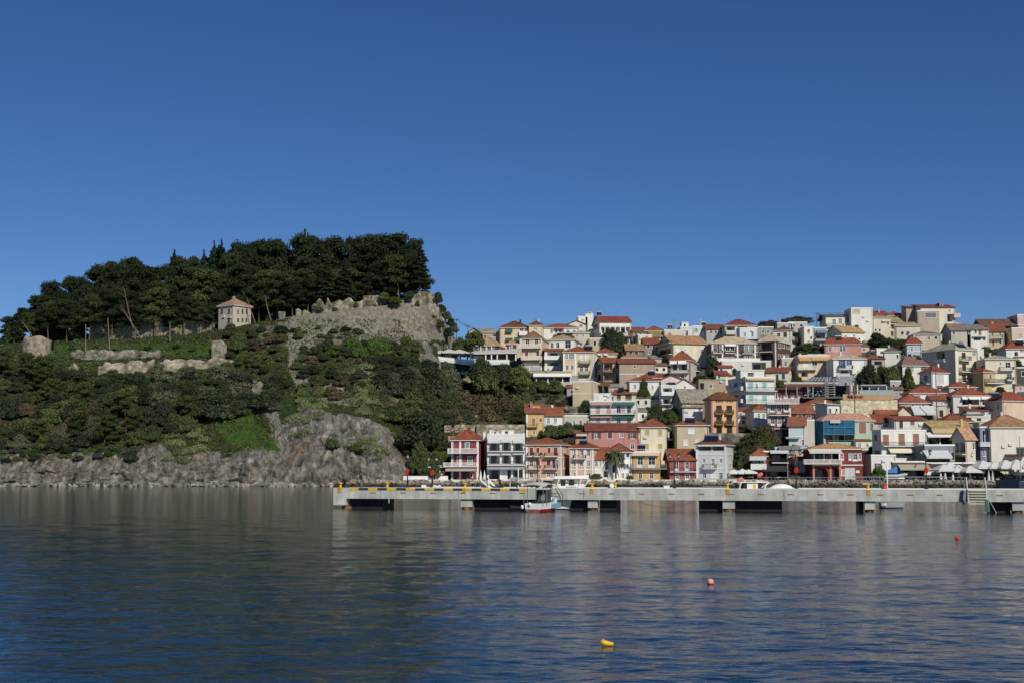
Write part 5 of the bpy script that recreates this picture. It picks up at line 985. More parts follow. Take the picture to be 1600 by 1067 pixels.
H('cream_block', 'cream skyline block with red roof line and two pink balconies', 1440, 1493, 480.5, 530, '#cdc2a6', ('shed', 477, '#7d3a31'), wins='bal 1489 1499 490 496 solid pk 1.3; bal 1489 1499 505 510.5 solid pk 1.3; b 1483 484 487 2; L 1480 1488 491 503 1.2; box 1468 1474 474 #8d8a80; ant 1474,1496 472; awn 1482 1490 505 512 cr 1.2')
H('gabled_house', 'white gabled house with tan roof in front of the tall white block', 1315, 1351, 519, 540, '#cfcec6', ('gx', 510.5, '#a68758'), a=18, xs=1291, wins='b 1341 528 531 3; g 1295,1303 519 523 4; L 1297 1309 526 531 1')
H('pink_hotel', 'pink house with red hip roof, pale pink left half and white windows', 1289, 1346, 538, 568, '#c07f78', ('hip', 528, '#8b3f32'), a=-6, xs=1381, wins='g 1295 541 549 3; g 1312,1317 540.5 549 4.5; L 1348 1360 542 553 1.8; s 1367.5,1375 543 550.5 4 wh; bal 1347 1361 549 554 rail; s 1301 540 549 8 #c9a59c; sol 1310 529 1.8; band 538.5')
H('outside_stair_house', 'small house with a red covered outside stair below the pink house', 1353, 1382, 560, 592, '#a89c8c', ('shed', 556, '#8a4a3a'), wins='L 1355 1362 562 570 1.2; L 1366 1378 564 570 1.5; s 1370 573 578 6 rd', d=6)
H('blue_shutter_house', 'white house with royal blue shutters and cream hip roof', 1303, 1353, 560.5, 604, '#d6d6d3', ('hip', 553, '#b7aa88'), wins='o 1313.5 562 574.5 5 #214b93; o 1325 562 570 4 #214b93; L 1311 1332 577 586 1.2; bal 1309 1332 571 576.5 rail; bal 1308 1334 584 588 rail')
H('dark_roof_cottage', 'white cottage with dark slate coloured roof behind the round trees', 1383, 1407, 549, 592, '#cdccc6', ('hip', 543, '#625c54'), a=-10, xs=1416, wins='b 1401 554 559 3')
H('blue_house', 'light blue house with small red hip roof', 1418, 1440, 537, 578, '#a3b5cc', ('hip', 526, '#8e3a2d'), a=-8, xs=1453, wins='g 1423 541 550 3; s 1428 540 548 5 lg; L 1418.5 1424 553 560 1; g 1426 554 561 6; band 549')
H('beige_low_house', 'low beige house with ochre garden wall below the tan block', 1428, 1470, 522.5, 545, '#b3a584', ('hip', 517.5, '#756e60'), wins='g 1449 525.5 531 4; b 1460 526 530 5; s 1438 528 531 4 be')
H('yellow_apartments', 'large pale yellow apartment house with stacked iron balconies', 1494, 1529, 546.5, 604, '#cfc295', ('hip', 538, '#9c9683'), a=24, xs=1441, wins='''s 1502.5 550 560 6.5 db; s 1503 568 578.5 6.5 db; s 1503 585 594 6.5 db; s 1519 549.5 556 6 gy; s 1519.5 567.5 573.5 6 gy; bal 1498 1514 556.5 563 rail wh 1.3; bal 1498 1514 574 580.5 rail wh 1.3; bal 1498 1514 591 597 rail wh 1.3; pil 1495,1528; L 1463 1476 549 564 1.6; bal 1462 1478 561 566 solid wh .8; sol 1502 541 3; s 1447,1453 549 559 4 #cfc39b''')
H('white_house', 'white flank with two satellite dishes right of the yellow apartments', 1529, 1538, 547, 600, '#cfcdc4', ('flat',), wins='s 1531 556 562 3 br', d=7)
H('brown_roof_house', 'white house with brown hip roof and shady veranda behind the trees', 1411, 1450, 571, 604, '#c8c6ba', ('hip', 557, '#7a5c50'), a=12, xs=1402, wins='s 1419 572.5 581 8.5 #9a9488; g 1439 572 578 9; L 1403 1409 572 582 1.5; sol 1435 558 1.5')
H('blue_white_house', 'white and pale blue house with shuttered bay and small red roof', 1456.5, 1482.5, 582, 616, '#d4d6d8', ('hip', 572, '#85382f'), a=22, xs=1437, wins='s 1463.5 585 599 11 lg; g 1464 602 608 9; d 1443 586 598 7; bal 1441 1453 596 600 rail; band 582.8')
H('low_white_house', 'low white house with red hip roof in front of the blue and white house', 1423, 1478, 613.5, 640, '#cfcbc0', ('hip', 603, '#90402f'), wins='g 1430 617 620 8; b 1451 617 621 5; g 1463 617 620 6', d=8)
H('low_white_house', 'flat strip of red roof with white eave below the yellow apartments', 1484, 1526, 604.5, 628, '#c9c6ba', ('hip', 597, '#8d3f30'), wins='b 1490,1510 606 609 5', d=7)
H('red_roof_bar', 'broad red hip roof above white awnings and a white bar front', 1490, 1547, 617.5, 648, '#cbc6bb', ('hip', 605.5, '#8d3e2f'), wins='L 1503 1530 620 632 2; L 1533 1543 622 632 1.5; awn 1502 1513 618.5 624 wh 1; awn 1510 1531 618.5 624 wh 1; awn 1532 1547 618.5 624 wh 1; s 1506 626 632 12 wh; col 1530,1533 618 634', d=8)
H('grey_house', 'grey planked house with a small rust roof left of the white bar front', 1457, 1500, 624, 645, '#a3a09a', ('gx', 617, '#8c4132'), wins='d 1473 622 632 3; g 1480 622 629 5; s 1459 625 632 10 lg; pil 1500 be', d=7)
H('yellow_gable_house', 'yellow house with red roof and white gable wall on the right skyline', 1545, 1569, 517.5, 545, '#c8b878', ('gx', 506, '#8e4436'), a=-22, xs=1586, wins='d 1549 519 527 4; d 1561 518.5 526.5 4; s 1550 531.5 541 4 or_; b 1561.5 531 537 3; s 1573 533 538 2 gy; bal 1546 1567 525 529 rail')
H('white_house', 'white cottage with orange door and weathered roof on the right', 1512, 1545, 515, 548, '#cfcdc5', ('shed', 508, '#7f766a'), wins='s 1528.5 515.5 524 5 or_; L 1513 1517 516 522 .7; L 1518 1540 526 532 1; b 1523 516 521 3')
H('stone_cottage', 'low stone cottage with long faded brown roof next to the orange door house', 1487, 1517, 516, 548, '#b2a891', ('gx', 507, '#7c7062'), wins='b 1513 517 522 3; b 1489 518 523 3')
H('peach_house', 'flat peach house with weathered patch near the right edge', 1582, 1612, 513.5, 548, '#cbb08b', ('flat',), wins='s 1590 521 528 8 be')
H('ruined_roofs', 'brown sagging roofs on the right skyline', 1535, 1590, 509, 530, '#6b5446', ('gx', 500, '#6c4b3c'), wins='L 1560 1585 510 514 1; b 1541 511 515 5')
H('pink_block', 'pink corner block at the right edge of the skyline', 1591, 1615, 493, 530, '#cba39a', ('flat',), wins='band 496,508; b 1598 490 496 8')
H('chapel_like_house', 'white house with arched loggia at the right edge', 1573, 1612, 545, 570, '#cfd0d0', ('hip', 533, '#8d3c30'), wins='arch 1585 1591 549 556 1; g 1594,1599 546 549 4; s 1576 552 558 4 wh; sol 1594 535 2.4')
H('yellow_block', 'tall pale yellow house with grey hip roof and dark doors on the right', 1541, 1588, 561, 610, '#cfc79e', ('hip', 555, '#a19b87'), wins='d 1571 565.5 577 8; b 1562 566 569 2; bal 1561 1583 573 578 rail; bal 1572 1583 589 594 rail wh; g 1573 584 592 8; s 1558 592 598 4 wh')
H('mustard_house', 'mustard yellow house with dark green doors and shaded brown side', 1537, 1571, 581.5, 612, '#b99c4a', ('hip', 572, '#8a3a2e'), a=20, xs=1520, wins='d 1544.5 584.5 593.5 5; d 1561 584.5 595 5.5; bal 1538 1573 592 598 rail; L 1550 1562 604 609 1; pil 1546,1566 #b99c4a')
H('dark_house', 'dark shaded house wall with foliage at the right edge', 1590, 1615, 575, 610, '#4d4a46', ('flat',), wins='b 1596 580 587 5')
H('peach_corner_house', 'peach house with red hip roof and grey shaded left wall at the right edge', 1567, 1614, 626, 668, '#cdac86', ('hip', 613, '#8c3d2f'), a=20, xs=1539, wins='s 1557.5 632 640 4 gy; chim 1594 632 be; sol 1556 618 3')
H('white_strip_house', 'white house with scalloped rust roof edge', 1511.5, 1552, 641, 662, '#d2d2ce', ('shed', 635.5, '#86382d'), wins='g 1531.5 643 648 7.5; s 1542 645 648 2 lg', d=6)
H('cream_corner_house', 'cream and peach flat house with brown windows', 1460, 1479, 637.5, 662, '#cfc28d', ('flat',), xs=1511, a=-14, wins='s 1467.5 640 651 6.5 db; b 1492 641.5 647 5; bal 1458 1466 652 657 rail')
H('awning_house', 'house front behind a wide grey white roller awning', 1425, 1459, 636, 662, '#9a9282', ('flat',), wins='L 1427 1458 640 655 3; awn 1424 1459 636.5 648.5 #b9bcb9 2', d=8)
H('cream_gable_house', 'cream gabled house with long red roof slope', 1401, 1425, 646, 664, '#cdbf8b', ('gy', 635, '#914534'), d=10, wins='')
H('red_roof_house', 'big red roof slope left of the cream gable', 1371, 1402, 646, 664, '#8f806c', ('gx', 632, '#96493a'), wins='L 1374 1388 647 652 1.5; s 1388 650 655 8 #8a5a40', d=9)
H('red_roof_house', 'dark red hip roof behind the small palm above the netted building', 1335, 1382, 643.5, 660, '#b5ab90', ('hip', 630.5, '#92402f'), wins='b 1345,1360 646 648 6', d=9)
H('red_roof_house', 'sloping dark red roof end between the netted building and the white upper storey', 1366, 1394, 659, 676, '#bdb8ac', ('gx', 648, '#83392d'), wins='g 1372 662 668 6; rail 1366 1390 660 668 lb; g 1382 663 667 5', d=7)
H('red_roof_house', 'wide rust roof with roof windows left of the grey planked house', 1406, 1452, 629, 648, '#a59b88', ('hip', 615.5, '#92453a'), wins='g 1424,1440 631 634 5', d=9)
H('grey_gable', 'grey gabled stone end beneath the restaurant terrace wall', 1370, 1392, 633.5, 650, '#93908a', ('gy', 624.5, '#8c4334'), wm=stonem('#93908a'), d=7, wins='b 1385 631 634 3')
H('red_hip_house', 'low dark red hip roof above the mustard awnings', 1475, 1520, 658.5, 676, '#8d8478', ('hip', 645, '#843c31'), wins='b 1482 660 663 4; s 1483 659 664 3 wh; box 1518 1545 652 #cfcdc4', d=8)
H('mustard_roof_house', 'stepped mustard roofs with a yellow chimney and torn white awning', 1462, 1525, 671, 698, '#857a66', ('shed', 658, '#b2955a'), wins='''chim 1502 654 #cda65a; L 1466 1498 682 694 3; s 1463 664 673 4 wh; awn 1446 1498 675 683 #d5d2c8 1.8; col 1468,1449 680 694; awn 1455 1516 669 677 #b99c62 1.2''', d=8)
H('tan_roof_house', 'narrow cream house with tan tiled roof and green shutters', 1510, 1524.5, 684, 738, '#cbbd9a', ('gx', 668, '#b98a62'), a=26, xs=1488, wins='o 1521 691 701 2.5 gn; L 1493 1498 691 706 1; L 1500 1508 691 706 1; s 1496 690 706 1.2 gn; bal 1487 1509 703 709 rail; L 1491 1508 713 726 2')
H('shade_toned_house', 'house wall with bluish shade painted in, blue shutters and a small balcony', 1533, 1549, 668, 735, '#6f7c93', ('flat',), wins='s 1534.5 672 692 4 nb; s 1542 672 690 5 nb; bal 1529 1548 690 696 solid #b3b6bd 1.2; b 1536 700 712 2.5; b 1546 700 712 2; d 1540.5 700 719 3', d=8)  # wall colour carries the bluish shade of a side turned from the sun
H('cream_big_house', 'large plain cream house with a broad brown tiled hip roof at the right edge', 1550, 1618, 667, 738, '#cfc7ad', ('hip', 648, '#9a7148'), wins='L 1588 1610 698 712 1.6; s 1592 706 711 3 lg; rail 1578 1600 688 709 gy; awn 1570 1600 709 713 #4b2b25 2; b 1568 716 719 5; ant 1545 668')
H('blue_awning_house', 'blue grey wall house with a slanted white awning above the parasols', 1446, 1492, 696, 738, '#76808e', ('flat',), wins='L 1448 1484 712 724 3; awn 1441 1481 703 716 lg 2.2; b 1486 706 718 4', d=8, a=8)
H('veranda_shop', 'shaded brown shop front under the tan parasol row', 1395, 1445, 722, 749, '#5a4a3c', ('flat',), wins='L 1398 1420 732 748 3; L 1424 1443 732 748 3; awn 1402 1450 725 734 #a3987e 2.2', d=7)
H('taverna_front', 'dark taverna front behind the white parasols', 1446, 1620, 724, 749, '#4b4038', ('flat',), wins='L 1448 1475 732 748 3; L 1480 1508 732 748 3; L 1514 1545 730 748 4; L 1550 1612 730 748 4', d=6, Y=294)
H('castle_house', 'square cream stone house with tan hip roof among the hilltop pines', 341, 364, 478, 512, '#b7a78c', ('hip', 469, '#a07a5e'), a=-38, xs=392, Y=362, frame=paint('#7a6a55'), wins='b 345,356 484 489.5 3; b 355.5 498 504 3; b 371,378,384.5 484 490 2; b 371,377.5,384 498 503 2', base=6)
H('castle_cafe', 'white walled cafe with rust roof and awning half hidden behind the pines', 186, 240, 488, 508, '#c3bdae', ('hip', 479, '#9a6a52'), Y=372, wins='b 195,215 492 498 5; awn 188 225 498 502 #a9b6c2 2; awn 212 228 499 503 gn 1.5', base=6)
# ================================================================ stone walls and ruins
def stone_wall(name, label, pts, m, thick=1.6, cat='wall', rough=.35, base=4, jag=0, group=None):
    """pts: (px, py top, py bottom, Y). a weathered wall following the points, subdivided and roughened"""
    if name == 'retaining_wall': pts = [(px, yt, yb, min(hit(px, yb).y, hit(px, (yt + yb) / 2).y) - .4) for px, yt, yb, Y in pts]; base = 1.2
    P3 = [(P(px, yt, Y), P(px, yb, Y)) for px, yt, yb, Y in pts]; S = []; rng = np.random.default_rng(int(pts[0][0]))
    org = P3[0][1].copy()
    cols = []
    for i in range(len(P3) - 1):
        ln = (P3[i + 1][1] - P3[i][1]).length; n = max(2, int(ln / .55))
        for k in range(n + (i == len(P3) - 2)): t = k / n; cols.append((P3[i][0].lerp(P3[i + 1][0], t), P3[i][1].lerp(P3[i + 1][1], t)))
    nr = max(3, int(max((a - b).length for a, b in cols) / .6) + 2); V = []
    for a, b in cols:
        b = b - Vector((0, 0, base)); col_ = [b.lerp(a, j / (nr - 1)) for j in range(nr)]
        V.append(col_)
    A = np.array([[tuple(p - org) for p in c] for c in V]); nn = fbm(A * .45, 3, 5); n2 = fbm(A * 1.5, 2, 9)
    F0 = A.copy(); F0[..., 1] -= (nn * 1.2 + n2 * .5) * rough
    if jag: F0[:, -1, 2] += fbm(np.stack([A[:, -1, 0] * 1.1, A[:, -1, 0] * 0, A[:, -1, 0] * 0], -1), 3, 3) * jag
    B0 = F0.copy(); B0[..., 1] = A[..., 1] + thick
    nc = len(cols); VV = np.concatenate([F0.reshape(-1, 3), B0.reshape(-1, 3)]); o = nc * nr; idx = np.arange(nc * nr).reshape(nc, nr)
    q = [np.stack([idx[:-1, :-1], idx[1:, :-1], idx[1:, 1:], idx[:-1, 1:]], -1).reshape(-1, 4), np.stack([idx[:-1, :-1], idx[:-1, 1:], idx[1:, 1:], idx[1:, :-1]], -1).reshape(-1, 4) + o,
         np.stack([idx[:-1, -1], idx[1:, -1], idx[1:, -1] + o, idx[:-1, -1] + o], -1), np.stack([idx[0, :-1], idx[0, 1:], idx[0, 1:] + o, idx[0, :-1] + o], -1), np.stack([idx[-1, :-1], idx[-1, :-1] + o, idx[-1, 1:] + o, idx[-1, 1:]], -1)]
    ob = bpy.data.objects.new(name, npmesh(name, VV, np.concatenate(q), m, True)); C.objects.link(ob); ob.location = org
    return tag(ob, label, cat, group)
SW = mat('fortress_stone', (.34, .30, .24, 1), .95, .55, 1.1, .3, 2.5, streak=True, cell=1.3, base2=(.115, .11, .06, 1))
SP_ = mat('pale_rubble', (.36, .32, .245, 1), .95, .5, 1.3, .25, 3, cell=1.8, base2=(.20, .18, .11, 1))
SG = mat('grey_rubble', (.26, .24, .20, 1), .95, .5, 1.3, .25, 3, cell=1.8, base2=(.12, .12, .08, 1))
stone_wall('bastion', 'great weathered fortress bastion wall at the right end of the castle hill', [(567, 462, 512, 356.5), (590, 462, 518, 355), (612, 468, 524, 354.6), (630, 470, 530, 355.5), (650, 462, 540, 357), (656, 455, 540, 357.3), (676, 458, 545, 359), (685, 478, 548, 362), (700, 510, 556, 369), (714, 534, 560, 378)], SW, 3, 'fortress wall', 1.7)
stone_wall('curtain_wall', 'jagged ruined curtain wall left of the great bastion', [(487, 475, 510, 355), (500, 468, 512, 354.6), (509, 477, 514, 354.4), (512, 466, 515, 354.3), (517, 475, 515, 354.2), (530, 468, 516, 354), (536, 472, 516, 354), (545, 465, 516, 354), (552, 470, 516, 354.3), (567, 470, 516, 355)], SW, 1.6, 'fortress wall', .5, jag=.8)
stone_wall('rampart_wall', 'pale low rampart below the bastion face', [(545, 508, 530, 351), (575, 511, 533, 350.6), (600, 516, 536, 350.4), (628, 522, 540, 350.8)], SP_, 1.2, 'fortress wall', .4, jag=.5)
stone_wall('merlon', 'square upright ruined merlon nearest the castle house', [(435, 487, 502, 358), (445, 487, 502, 358)], SG, 1.5, 'ruin', .15, 2)
stone_wall('merlon', 'small gabled merlon in the middle of the crest ruins', [(462, 484, 494, 357), (466, 482, 494, 356.9), (470, 485, 494, 356.8)], SP_, 1.5, 'ruin', .15, 2)
stone_wall('merlon', 'right hand broken merlon of the crest ruins with a notch', [(472, 488, 496, 356.5), (476, 484, 496, 356.4), (485, 489, 497, 356.3)], SP_, 1.5, 'ruin', .15, 2)
stone_wall('low_wall', 'low sloping ruin wall joining the upright merlons', [(444, 497, 506, 358.2), (464, 493, 504, 357.4)], SG, 1, 'ruin', .2, 2)
stone_wall('watch_turret', 'small square turret stub on the bastion slope', [(624, 500, 518, 351.5), (628, 497, 518, 351), (637, 498, 518, 351.4)], SP_, 1.8, 'ruin', .2, 2)
stone_wall('terrace_wall', 'left stretch of the broken pale lower terrace wall', [(106, 572, 588, 341.4), (114, 566, 590, 341.2), (121, 574, 592, 341)], SP_, 1.2, 'terrace wall', .8, 1, jag=.9)
stone_wall('terrace_wall', 'long middle stretch of the broken pale lower terrace wall', [(152, 570, 590, 340.9), (170, 566, 590, 340.8), (196, 568, 590, 340.7), (215, 563, 590, 340.6), (240, 564, 588, 340.5)], SP_, 1.2, 'terrace wall', .8, 1, jag=1.0)
stone_wall('terrace_wall', 'right stretch of the pale lower terrace wall beside the buttress', [(246, 564, 586, 340.4), (270, 561, 584, 340.3), (300, 563, 578, 340.2), (330, 561, 575, 340), (366, 564, 573, 339.5)], SP_, 1.2, 'terrace wall', .8, 1, jag=.9)
stone_wall('terrace_wall', 'grey upper terrace wall under the grass strip', [(110, 548, 555, 348.6), (150, 547, 557, 348.4), (200, 549, 556, 348.4), (250, 548, 553, 348.4)], SG, 1.2, 'terrace wall', .5, 1, jag=.8)
stone_wall('buttress', 'upright pale buttress at the right end of the upper terrace', [(330, 532, 562, 344), (346, 531, 568, 343.4), (353, 540, 572, 343)], SP_, 1.5, 'buttress', .3, 1)
stone_wall('castle_wall', 'long shaded castle wall behind the pine trunks', [(140, 505, 526, 368), (180, 503, 528, 368), (220, 500, 528, 368), (262, 497, 530, 368), (300, 500, 528, 367), (336, 505, 524, 366)], SP_, 1.4, 'fortress wall', .4, 3, jag=.7)
stone_wall('curved_wall', 'curved grey stone wall holding the path above the grass bank', [(388, 622, 645, 327.5), (390, 612, 640, 328), (396, 603, 630, 329), (404, 596, 622, 330), (414, 594, 615, 331)], SG, .9, 'wall', .15, 1)
stone_wall('retaining_wall', 'stone retaining wall with three faint pink arches above the red waterfront house', [(694, 664, 676, 310), (720, 663, 678, 310), (744, 664, 680, 310)], SP_, .8, 'wall', .3, .3)
stone_wall('retaining_wall', 'long stone wall above the white balcony block', [(744, 663, 682, 309.5), (780, 663, 682, 309.5), (820, 663, 682, 309.5)], SP_, .8, 'wall', .3, .3)
stone_wall('retaining_wall', 'short grey wall between the broad evergreen and the red waterfront house', [(700, 681, 696, 303), (722, 681, 696, 303)], SP_, .8, 'wall', .3, .3)
stone_wall('retaining_wall', 'upper stone strip wall under the brown thicket', [(696, 646, 657, 317), (720, 646, 658, 317), (746, 648, 658, 317)], SP_, .8, 'wall', .3, .3)
stone_wall('retaining_wall', 'stone wall under the dark green netting of the terrace cafe', [(712, 584, 595, 352), (725, 584, 596, 352), (740, 584, 596, 352)], SP_, .8, 'wall', .3, .3)
stone_wall('retaining_wall', 'small pale block wall in the bushes below the terrace cafe', [(724, 605, 614, 343), (744, 605, 614, 343)], SP_, .8, 'wall', .3, .3)
stone_wall('retaining_wall', 'broad pale wall below the yellow citrus tree', [(798, 603, 614, 349), (826, 602, 616, 349)], SP_, .8, 'wall', .3, .3)
stone_wall('retaining_wall', 'stone ledge right of the low terrace house', [(878, 636, 645, 333), (908, 634, 648, 333)], SP_, .8, 'wall', .3, .3)
stone_wall('retaining_wall', 'grey stone wall carrying the orange guest house', [(1098, 675, 694, 322), (1140, 676, 700, 322), (1180, 677, 700, 322)], SG, .9, 'wall', .3, 1)
stone_wall('retaining_wall', 'cream stone wall of the brick hotel terrace', [(1144, 570, 577, 381), (1174, 569, 577, 381)], SP_, .8, 'wall', .1, 2)
stone_wall('retaining_wall', 'white rubble wall on the right slope under the yellow gabled house', [(1548, 544, 556, 402), (1575, 543, 556, 402)], stonem('#cfccc2'), .9, 'wall', .4, 1)
stone_wall('round_tower', 'broken round stone tower stub at the left end of the hilltop', [(33, 532, 560, 352), (36, 528, 560, 350), (44, 526, 560, 348.6), (58, 526, 560, 348.4), (70, 527, 560, 349.6), (78, 532, 560, 352)], mat('tower_stone', (.30, .25, .18, 1), .95, .45, .9, .2, 3, cell=1.6), 3, 'tower', .35, 1, jag=1.2)
# ivy and saplings clinging to the bastion and curtain wall
rgb_ = random.Random(21)
for i in range(26):
    px = 492 + i * 8; yt = np.interp(px, [490, 560, 590, 612, 650, 690, 700], [474, 470, 466, 474, 466, 482, 500]); py = rgb_.uniform(yt + 3, min(525, yt + 55)); Yw = np.interp(px, [487, 567, 612, 656, 685, 700], [354.6, 354.6, 354.2, 356.8, 361.6, 368.5])
    o = plant('ivy_clump', rgb_.choice(['mid', 'brown', 'dark', 'mid']), P(px, py, Yw - .1), rgb_.uniform(.5, 1.3), rgb_.uniform(.6, 1.5), i, 'plant'); o['label'] = f"ivy clump on the fortress masonry, {ordw(i + 1)} from the left"; o['group'] = 'ivy on the fortress masonry'
for i, (px, py, Yw, r_) in enumerate(((690, 488, 364, 1.5), (697, 500, 367, 1.7), (703, 510, 370, 1.6), (709, 520, 374, 1.8), (700, 526, 366, 1.6), (688, 512, 361, 1.2))):
    o = plant('rock_shrub', ['dark', 'mid'][i % 2], P(px, py, Yw), r_, r_ * 1.3, i, 'shrub'); o['label'] = f"shrub on the steep right flank of the castle rock, {ordw(i + 1)} going down"; o['group'] = 'shrubs on the right flank of the castle rock'
r = empty('pink_arches', P(719, 671, 309.4), 0, 'three small pink painted arches on the stone retaining wall', 'painting'); 
for px in (699.5, 713.5, 726): q = MB(); a = P(px, 674.5, 309.2) - r.location; q.box(a.x - .33, a.x + .33, a.y, a.y + .1, a.z, a.z + .55); q.tube([(a.x, a.y + .0, a.z + .55), (a.x, a.y + .1, a.z + .55)], .33, 12); q.build('arch', paint('#c88f88'), r)
# ---- cafe terrace on the cliff: slab, parapet, netting, pavilion
def at_local(root, px, py, Y): return P(px, py, Y) - root.location
YT = 356
r = empty('cafe_terrace', P(735, 566, YT), 0, 'white balustraded cafe terrace jutting over dark green netting beside the castle rock', 'terrace')
def strip(pts, y0, y1, name, mt, par, hgt=None):
    """pts (px, py bottom, py top): thick band"""
    q = MB()
    for (a, b0, t0), (c, b1, t1) in zip(pts[:-1], pts[1:]):
        A, B, Cc, D = (at_local(par, a, b0, YT), at_local(par, c, b1, YT), at_local(par, c, t1, YT), at_local(par, a, t0, YT))
        dy = Vector((0, y1, 0)); oy = Vector((0, y0, 0)); q.hexa([A + oy, B + oy, B + dy, A + dy, D + oy, Cc + oy, Cc + dy, D + dy])
    return q.build(name, mt, par)
strip([(660, 560, 556.5), (690, 565, 561), (732, 570, 566), (796, 569.5, 565.5)], 0, 9, 'slab', paint('#c9c8c2'), r)
strip([(660, 556.4, 554), (690, 561, 557.5), (732, 566, 562), (796, 565.4, 562)], 0, .15, 'parapet', paint('#dcdad4'), r)
strip([(692, 583, 565.2), (714, 584, 569.2), (737, 584, 570.2), (770, 584, 570.2), (796, 584, 569.8)], .6, .75, 'netting', plain('green_netting', '#183630', rough=.9, var=.3, scale=1), r)
q = MB()
for i in range(40):
    px = 662 + i * 3.4; yy = np.interp(px, [660, 690, 732, 796], [554, 557.5, 562, 562]); a = at_local(r, px, yy, YT); q.tube([a - Vector((0, -.05, 0)), a + Vector((0, .05, .35))], .03, 4)
q.build('railing', paint('#dcdad4'), r)
r = empty('pavilion', P(770, 563, YT + 1), 0, 'long white pavilion with flat slatted roof and columns on the cafe terrace', 'pavilion')
q = MB(); A = [P(732, 553.5, YT + .5) - r.location, P(808, 552, YT + .5) - r.location]; B = [P(742, 549.5, YT + 8) - r.location, P(812, 546, YT + 8) - r.location]; up = Vector((0, 0, .3))
q.hexa([A[0], A[1], B[1], B[0], A[0] + up, A[1] + up, B[1] + up, B[0] + up]); q.build('roof', paint('#bdbab2'), r)
for k in range(14):
    t = k / 13; a = A[0].lerp(A[1], t) + up; b = B[0].lerp(B[1], t) + up; q = MB(); q.tube([a, b], .08, 4); 
    if k % 2: q.build('beam', paint('#8f8f8c'), r)
for px in (735.5, 759, 768, 777, 792, 806): q = MB(); a = P(px, 563, YT + .8) - r.location; b = P(px, 553, YT + .8) - r.location; q.box(a.x - .16, a.x + .16, a.y, a.y + .3, a.z, b.z); q.build('column', paint('#dcdad4'), r)
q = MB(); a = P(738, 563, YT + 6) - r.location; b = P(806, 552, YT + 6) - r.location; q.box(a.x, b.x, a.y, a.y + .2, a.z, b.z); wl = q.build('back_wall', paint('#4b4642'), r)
q = MB(); a = P(739, 563, YT + 2) - r.location; b = P(755, 556, YT + 2) - r.location; q.box(a.x, b.x, a.y, a.y + .1, a.z, b.z); q.build('screen', paint('#c4c4c0'), r)
# ---- round restaurant terrace wall with red lettering
r = empty('restaurant_terrace', P(1355, 645, 336), 0, 'restaurant terrace wall, ochre band with red letters over a cream stone wall', 'terrace')
def slab(par, x0, x1, yt, yb, Y, th, name, m): q = MB(); a = P(x0, yb, Y) - par.location; b = P(x1, yt, Y) - par.location; q.box(a.x, b.x, a.y, a.y + th, a.z, b.z); return q.build(name, m, par)
slab(r, 1314, 1402, 624.5, 652, 336, 9, 'wall', stonem('#c2b891')); slab(r, 1317, 1396, 615.5, 624.5, 335.9, .3, 'fascia', wallm('#b0885f'))
slab(r, 1343, 1396, 609, 615.5, 336, .08, 'glass_rail', plain('frosted_rail', '#8fa09f', rough=.3)); slab(r, 1345, 1385, 600.5, 602, 338, 7, 'canopy', paint('#a9aaa8'))
for px in (1346, 1358, 1372, 1385): slab(r, px, px + 1, 602, 615.5, 338.5, .25, 'post', paint('#b9bab8'))
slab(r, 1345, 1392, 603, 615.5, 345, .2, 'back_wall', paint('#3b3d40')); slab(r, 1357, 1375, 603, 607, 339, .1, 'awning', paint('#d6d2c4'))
q = MB(); x = 1324.0
for i, wd in enumerate((2.2, 1.6, 2.6, 1.8, 2.4, 1.6, 2.2, 2.0, 1.6, 2.4)):
    a = P(x, 621.5, 335.8) - r.location; b = P(x + wd, 618, 335.8) - r.location; zz = (a.z + b.z) / 2
    if i % 3 == 0: q.tube([(a.x, a.y, a.z), (a.x, a.y, b.z), (b.x, a.y, zz), (a.x, a.y, zz)], .09, 4)
    elif i % 3 == 1: q.tube([(a.x, a.y, a.z), ((a.x + b.x) / 2, a.y, b.z), (b.x, a.y, a.z)], .09, 4)
    else: q.tube([(b.x, a.y, a.z), (a.x, a.y, a.z), (a.x, a.y, b.z), (b.x, a.y, b.z)], .09, 4)
    x += wd + .55
q.build('lettering', paint('#a8342c'), r)
for i, px in enumerate((1331, 1335, 1340)):
    t = tag(MB().box(-.12, .12, -.1, .1, 0, 2.6).build('garden_post', paint(['#d8d5cc', '#9c3b33', '#d8d5cc'][i]), loc=P(px, 616, 334.8)), ['first white post at the restaurant terrace entrance', 'red post between two white ones at the restaurant terrace', 'second white post at the restaurant terrace beside the glass rail'][i], 'post')
# ---- scaffold and glass pergola terrace
r = empty('pergola_terrace', P(1275, 620, 352), 0, 'cluttered grey pergola terrace with glass sheets and rusty beams', 'pergola')
q = MB()
for k in range(9):
    a = P(1262 + k * 5.5, 595, 350) - r.location; b = P(1268 + k * 5, 588.5, 356) - r.location; q.tube([a, b], .1, 4)
q.build('rafter', paint('#9fa2a3'), r)
a, b, c_, d_ = (P(1258, 596, 350.5) - r.location, P(1308, 595, 350.5) - r.location, P(1310, 589, 356) - r.location, P(1268, 589, 356) - r.location); q = MB(); up = Vector((0, 0, .08)); q.hexa([a, b, c_, d_, a + up, b + up, c_ + up, d_ + up]); q.build('glass_roof', plain('sheet_glass', '#6b7073', rough=.3, var=.3), r)
slab(r, 1225, 1310, 596.5, 599.5, 349.5, .6, 'edge_beam', paint('#b3aea2')); slab(r, 1226, 1294, 600, 603.5, 349.2, .4, 'rusty_beam', paint('#6d3d2c'))
slab(r, 1228, 1330, 603, 620, 356, .3, 'back_wall', paint('#39393a')); slab(r, 1254, 1330, 619.5, 622, 349, 7, 'floor', paint('#5a5a58'))
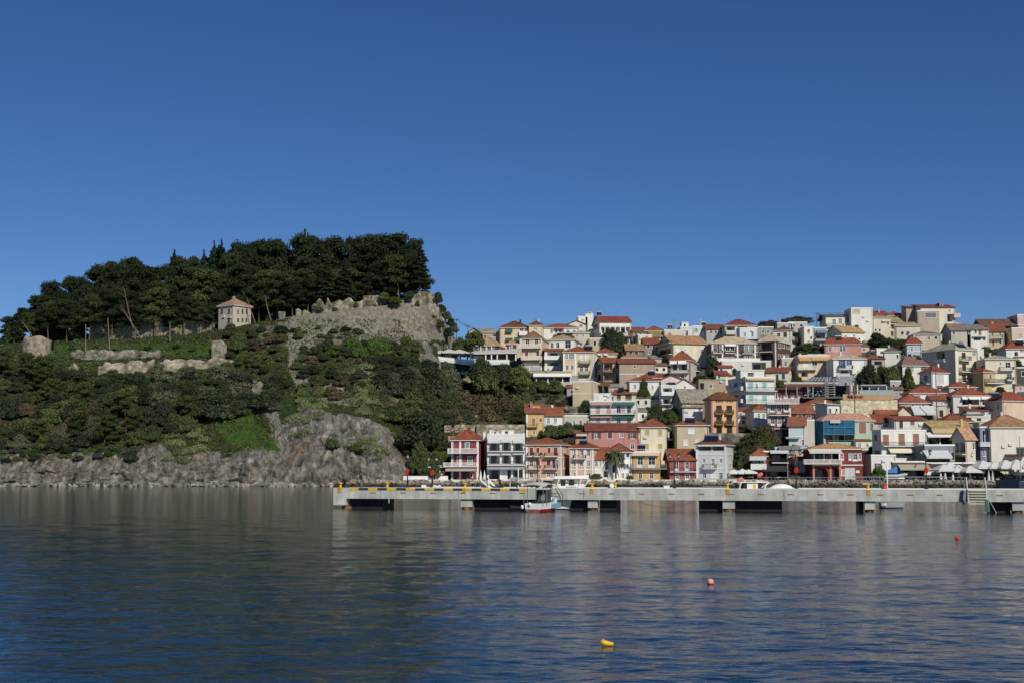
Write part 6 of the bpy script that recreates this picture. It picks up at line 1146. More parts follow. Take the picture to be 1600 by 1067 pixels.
for px in (1228, 1245, 1262, 1270, 1290, 1293, 1303, 1328): slab(r, px, px + .9, 590 if px > 1285 else 600, 621, 349.3, .22, 'post', paint('#8d908d'))
for k in range(6): slab(r, 1288, 1306, 597 + k * 3.6, 597.8 + k * 3.6, 349.0, .12, 'brace', paint('#8d908d'))
slab(r, 1306, 1332, 587.5, 602, 351, 4, 'terrace_box', stonem('#84868a')); slab(r, 1308, 1328, 583, 587.5, 351, .06, 'railing', paint('#b4b6b8'))
rg2 = random.Random(4); q = MB()
for k in range(60):
    px = rg2.uniform(1258, 1288); py = rg2.uniform(603, 618); a = P(px, py, 350 + rg2.uniform(0, 4)) - r.location; q.box(a.x - .25, a.x + .25, a.y, a.y + .3, a.z - .15, a.z + .15)
q.build('stacked_chairs', paint('#8b8f93'), r)

# ---- blue scaffold net on the mint building
r = empty('scaffold_net', P(1300, 692, 312.6), 0, 'blue debris netting hung over the left part of the mint building', 'netting')
NETM = plain('blue_net', '#235a78', rough=.8, var=.35, scale=.7)
def drape(pts, zt, zb_, nm):
    q = MB(); V = []; n = 0
    for (xa, Ya), (xb, Yb) in zip(pts[:-1], pts[1:]):
        for k in range(10):
            t0, t1 = k / 10, (k + 1) / 10; w0, w1 = .12 * math.sin(k * 2.1), .12 * math.sin((k + 1) * 2.1)
            a, b = P(xa + (xb - xa) * t0, zb_, Ya + (Yb - Ya) * t0 - w0), P(xa + (xb - xa) * t1, zb_, Ya + (Yb - Ya) * t1 - w1); c2, d2 = P(xa + (xb - xa) * t1, zt, Ya + (Yb - Ya) * t1), P(xa + (xb - xa) * t0, zt, Ya + (Yb - Ya) * t0)
            o_ = r.location; th = Vector((0, .03, 0)); q.hexa([a - o_, b - o_, b - o_ + th, a - o_ + th, d2 - o_, c2 - o_, c2 - o_ + th, d2 - o_ + th])
    return q.build(nm, NETM, r)
drape([(1273, 318), (1287, 313)], 657, 692, 'side_net'); drape([(1287, 313), (1336, 313)], 656.5, 679, 'front_net')
q = MB()
for px in (1287, 1303, 1320, 1335): a = P(px, 694, 312.7) - r.location; b = P(px, 656, 312.7) - r.location; q.tube([a, b], .05, 5)
for py in (667, 678, 688): a = P(1287, py, 312.7) - r.location; b = P(1335, py, 312.7) - r.location; q.tube([a, b], .05, 5)
q.build('scaffold_tube', STEEL, r)
q = MB(); a = P(1297, 660.5, 312.6) - r.location; b = P(1313, 655.5, 312.6) - r.location; q.box(a.x, b.x, a.y - .1, a.y, a.z, b.z); q.build('banner', paint('#b7aca6'), r)
# ================================================================ quay, breakwater, pier, boats
CONC = mat('pier_concrete', (.50, .50, .455, 1), .9, .28, 1.4, .03, 4, streak=True, base2=(.38, .39, .36, 1))
CONCD = mat('shade_darkened_wet_concrete', (.022, .021, .018, 1), .6, .4, 1.2, .04, 4)  # wet concrete, darkened further to paint in the shade under the deck
YEL = plain('bollard_yellow', '#c7a63a', rough=.5, var=.25, scale=3); BLK = plain('kerb_black', '#33363a', rough=.8)
WHT = plain('kerb_white', '#dedcd2', rough=.8); RUST = plain('rusty_stain', '#7a5b35', rough=.9, var=.4, scale=3)
# pier in its own frame: x along its seaward face, y inwards
PL = Pz(520.5, 793.5, 0); PR = Pz(1600, 800.8, 0); PL.z = PR.z = 0
pdir = (PR - PL).normalized(); pang = math.atan2(pdir.y, pdir.x); PX1 = (PR - PL).length
def pier_s(px):      # along-face coordinate of a picture column
    o, dv = ray_local(px, 775, PL, math.cos(pang), math.sin(pang)); return o.x - dv.x * o.y / dv.y
def pier_z(px, py):
    o, dv = ray_local(px, py, PL, math.cos(pang), math.sin(pang)); return o.z - dv.z * o.y / dv.y
ZT = (pier_z(900, 763.0) + pier_z(1500, 765)) / 2; ZB = (pier_z(900, 780.5) + pier_z(1500, 783)) / 2; PW = 6.0
pier = empty('pier', PL, pang, 'long grey concrete pier on stub piles crossing the harbour', 'pier')
def pbox(name, m, *boxes, par=None):
    q = MB()
    for b in boxes: q.box(*b)
    return q.build(name, m, par or pier)
PE = PX1 + 45
pbox('deck', CONC, (0, PE, 0, PW, ZB, ZT)); pbox('coping', WHT, (pier_s(640), PE, -.03, .35, ZT + .002, ZT + .07)); pbox('coping', WHT, (pier_s(640), PE, PW - .35, PW + .02, ZT + .003, ZT + .07))
pbox('end_block', CONC, (0, pier_s(541), .004, PW, ZB - .75, ZB - .002))
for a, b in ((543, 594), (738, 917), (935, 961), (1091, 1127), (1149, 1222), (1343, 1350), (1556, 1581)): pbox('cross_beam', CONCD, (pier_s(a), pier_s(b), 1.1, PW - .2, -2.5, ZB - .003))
for a, b in ((530, 546), (719, 737), (918, 933), (1129, 1148), (1351, 1367), (1582, 1600)):
    pbox('pile_cap', CONC, (pier_s(a) if a > 540 else pier_s(522), pier_s(b) if a > 540 else pier_s(522) + .01, .25, 1.6, ZB - .9, ZB - .002)) if a > 540 else None
    q = MB(); c_ = (pier_s(a) + pier_s(b)) / 2; q.tube([(c_, .95, -3), (c_, .95, ZB - .9)], (pier_s(b) - pier_s(a)) / 2 * .95, 14); q.build('pile', plain('algae_pile', '#7d5a36', rough=.7, var=.5, scale=2), pier)
for k in range(22):       # fender sockets
    px = 583 + k * 46.6; s = pier_s(px); pbox('fender_socket', RUST, (s - .33, s + .33, -.006, .05, ZT - .62, ZT - .5))
for px in (595, 716, 912, 1225, 1507): s = pier_s(px); pbox('joint', BLK, (s - .02, s + .02, -.008, .1, ZB + .05, ZT - .12))
k = 0; x = 545.5
while x < 815:
    kb = tag(pbox('kerb_block', YEL if k % 2 == 0 else BLK, (pier_s(x), pier_s(x + 14.6), -.035, .3, ZT - .26, ZT + .004)), None); x += 14.75; k += 1
def to_pier(s, y, z=None): return Matrix.Translation(PL) @ Matrix.Rotation(pang, 4, 'Z') @ Vector((s, y, ZT if z is None else z))
def bollard(px, y, label, style=0):
    r = empty('bollard', to_pier(pier_s(px), y), pang, label, 'bollard', 'yellow bollards of the pier')
    q = MB(); q.lathe([(.19, 0), (.15, .08), (.14, .4), (.24, .46), (.26, .55), (.18, .62), (.02, .64)], n=12); q.build('post', YEL, r)
    if style: q = MB(); q.tube([(0, 0, .5), (-.3, 0, .6), (-.52, 0, .6)], [.11, .1, .12], 8); q.build('horn', YEL, r); 
    q = MB(); q.box(-.26, .26, -.3, .26, .003, .05); (q.box(-.2, .2, -y - .045, -y - .006, -.55, .0) if y < 1 else 0); q.build('plate', plain('rusty_yellow', '#b5822c', rough=.7, var=.5, scale=4), r); return r
bollard(530, .45, 'rusty orange yellow bollard at the seaward left end of the pier'); bollard(725, .45, 'yellow bollard between the striped kerb blocks', 0)
bollard(924.5, .45, 'yellow horned bollard right of the moored fishing boat', 1); bollard(1136.5, .45, 'yellow bollard left of the white arch boat', 0); bollard(1357, .45, 'yellow horned bollard right of the dark lamp post with red ring', 1)
bollard(584, PW - .5, 'small yellow bollard on the landward edge behind the standing man'); bollard(767, PW - .5, 'yellow bollard on the landward edge near the outboard boat')
bollard(953, PW - .5, 'yellow bollard on the landward edge beside the white drum'); bollard(1148.5, PW - .5, 'yellow bollard on the landward edge at the white arch boat')
# ---- lamps
LAMPG = mat('lamp_glass', (.5, .5, .48, 1), .3, .1, 2)
def lamp(loc, h, label, heads=2, ring=False, rz=0):
    r = empty('street_lamp', loc, rz, label, 'street lamp', 'black lantern posts'); s = h / 4.2
    q = MB(); q.lathe([(.2, 0), (.2, .12), (.13, .2), (.11, .9), (.07, 1.0), (.055, h - .4 * s), (.07, h - .35 * s), (.03, h - .2 * s)], n=10); q.build('post', METAL, r)
    offs = [0] if heads == 1 else [-.48, .48]
    if heads == 2: q = MB(); q.tube([(-.48, 0, h - .15), (-.3, 0, h - .5), (0, 0, h - .42), (.3, 0, h - .5), (.48, 0, h - .15)], .035, 6); q.build('arm', METAL, r)
    for x in offs:
        z = h - .15; q = MB(); q.lathe([(.09, z), (.17, z + .34), (.02, z + .36)], (x, 0, 0), 6); g = q.build('lantern', LAMPG, r)
        q = MB(); q.lathe([(.23, z + .34), (.12, z + .46), (.03, z + .58), (.01, z + .68)], (x, 0, 0), 6); q.lathe([(.04, z - .1), (.11, z + .02), (.1, z + .04)], (x, 0, 0), 6)
        for k in range(6): a = k * math.pi / 3; q.tube([(x + .09 * math.cos(a), .09 * math.sin(a), z), (x + .17 * math.cos(a), .17 * math.sin(a), z + .34)], .014, 4)
        q.build('lantern_frame', METAL, g)
    if ring:
        q = MB(); n = 16; c_ = (0, -.2, h * .52)
        for i in range(n):
            a0, a1 = 2 * math.pi * i / n, 2 * math.pi * (i + 1) / n; q.tube([(c_[0] + .16 * math.cos(a0), c_[1], c_[2] + .27 * math.sin(a0)), (c_[0] + .16 * math.cos(a1), c_[1], c_[2] + .27 * math.sin(a1))], .09, 6, cap=False)
        q.tube([(0, -.28, c_[2]), (0, -.12, c_[2])], .2, 10)
        q.build('ring_buoy', plain('ring_red', '#b32a22', rough=.5), r)
    return r
lamp(to_pier(pier_s(618), PW - .9), 3.6, 'single lantern post with red life ring, nearest the pier end', 1, True, pang)
lamp(to_pier(pier_s(657.5), PW - .7), 3.3, 'second lamp post from the pier end, with a dark red ring', 2, True, pang)
lamp(to_pier(pier_s(829), PW - 1.5), 3.7, 'double lantern post just behind the fishing boat canopy', 2, False, pang)
lamp(to_pier(pier_s(1050), PW - 1.5), 3.6, 'double lantern post in front of the small salmon house', 2, False, pang)
lamp(to_pier(pier_s(1245), .8), 4.0, 'double lantern post with bright red ring before the red restaurant', 2, True, pang)
lamp(to_pier(pier_s(1458.5), PW - .4), 4.0, 'double lantern post with a red banner near the parasols', 2, True, pang)
for px, yt, lb in ((1378.5, 726, 'slim quay lamp beside the white low corner house'), (1431.5, 724, 'slim quay lamp before the tan parasol row'), (1505, 722, 'slim quay lamp beside the front white parasol')):
    b = P(px, 749, 287.5); b.z = 1.5; lamp(b, P(px, yt, 287.5).z - 1.5 - .5, lb, 1)
# ---- breakwater rocks (one heap, uncountable) and quay edge
def rocks():
    rng = np.random.default_rng(5); mb = MB(); x = 545.0
    pts = []
    for i in range(2600):
        px = rng.uniform(508, 1556); t = rng.uniform(0, 1); Y = 281 + t * 4.2 if px > 628 else 284 + (700 - px) * .085 + t * 4; z = -.3 + t * 1.75 + rng.uniform(-.2, .2); X = (px - 800) / F_PX * Y; pts.append((X, Y, z))
    q = MB()
    for (X, Y, z) in pts:
        r0 = rng.uniform(.22, .62); n = 5; th = rng.uniform(0, 3); k = len(q.v)
        q.ball((X, Y, z), r0, 6, rz=r0 * rng.uniform(.5, .8), ry=r0 * .9)
        for j in range(k, len(q.v)): v = q.v[j]; q.v[j] = (v[0] + rng.normal() * r0 * .2, v[1] + rng.normal() * r0 * .2, v[2] + rng.normal() * r0 * .16)
    m = mat('breakwater_rock', (.40, .35, .27, 1), .95, .4, .7, .1, 3, base2=(.2, .175, .13, 1))
    nt_ = m.node_tree; n = nt_.nodes; L = nt_.links; b = n['Principled BSDF']; src = b.inputs['Base Color'].links[0].from_socket       # weed-dark band near the waterline
    g = n.new('ShaderNodeTexCoord'); sx = n.new('ShaderNodeSeparateXYZ'); L.new(g.outputs['Object'], sx.inputs[0]); mr = n.new('ShaderNodeMapRange'); mr.inputs[1].default_value = .55; mr.inputs[2].default_value = 1.15; mr.inputs[3].default_value = .2; L.new(sx.outputs[2], mr.inputs[0])
    vm = n.new('ShaderNodeVectorMath'); vm.operation = 'SCALE'; L.new(src, vm.inputs[0]); L.new(mr.outputs[0], vm.inputs['Scale']); L.new(vm.outputs[0], b.inputs['Base Color'])
    tag(q.build('breakwater_rocks', m), 'long heap of tan boulders along the quay foot', 'rocks', kind='stuff')
rocks()
def shore_boulders():
    rng = np.random.default_rng(12); q = MB()
    for i in range(650):
        px = rng.uniform(-120, 545) if i % 3 else rng.uniform(320, 545); h = hit(px, rng.uniform(753, 758)); r0 = rng.uniform(.2, .75) * (1.4 if rng.uniform() < .08 else 1); k = len(q.v)
        q.ball((h.x, h.y - rng.uniform(0, 1.6), rng.uniform(-.15, .45)), r0, 7, rz=r0 * rng.uniform(.5, .9), ry=r0)
        for j in range(k, len(q.v)): v = q.v[j]; q.v[j] = (v[0] + rng.normal() * r0 * .2, v[1] + rng.normal() * r0 * .2, v[2] + rng.normal() * r0 * .17)
    tag(q.build('shore_boulders', mat('shore_rock', (.36, .335, .29, 1), .9, .45, .8, .1, 3, base2=(.12, .11, .09, 1))), 'scatter of fallen boulders along the foot of the sea cliff', 'rocks', kind='stuff')
shore_boulders()
q = MB(); a0, a1 = (545 - 800) / F_PX * 286, (1508 - 800) / F_PX * 286
q.box((640 - 800) / F_PX * 286, a1, 285.6, 290, -.5, 1.56); q.box(a1, 250, 286.6, 290, -1, 1.56); tag(q.build('quay', mat('quay_concrete', (.5, .48, .44, 1), .9, .15, .8)), 'flat concrete quay', kind='structure')
q = MB(); q.box((636 - 800) / F_PX * 286.4, (1180 - 800) / F_PX * 286.4, 285.3, 285.6, .9, 1.75); tag(q.build('low_quay_wall', paint('#d2cec2')), 'low whitish parapet along the quay edge above the boulders', 'wall')
q = MB(); n = 60; xa, xb = (1180 - 800) / F_PX * 286.4, (1506 - 800) / F_PX * 286.4
q.box(xa, xb, 285.3, 285.5, 1.5, 1.62)
for i in range(n + 1): x = xa + (xb - xa) * i / n; q.box(x - .03, x + .03, 285.36, 285.42, 1.62, 2.2)
q.box(xa, xb, 285.35, 285.43, 2.2, 2.28); tag(q.build('quay_railing', plain('rail_blue_grey', '#74808c')), 'long blue grey railing on the quay before the parasols', 'railing')
q = MB(); a = P(672, 748, 288); b = P(700, 743, 288); q.box(a.x - 6, b.x, 287.7, 288, 1.5, b.z); tag(q.build('white_garden_wall', paint('#d9d7d0')), 'white garden wall left of the crimson annex', 'wall')
# ---- hulls
def hull(name, mats, par, Lh, Bm, H0, stern=.8, bow_up=.5, draft=.35, n=14, wl=.12):
    """double-ended section loft: x forward, z up; material 0 topsides, 1 bottom, 2 deck"""
    q = MB(); S = []
    for i in range(n + 1):
        t = i / n; w_ = Bm / 2 * (stern + (1 - stern) * min(1, t * 2.2)) * (1 - max(0, (t - .45) / .55) ** 2.2) + .01; sh = H0 + bow_up * t ** 2.2; x = Lh * t
        S.append([(x - .0, -w_ * .02, -draft), (x, -w_ * .62, -draft * .5), (x, -w_ * .9, wl), (x + .08 * t, -w_, sh), (x, -w_ + .09, sh), (x, -w_ + .1, sh - .22)])
    for i in range(n):
        for j in range(5):
            for sg in (1, -1):
                p = [S[i][j], S[i + 1][j], S[i + 1][j + 1], S[i][j + 1]]; p = [(a, b * sg, c) for a, b, c in p]; q.poly(p if sg == 1 else p[::-1], 1 if j < 2 else 0)
        q.poly([S[i][5], S[i + 1][5], (S[i + 1][5][0], -S[i + 1][5][1], S[i + 1][5][2]), (S[i][5][0], -S[i][5][1], S[i][5][2])], 2)
    st = S[0]; q.poly([st[1], st[2], st[3], (st[3][0], -st[3][1], st[3][2]), (st[2][0], -st[2][1], st[2][2]), (st[1][0], -st[1][1], st[1][2])], 0)
    q.poly([st[0], st[1], st[2], (st[2][0], -st[2][1], st[2][2]), (st[1][0], -st[1][1], st[1][2])], 1)
    return q.build(name, mats, par)
WB = plain('boat_white', '#d9d8d2', rough=.35); RB = plain('antifouling_red', '#9c2f2a', rough=.6, var=.2); BB = plain('boat_blue', '#6f97a6', rough=.4, var=.2); DKC = plain('boat_deck', '#9a9a94', rough=.7)
# fishing boat in front of the pier, stern towards the camera
fl = Pz(833, 800, 0); r = empty('fishing_boat', fl, R(68), 'small white and blue fishing boat with red bottom and grey canopy moored at the pier', 'boat')
hull('hull', [WB, RB, DKC], r, 6.4, 2.35, .95, .82, .55, .4, wl=.34)
q = MB(); q.box(2.6, 5.6, -.9, -.8, .45, .95); q.box(2.6, 5.6, -1.14, -1.1, .35, .9); q.build('blue_strake', BB, r)
q = MB(); xs_ = [-.1, 1.0, 2.2, 3.6]; ZC = [2.7, 2.95, 2.95, 2.65]
for i in range(3):
    for j in range(6):
        y0, y1 = -1.35 + .45 * j, -1.35 + .45 * (j + 1); c0, c1 = .22 * (1 - (y0 / 1.35) ** 2), .22 * (1 - (y1 / 1.35) ** 2)
        q.hexa([(xs_[i], y0, ZC[i] + c0), (xs_[i + 1], y0, ZC[i + 1] + c0), (xs_[i + 1], y1, ZC[i + 1] + c1), (xs_[i], y1, ZC[i] + c1), (xs_[i], y0, ZC[i] + c0 + .04), (xs_[i + 1], y0, ZC[i + 1] + c0 + .04), (xs_[i + 1], y1, ZC[i + 1] + c1 + .04), (xs_[i], y1, ZC[i] + c1 + .04)])
q.build('canopy', plain('canopy_cloth', '#b9b6ac'), r)
for x_, y_ in ((.1, -1.1), (.1, 1.1), (1.2, -1.12), (1.2, 1.12), (3.4, -1.0), (3.4, 1.0)): q = MB(); q.tube([(x_, y_, .7), (x_, y_, 2.75)], .03, 5); q.build('canopy_post', STEEL, r)
q = MB(); q.box(2.4, 3.5, -.75, .55, .5, 2.35); wh = q.build('wheelhouse', plain('wheelhouse_dark', '#3c3d3e'), r)
q = MB(); q.box(2.36, 2.398, -.45, .3, 1.2, 1.85); q.build('window', plain('milky_window', '#8d8a84', rough=.2), wh)
q = MB(); q.box(.5, 1.3, -.35, .35, .35, .95); q.tube([(1.4, -.3, .5), (1.45, -.25, 1.5)], .12, 7); q.build('engine_box', plain('engine_box', '#2f3a34'), r)
for i, (x_, y_, z_, c_) in enumerate(((3.9, -1.0, .95, 0), (4.3, -1.05, .9, 1), (4.7, -.85, 1.15, 0), (5.0, -.75, .85, 0), (4.4, -.7, 1.25, 1), (5.4, -.5, 1.1, 0), (-.08, .35, .85, 0), (-.12, 1.2, .55, 0))):
    q = MB(); q.ball((x_, y_, z_), .17, 8, rz=.24); q.build('fender', [WB, BB][c_], r)
q = MB()
for k in range(40): a = rg.uniform(3.6, 5.6); q.ball((a, rg.uniform(-.7, .5), rg.uniform(.85, 1.25)), .13, 6)
q.build('fishing_net', plain('net_green', '#62807c', var=.4, scale=6), r)
# pier ladder & folding gangway at the boat
def frame_obj(name, label, cat, par_px, tubes, m, loc):
    r = empty(name, loc, pang, label, cat); q = MB()
    for pts, rad in tubes: q.tube(pts, rad, 5)
    q.build('frame', m, r); return r
s = pier_s(866); r = frame_obj('wooden_gangway', 'weathered wooden steps and steel frame hanging on the pier beside the fishing boat', 'gangway', 866, [([(-.3, -.25, 0.9), (-.2, -.3, -1.6)], .04), ([(1.0, -.5, -1.9), (1.0, -.4, -.6), (-.1, -.2, .9)], .035), ([(-.2, -.3, -.5), (1, -.4, -.6)], .03), ([(-.2, -.3, -1.9), (1, -.5, -1.9)], .04), ([(-.25, -.3, -.5), (-.2, -.3, -2)], .04)], plain('rusty_steel', '#5b4a40', rough=.8, var=.3), to_pier(s, 0))
for k in range(4): q = MB(); q.box(-1.5, -.4, -.45, -.3, -.35 - k * .38, -.16 - k * .38); q.build('step', plain('weathered_wood', '#a8977a', var=.3), r)
s0 = pier_s(1514); r = empty('steel_ladder', to_pier(pier_s(1526), 0), pang, 'broad steel stairway ladder with handrails hanging over the pier face', 'ladder')
for sx in (-.95, .95):
    q = MB(); q.tube([(sx - .05, .1, 1.35), (sx, -.05, .6), (sx + .06, -.3, -1.4)], .07, 6); q.tube([(sx - .25, .6, .0), (sx - .08, .12, 1.3)], .04, 5); q.build('handrail', paint('#b9bab6'), r)
for k in range(6): q = MB(); q.box(-.9, .95, -.3, -.1, -.1 - k * .28, .02 - k * .28); q.build('step', plain('bleached_wood', '#b9b49e', var=.2), r)
q = MB(); q.tube([(1.0, -.3, -1.0), (1.1, -.4, -2.3)], .15, 7); q.tube([(.9, -.35, -1.1), (.85, -.4, -2.2)], .1, 6); q.build('green_rope', plain('teal_rope', '#4a706b'), r)
q = MB(); q.tube([(1.2, -.2, -1.0), (2.0, -.6, -2.7)], .035, 5); q.build('pole', paint('#a9aaa6'), r)
q = MB(); q.tube([(-1.4, -.2, 0), (-1.5, -.25, -.9), (-1.35, -.25, -1.5)], .13, 7); tag(q.build('old_tyre_hose', METAL, r), 'grey hose')
# ---- boats behind the pier
def deckboat(px, Y, Lb, label, cabin, roof, rz=0, z0=0):
    b = P(px, 760, Y); b.z = z0; r = empty('motor_boat', b, rz, label, 'boat'); hull('hull', [WB, BLK, DKC], r, Lb, 2.8, 1.35, .85, .5, .4)
    for (x0, x1, y0, y1, z_0, z_1, nm, m) in cabin: q = MB(); q.box(x0, x1, y0, y1, z_0, z_1); q.build(nm, m, r)
    for pts, rad in roof: q = MB(); q.tube(pts, rad, 6); q.build('arch', WB, r)
    return r
DG = plain('dark_cabin', '#26282a')
yb_ = 146.6 + 1.2
deckboat(842, yb_, 6.0, 'white cabin boat with slanted window posts and a tender on its roof', [(.1, 5.6, -1.15, 1.15, 3.45, 3.55, 'cabin_roof', WB), (.3, 5.2, -.95, .95, 1.3, 2.9, 'cabin', WB), (.4, 1.5, -1.0, -.955, 2.45, 3.3, 'window', DG), (2.5, 3.0, -1.0, -.955, 2.7, 3.3, 'window', DG), (3.4, 4.0, -1.0, -.955, 2.75, 3.35, 'window', DG), (3.1, 4.2, -1.02, -.96, 2.2, 2.6, 'locker', plain('locker', '#a9a294'))],
         [([(.1, -1.1, 2.3), (.45, -1.1, 3.5)], .07), ([(1.9, -1.1, 2.3), (2.3, -1.1, 3.5)], .07), ([(4.4, -1.1, 2.3), (4.85, -1.1, 3.5)], .07), ([(5.0, -1.1, 2.3), (5.7, -1.1, 3.4)], .06)])
b = P(866, 748.5, yb_ + .2); r = empty('tender', b, 0, 'white tender boat lying on the roof of the cabin boat', 'boat'); hull('hull', [WB, WB, DKC], r, 3.9, 1.4, .38, .8, .15, .1)
r = empty('canopy_boat', Vector((P(797, 760, yb_ + .6).x, yb_ + .6, 0)), 0, 'open boat under a long flat grey canopy beside the double lantern post', 'boat'); hull('hull', [DG, BLK, DKC], r, 4.4, 2.2, 2.0, .85, .3, .3)
q = MB(); q.box(-.1, 3.7, -1.2, 1.2, 3.48, 3.58); q.build('canopy', plain('grey_canopy', '#9fa09c'), r)
for x_, y_ in ((0, -1.1), (3.5, -1.1), (0, 1.1), (3.5, 1.1)): q = MB(); q.tube([(x_, y_, 1.8), (x_, y_, 3.5)], .04, 5); q.build('post', WB, r)
for k in range(7): q = MB(); q.ball((.4 + k * .5, -.7 + .1 * (k % 3), 2.75 + .12 * (k % 2)), .2, 7); q.build('bundle', [DG, plain('bundle_blue', '#2f3f63'), WB][k % 3], r)
r = empty('outboard_boat', Vector((P(775, 760, 151.5).x, 151.5, 0)), R(70), 'jumble of tilted outboard motors and white frames on a dark inflatable behind the pier', 'boat')
hull('hull', [DG, BLK, DG], r, 4.2, 2.0, 2.1, .9, .2, .3)
for k, (x_, y_, l_, a_, m) in enumerate(((0, .5, 1.7, .6, WB), (.2, .1, 1.5, .9, WB), (.1, -.4, 1.6, .3, DG), (.6, -.6, 1.4, 1.2, DG), (.4, .9, 1.3, .2, WB), (.8, .2, 1.9, .75, DG))):
    q = MB(); a = Vector((x_, y_, 2.2)); d = Vector((0, math.cos(a_), math.sin(a_))); q.tube([a, a + d * l_ * .5, a + d * l_], [.2, .16, .1], 8); q.tube([a + d * l_ * .9, a + d * l_ + Vector((0, 0, .25))], .05, 5); q.build('outboard_motor', m, r)
q = MB(); q.ball((0, .9, 3.0), .36, 10, ry=.12); q.build('white_disc', WB, r)
deckboat(1143, 146.4, 4.6, 'white motor boat with a curved arch frame and pink buoys on top, behind the pier', [(.4, 4.2, -1.1, 1.1, 3.05, 3.14, 'hardtop', WB), (1.2, 3.4, -.9, .9, 1.3, 3.0, 'cabin', DG), (1.6, 2.8, -.95, -.91, 1.9, 2.95, 'door', WB), (2.3, 2.6, -.99, -.952, 2.4, 2.85, 'yellow_sign', YEL)],
         [([(0.0, -1.1, 3.15), (.9, -1.1, 3.1), (.5, -1.1, 1.6)], .09), ([(2.6, -1.1, 3.25), (3.9, -1.1, 3.2), (3.2, -1.1, 1.6)], .09), ([(3.2, -1.1, 2.5), (4.2, -1.1, 3.1)], .06)])
for i, (px, py) in enumerate(((1155, 749), (1157.5, 748.2), (1159.5, 749.4), (1186, 742), (1189, 740.5))): q = MB(); q.ball((0, 0, 0), .24, 10); tag(q.build('marker_buoy', plain('faded_pink', '#c06f62'), loc=P(px, py, 146.4)), f"{['leftmost', 'second', 'third', 'fourth', 'fifth'][i]} faded pink buoy from the left on the arch boat roof", 'buoy', 'pink buoys on the arch boat')
b = P(1221, 763, 147.5); r = empty('covered_tender', b, 0, 'upturned white tender hull on the pier left of the lamp with bright red ring', 'boat')
q = MB(); q.ball((0, 0, -.15), 1.45, 16, rz=.72, ry=.6); q.build('hull', WB, r)
for px, w_, lb in ((1036.5, .33, 'white plastic crate on the pier left of the salmon house lamp'), (645, .28, 'white crate on the pier between the first two lamps')): q = MB(); q.box(-w_, w_, -.2, .2, 0, .26); q.box(-w_ - .03, w_ + .03, -.23, .23, .26, .31); tag(q.build('crate', WB, loc=to_pier(pier_s(px), PW - 1)), lb, 'crate')
q = MB(); 
for k in range(9): q.ball((k * .09 - .4, .05 * (k % 2), .1 + .06 * math.sin(k)), .15, 6)
tag(q.build('folded_sail', WB, loc=to_pier(pier_s(666), PW - 1)), 'heap of white cloth at the foot of the second lamp', 'cloth')
q = MB(); q.lathe([(.26, -.2), (.28, 0), (.26, .2)], n=12); o = tag(q.build('white_drum', WB, loc=to_pier(pier_s(948), PW - .9, ZT + .28)), 'round white drum lying on the pier behind the horned bollard', 'drum'); o.rotation_euler = (math.pi / 2, 0, 0)
# quay steps/gangway frame between the houses and the pier
r = empty('gangplank_stand', to_pier(pier_s(1096), PW - .3), pang, 'thin steel frame with grey gangplank behind the pier before the grey white house', 'frame')
for x_ in (0, 1.95, 2.8): q = MB(); q.tube([(x_, 0, 0), (x_, 0, 1.5)], .04, 5); q.build('post', STEEL, r)
q = MB(); q.box(-1.2, 4.6, 0, .5, 1.0, 1.12); q.build('gangplank', plain('gangplank', '#9a9a95'), r)
q = MB(); q.tube([(0, 0, .2), (2.8, 0, .2)], .04, 5); q.build('bar', STEEL, r)
q = MB(); q.tube([(0, 0, 0), (0, 0, 3.1)], .07, 8); tag(q.build('white_pole', paint('#dedcd6'), loc=to_pier(pier_s(1394.5), PW - .5)), 'plain white pole right of the horned bollard', 'pole')
q = MB(); q.tube([(0, 0, 0), (0, 0, 2.3)], .07, 8); tag(q.build('white_pole', paint('#dedcd6'), loc=to_pier(pier_s(796), PW - .6)), 'short white pole left of the fishing boat canopy', 'pole')
r = empty('rail_frame', to_pier(pier_s(1370), PW - .2), pang, 'blue grey rail frame with orange crate beside the white pole', 'railing')
for x_ in (0, .8, 1.3): q = MB(); q.tube([(x_, 0, 0), (x_, 0, 1.35)], .04, 5); q.build('post', STEEL, r)
q = MB(); q.tube([(-2.2, 0, 1.35), (8, 0, 1.35)], .035, 5); q.build('bar', STEEL, r)
q = MB(); q.box(-.2, .2, -.15, .15, 0, .45); q.box(-.24, .24, -.19, .19, .45, .5); tag(q.build('orange_crate', plain('crate_orange', '#b5482f'), loc=to_pier(pier_s(1391), PW - .5)), 'orange crate at the foot of the white pole', 'crate')
q = MB(); q.tube([(0, 0, 0), (0, 0, 10)], .06, 6); o = tag(q.build('mast', STEEL, loc=Vector((P(1595, 748, 280).x, 280, 1.3))), 'thin bare mast at the right edge above the parasols', 'mast')
for px, Lb, lb, m_ in ((1376, 2.7, 'grey dinghy with white fenders moored behind the pier, showing under the deck', plain('dinghy_grey', '#8f9498', rough=.4)), (773, 1.5, 'small white dinghy stern showing under the pier left of the fishing boat', WB)):
    b = P(px, 792, 151); b.z = 0; r = empty('dinghy', b, R(4), lb, 'boat'); hull('hull', [m_, BLK, DKC], r, Lb, 1.3, .62, .85, .15, .2)
    for k in range(3): q = MB(); q.ball((-.1 + k * .22, -.7, .42), .12, 8, rz=.2); q.build('fender', WB, r)
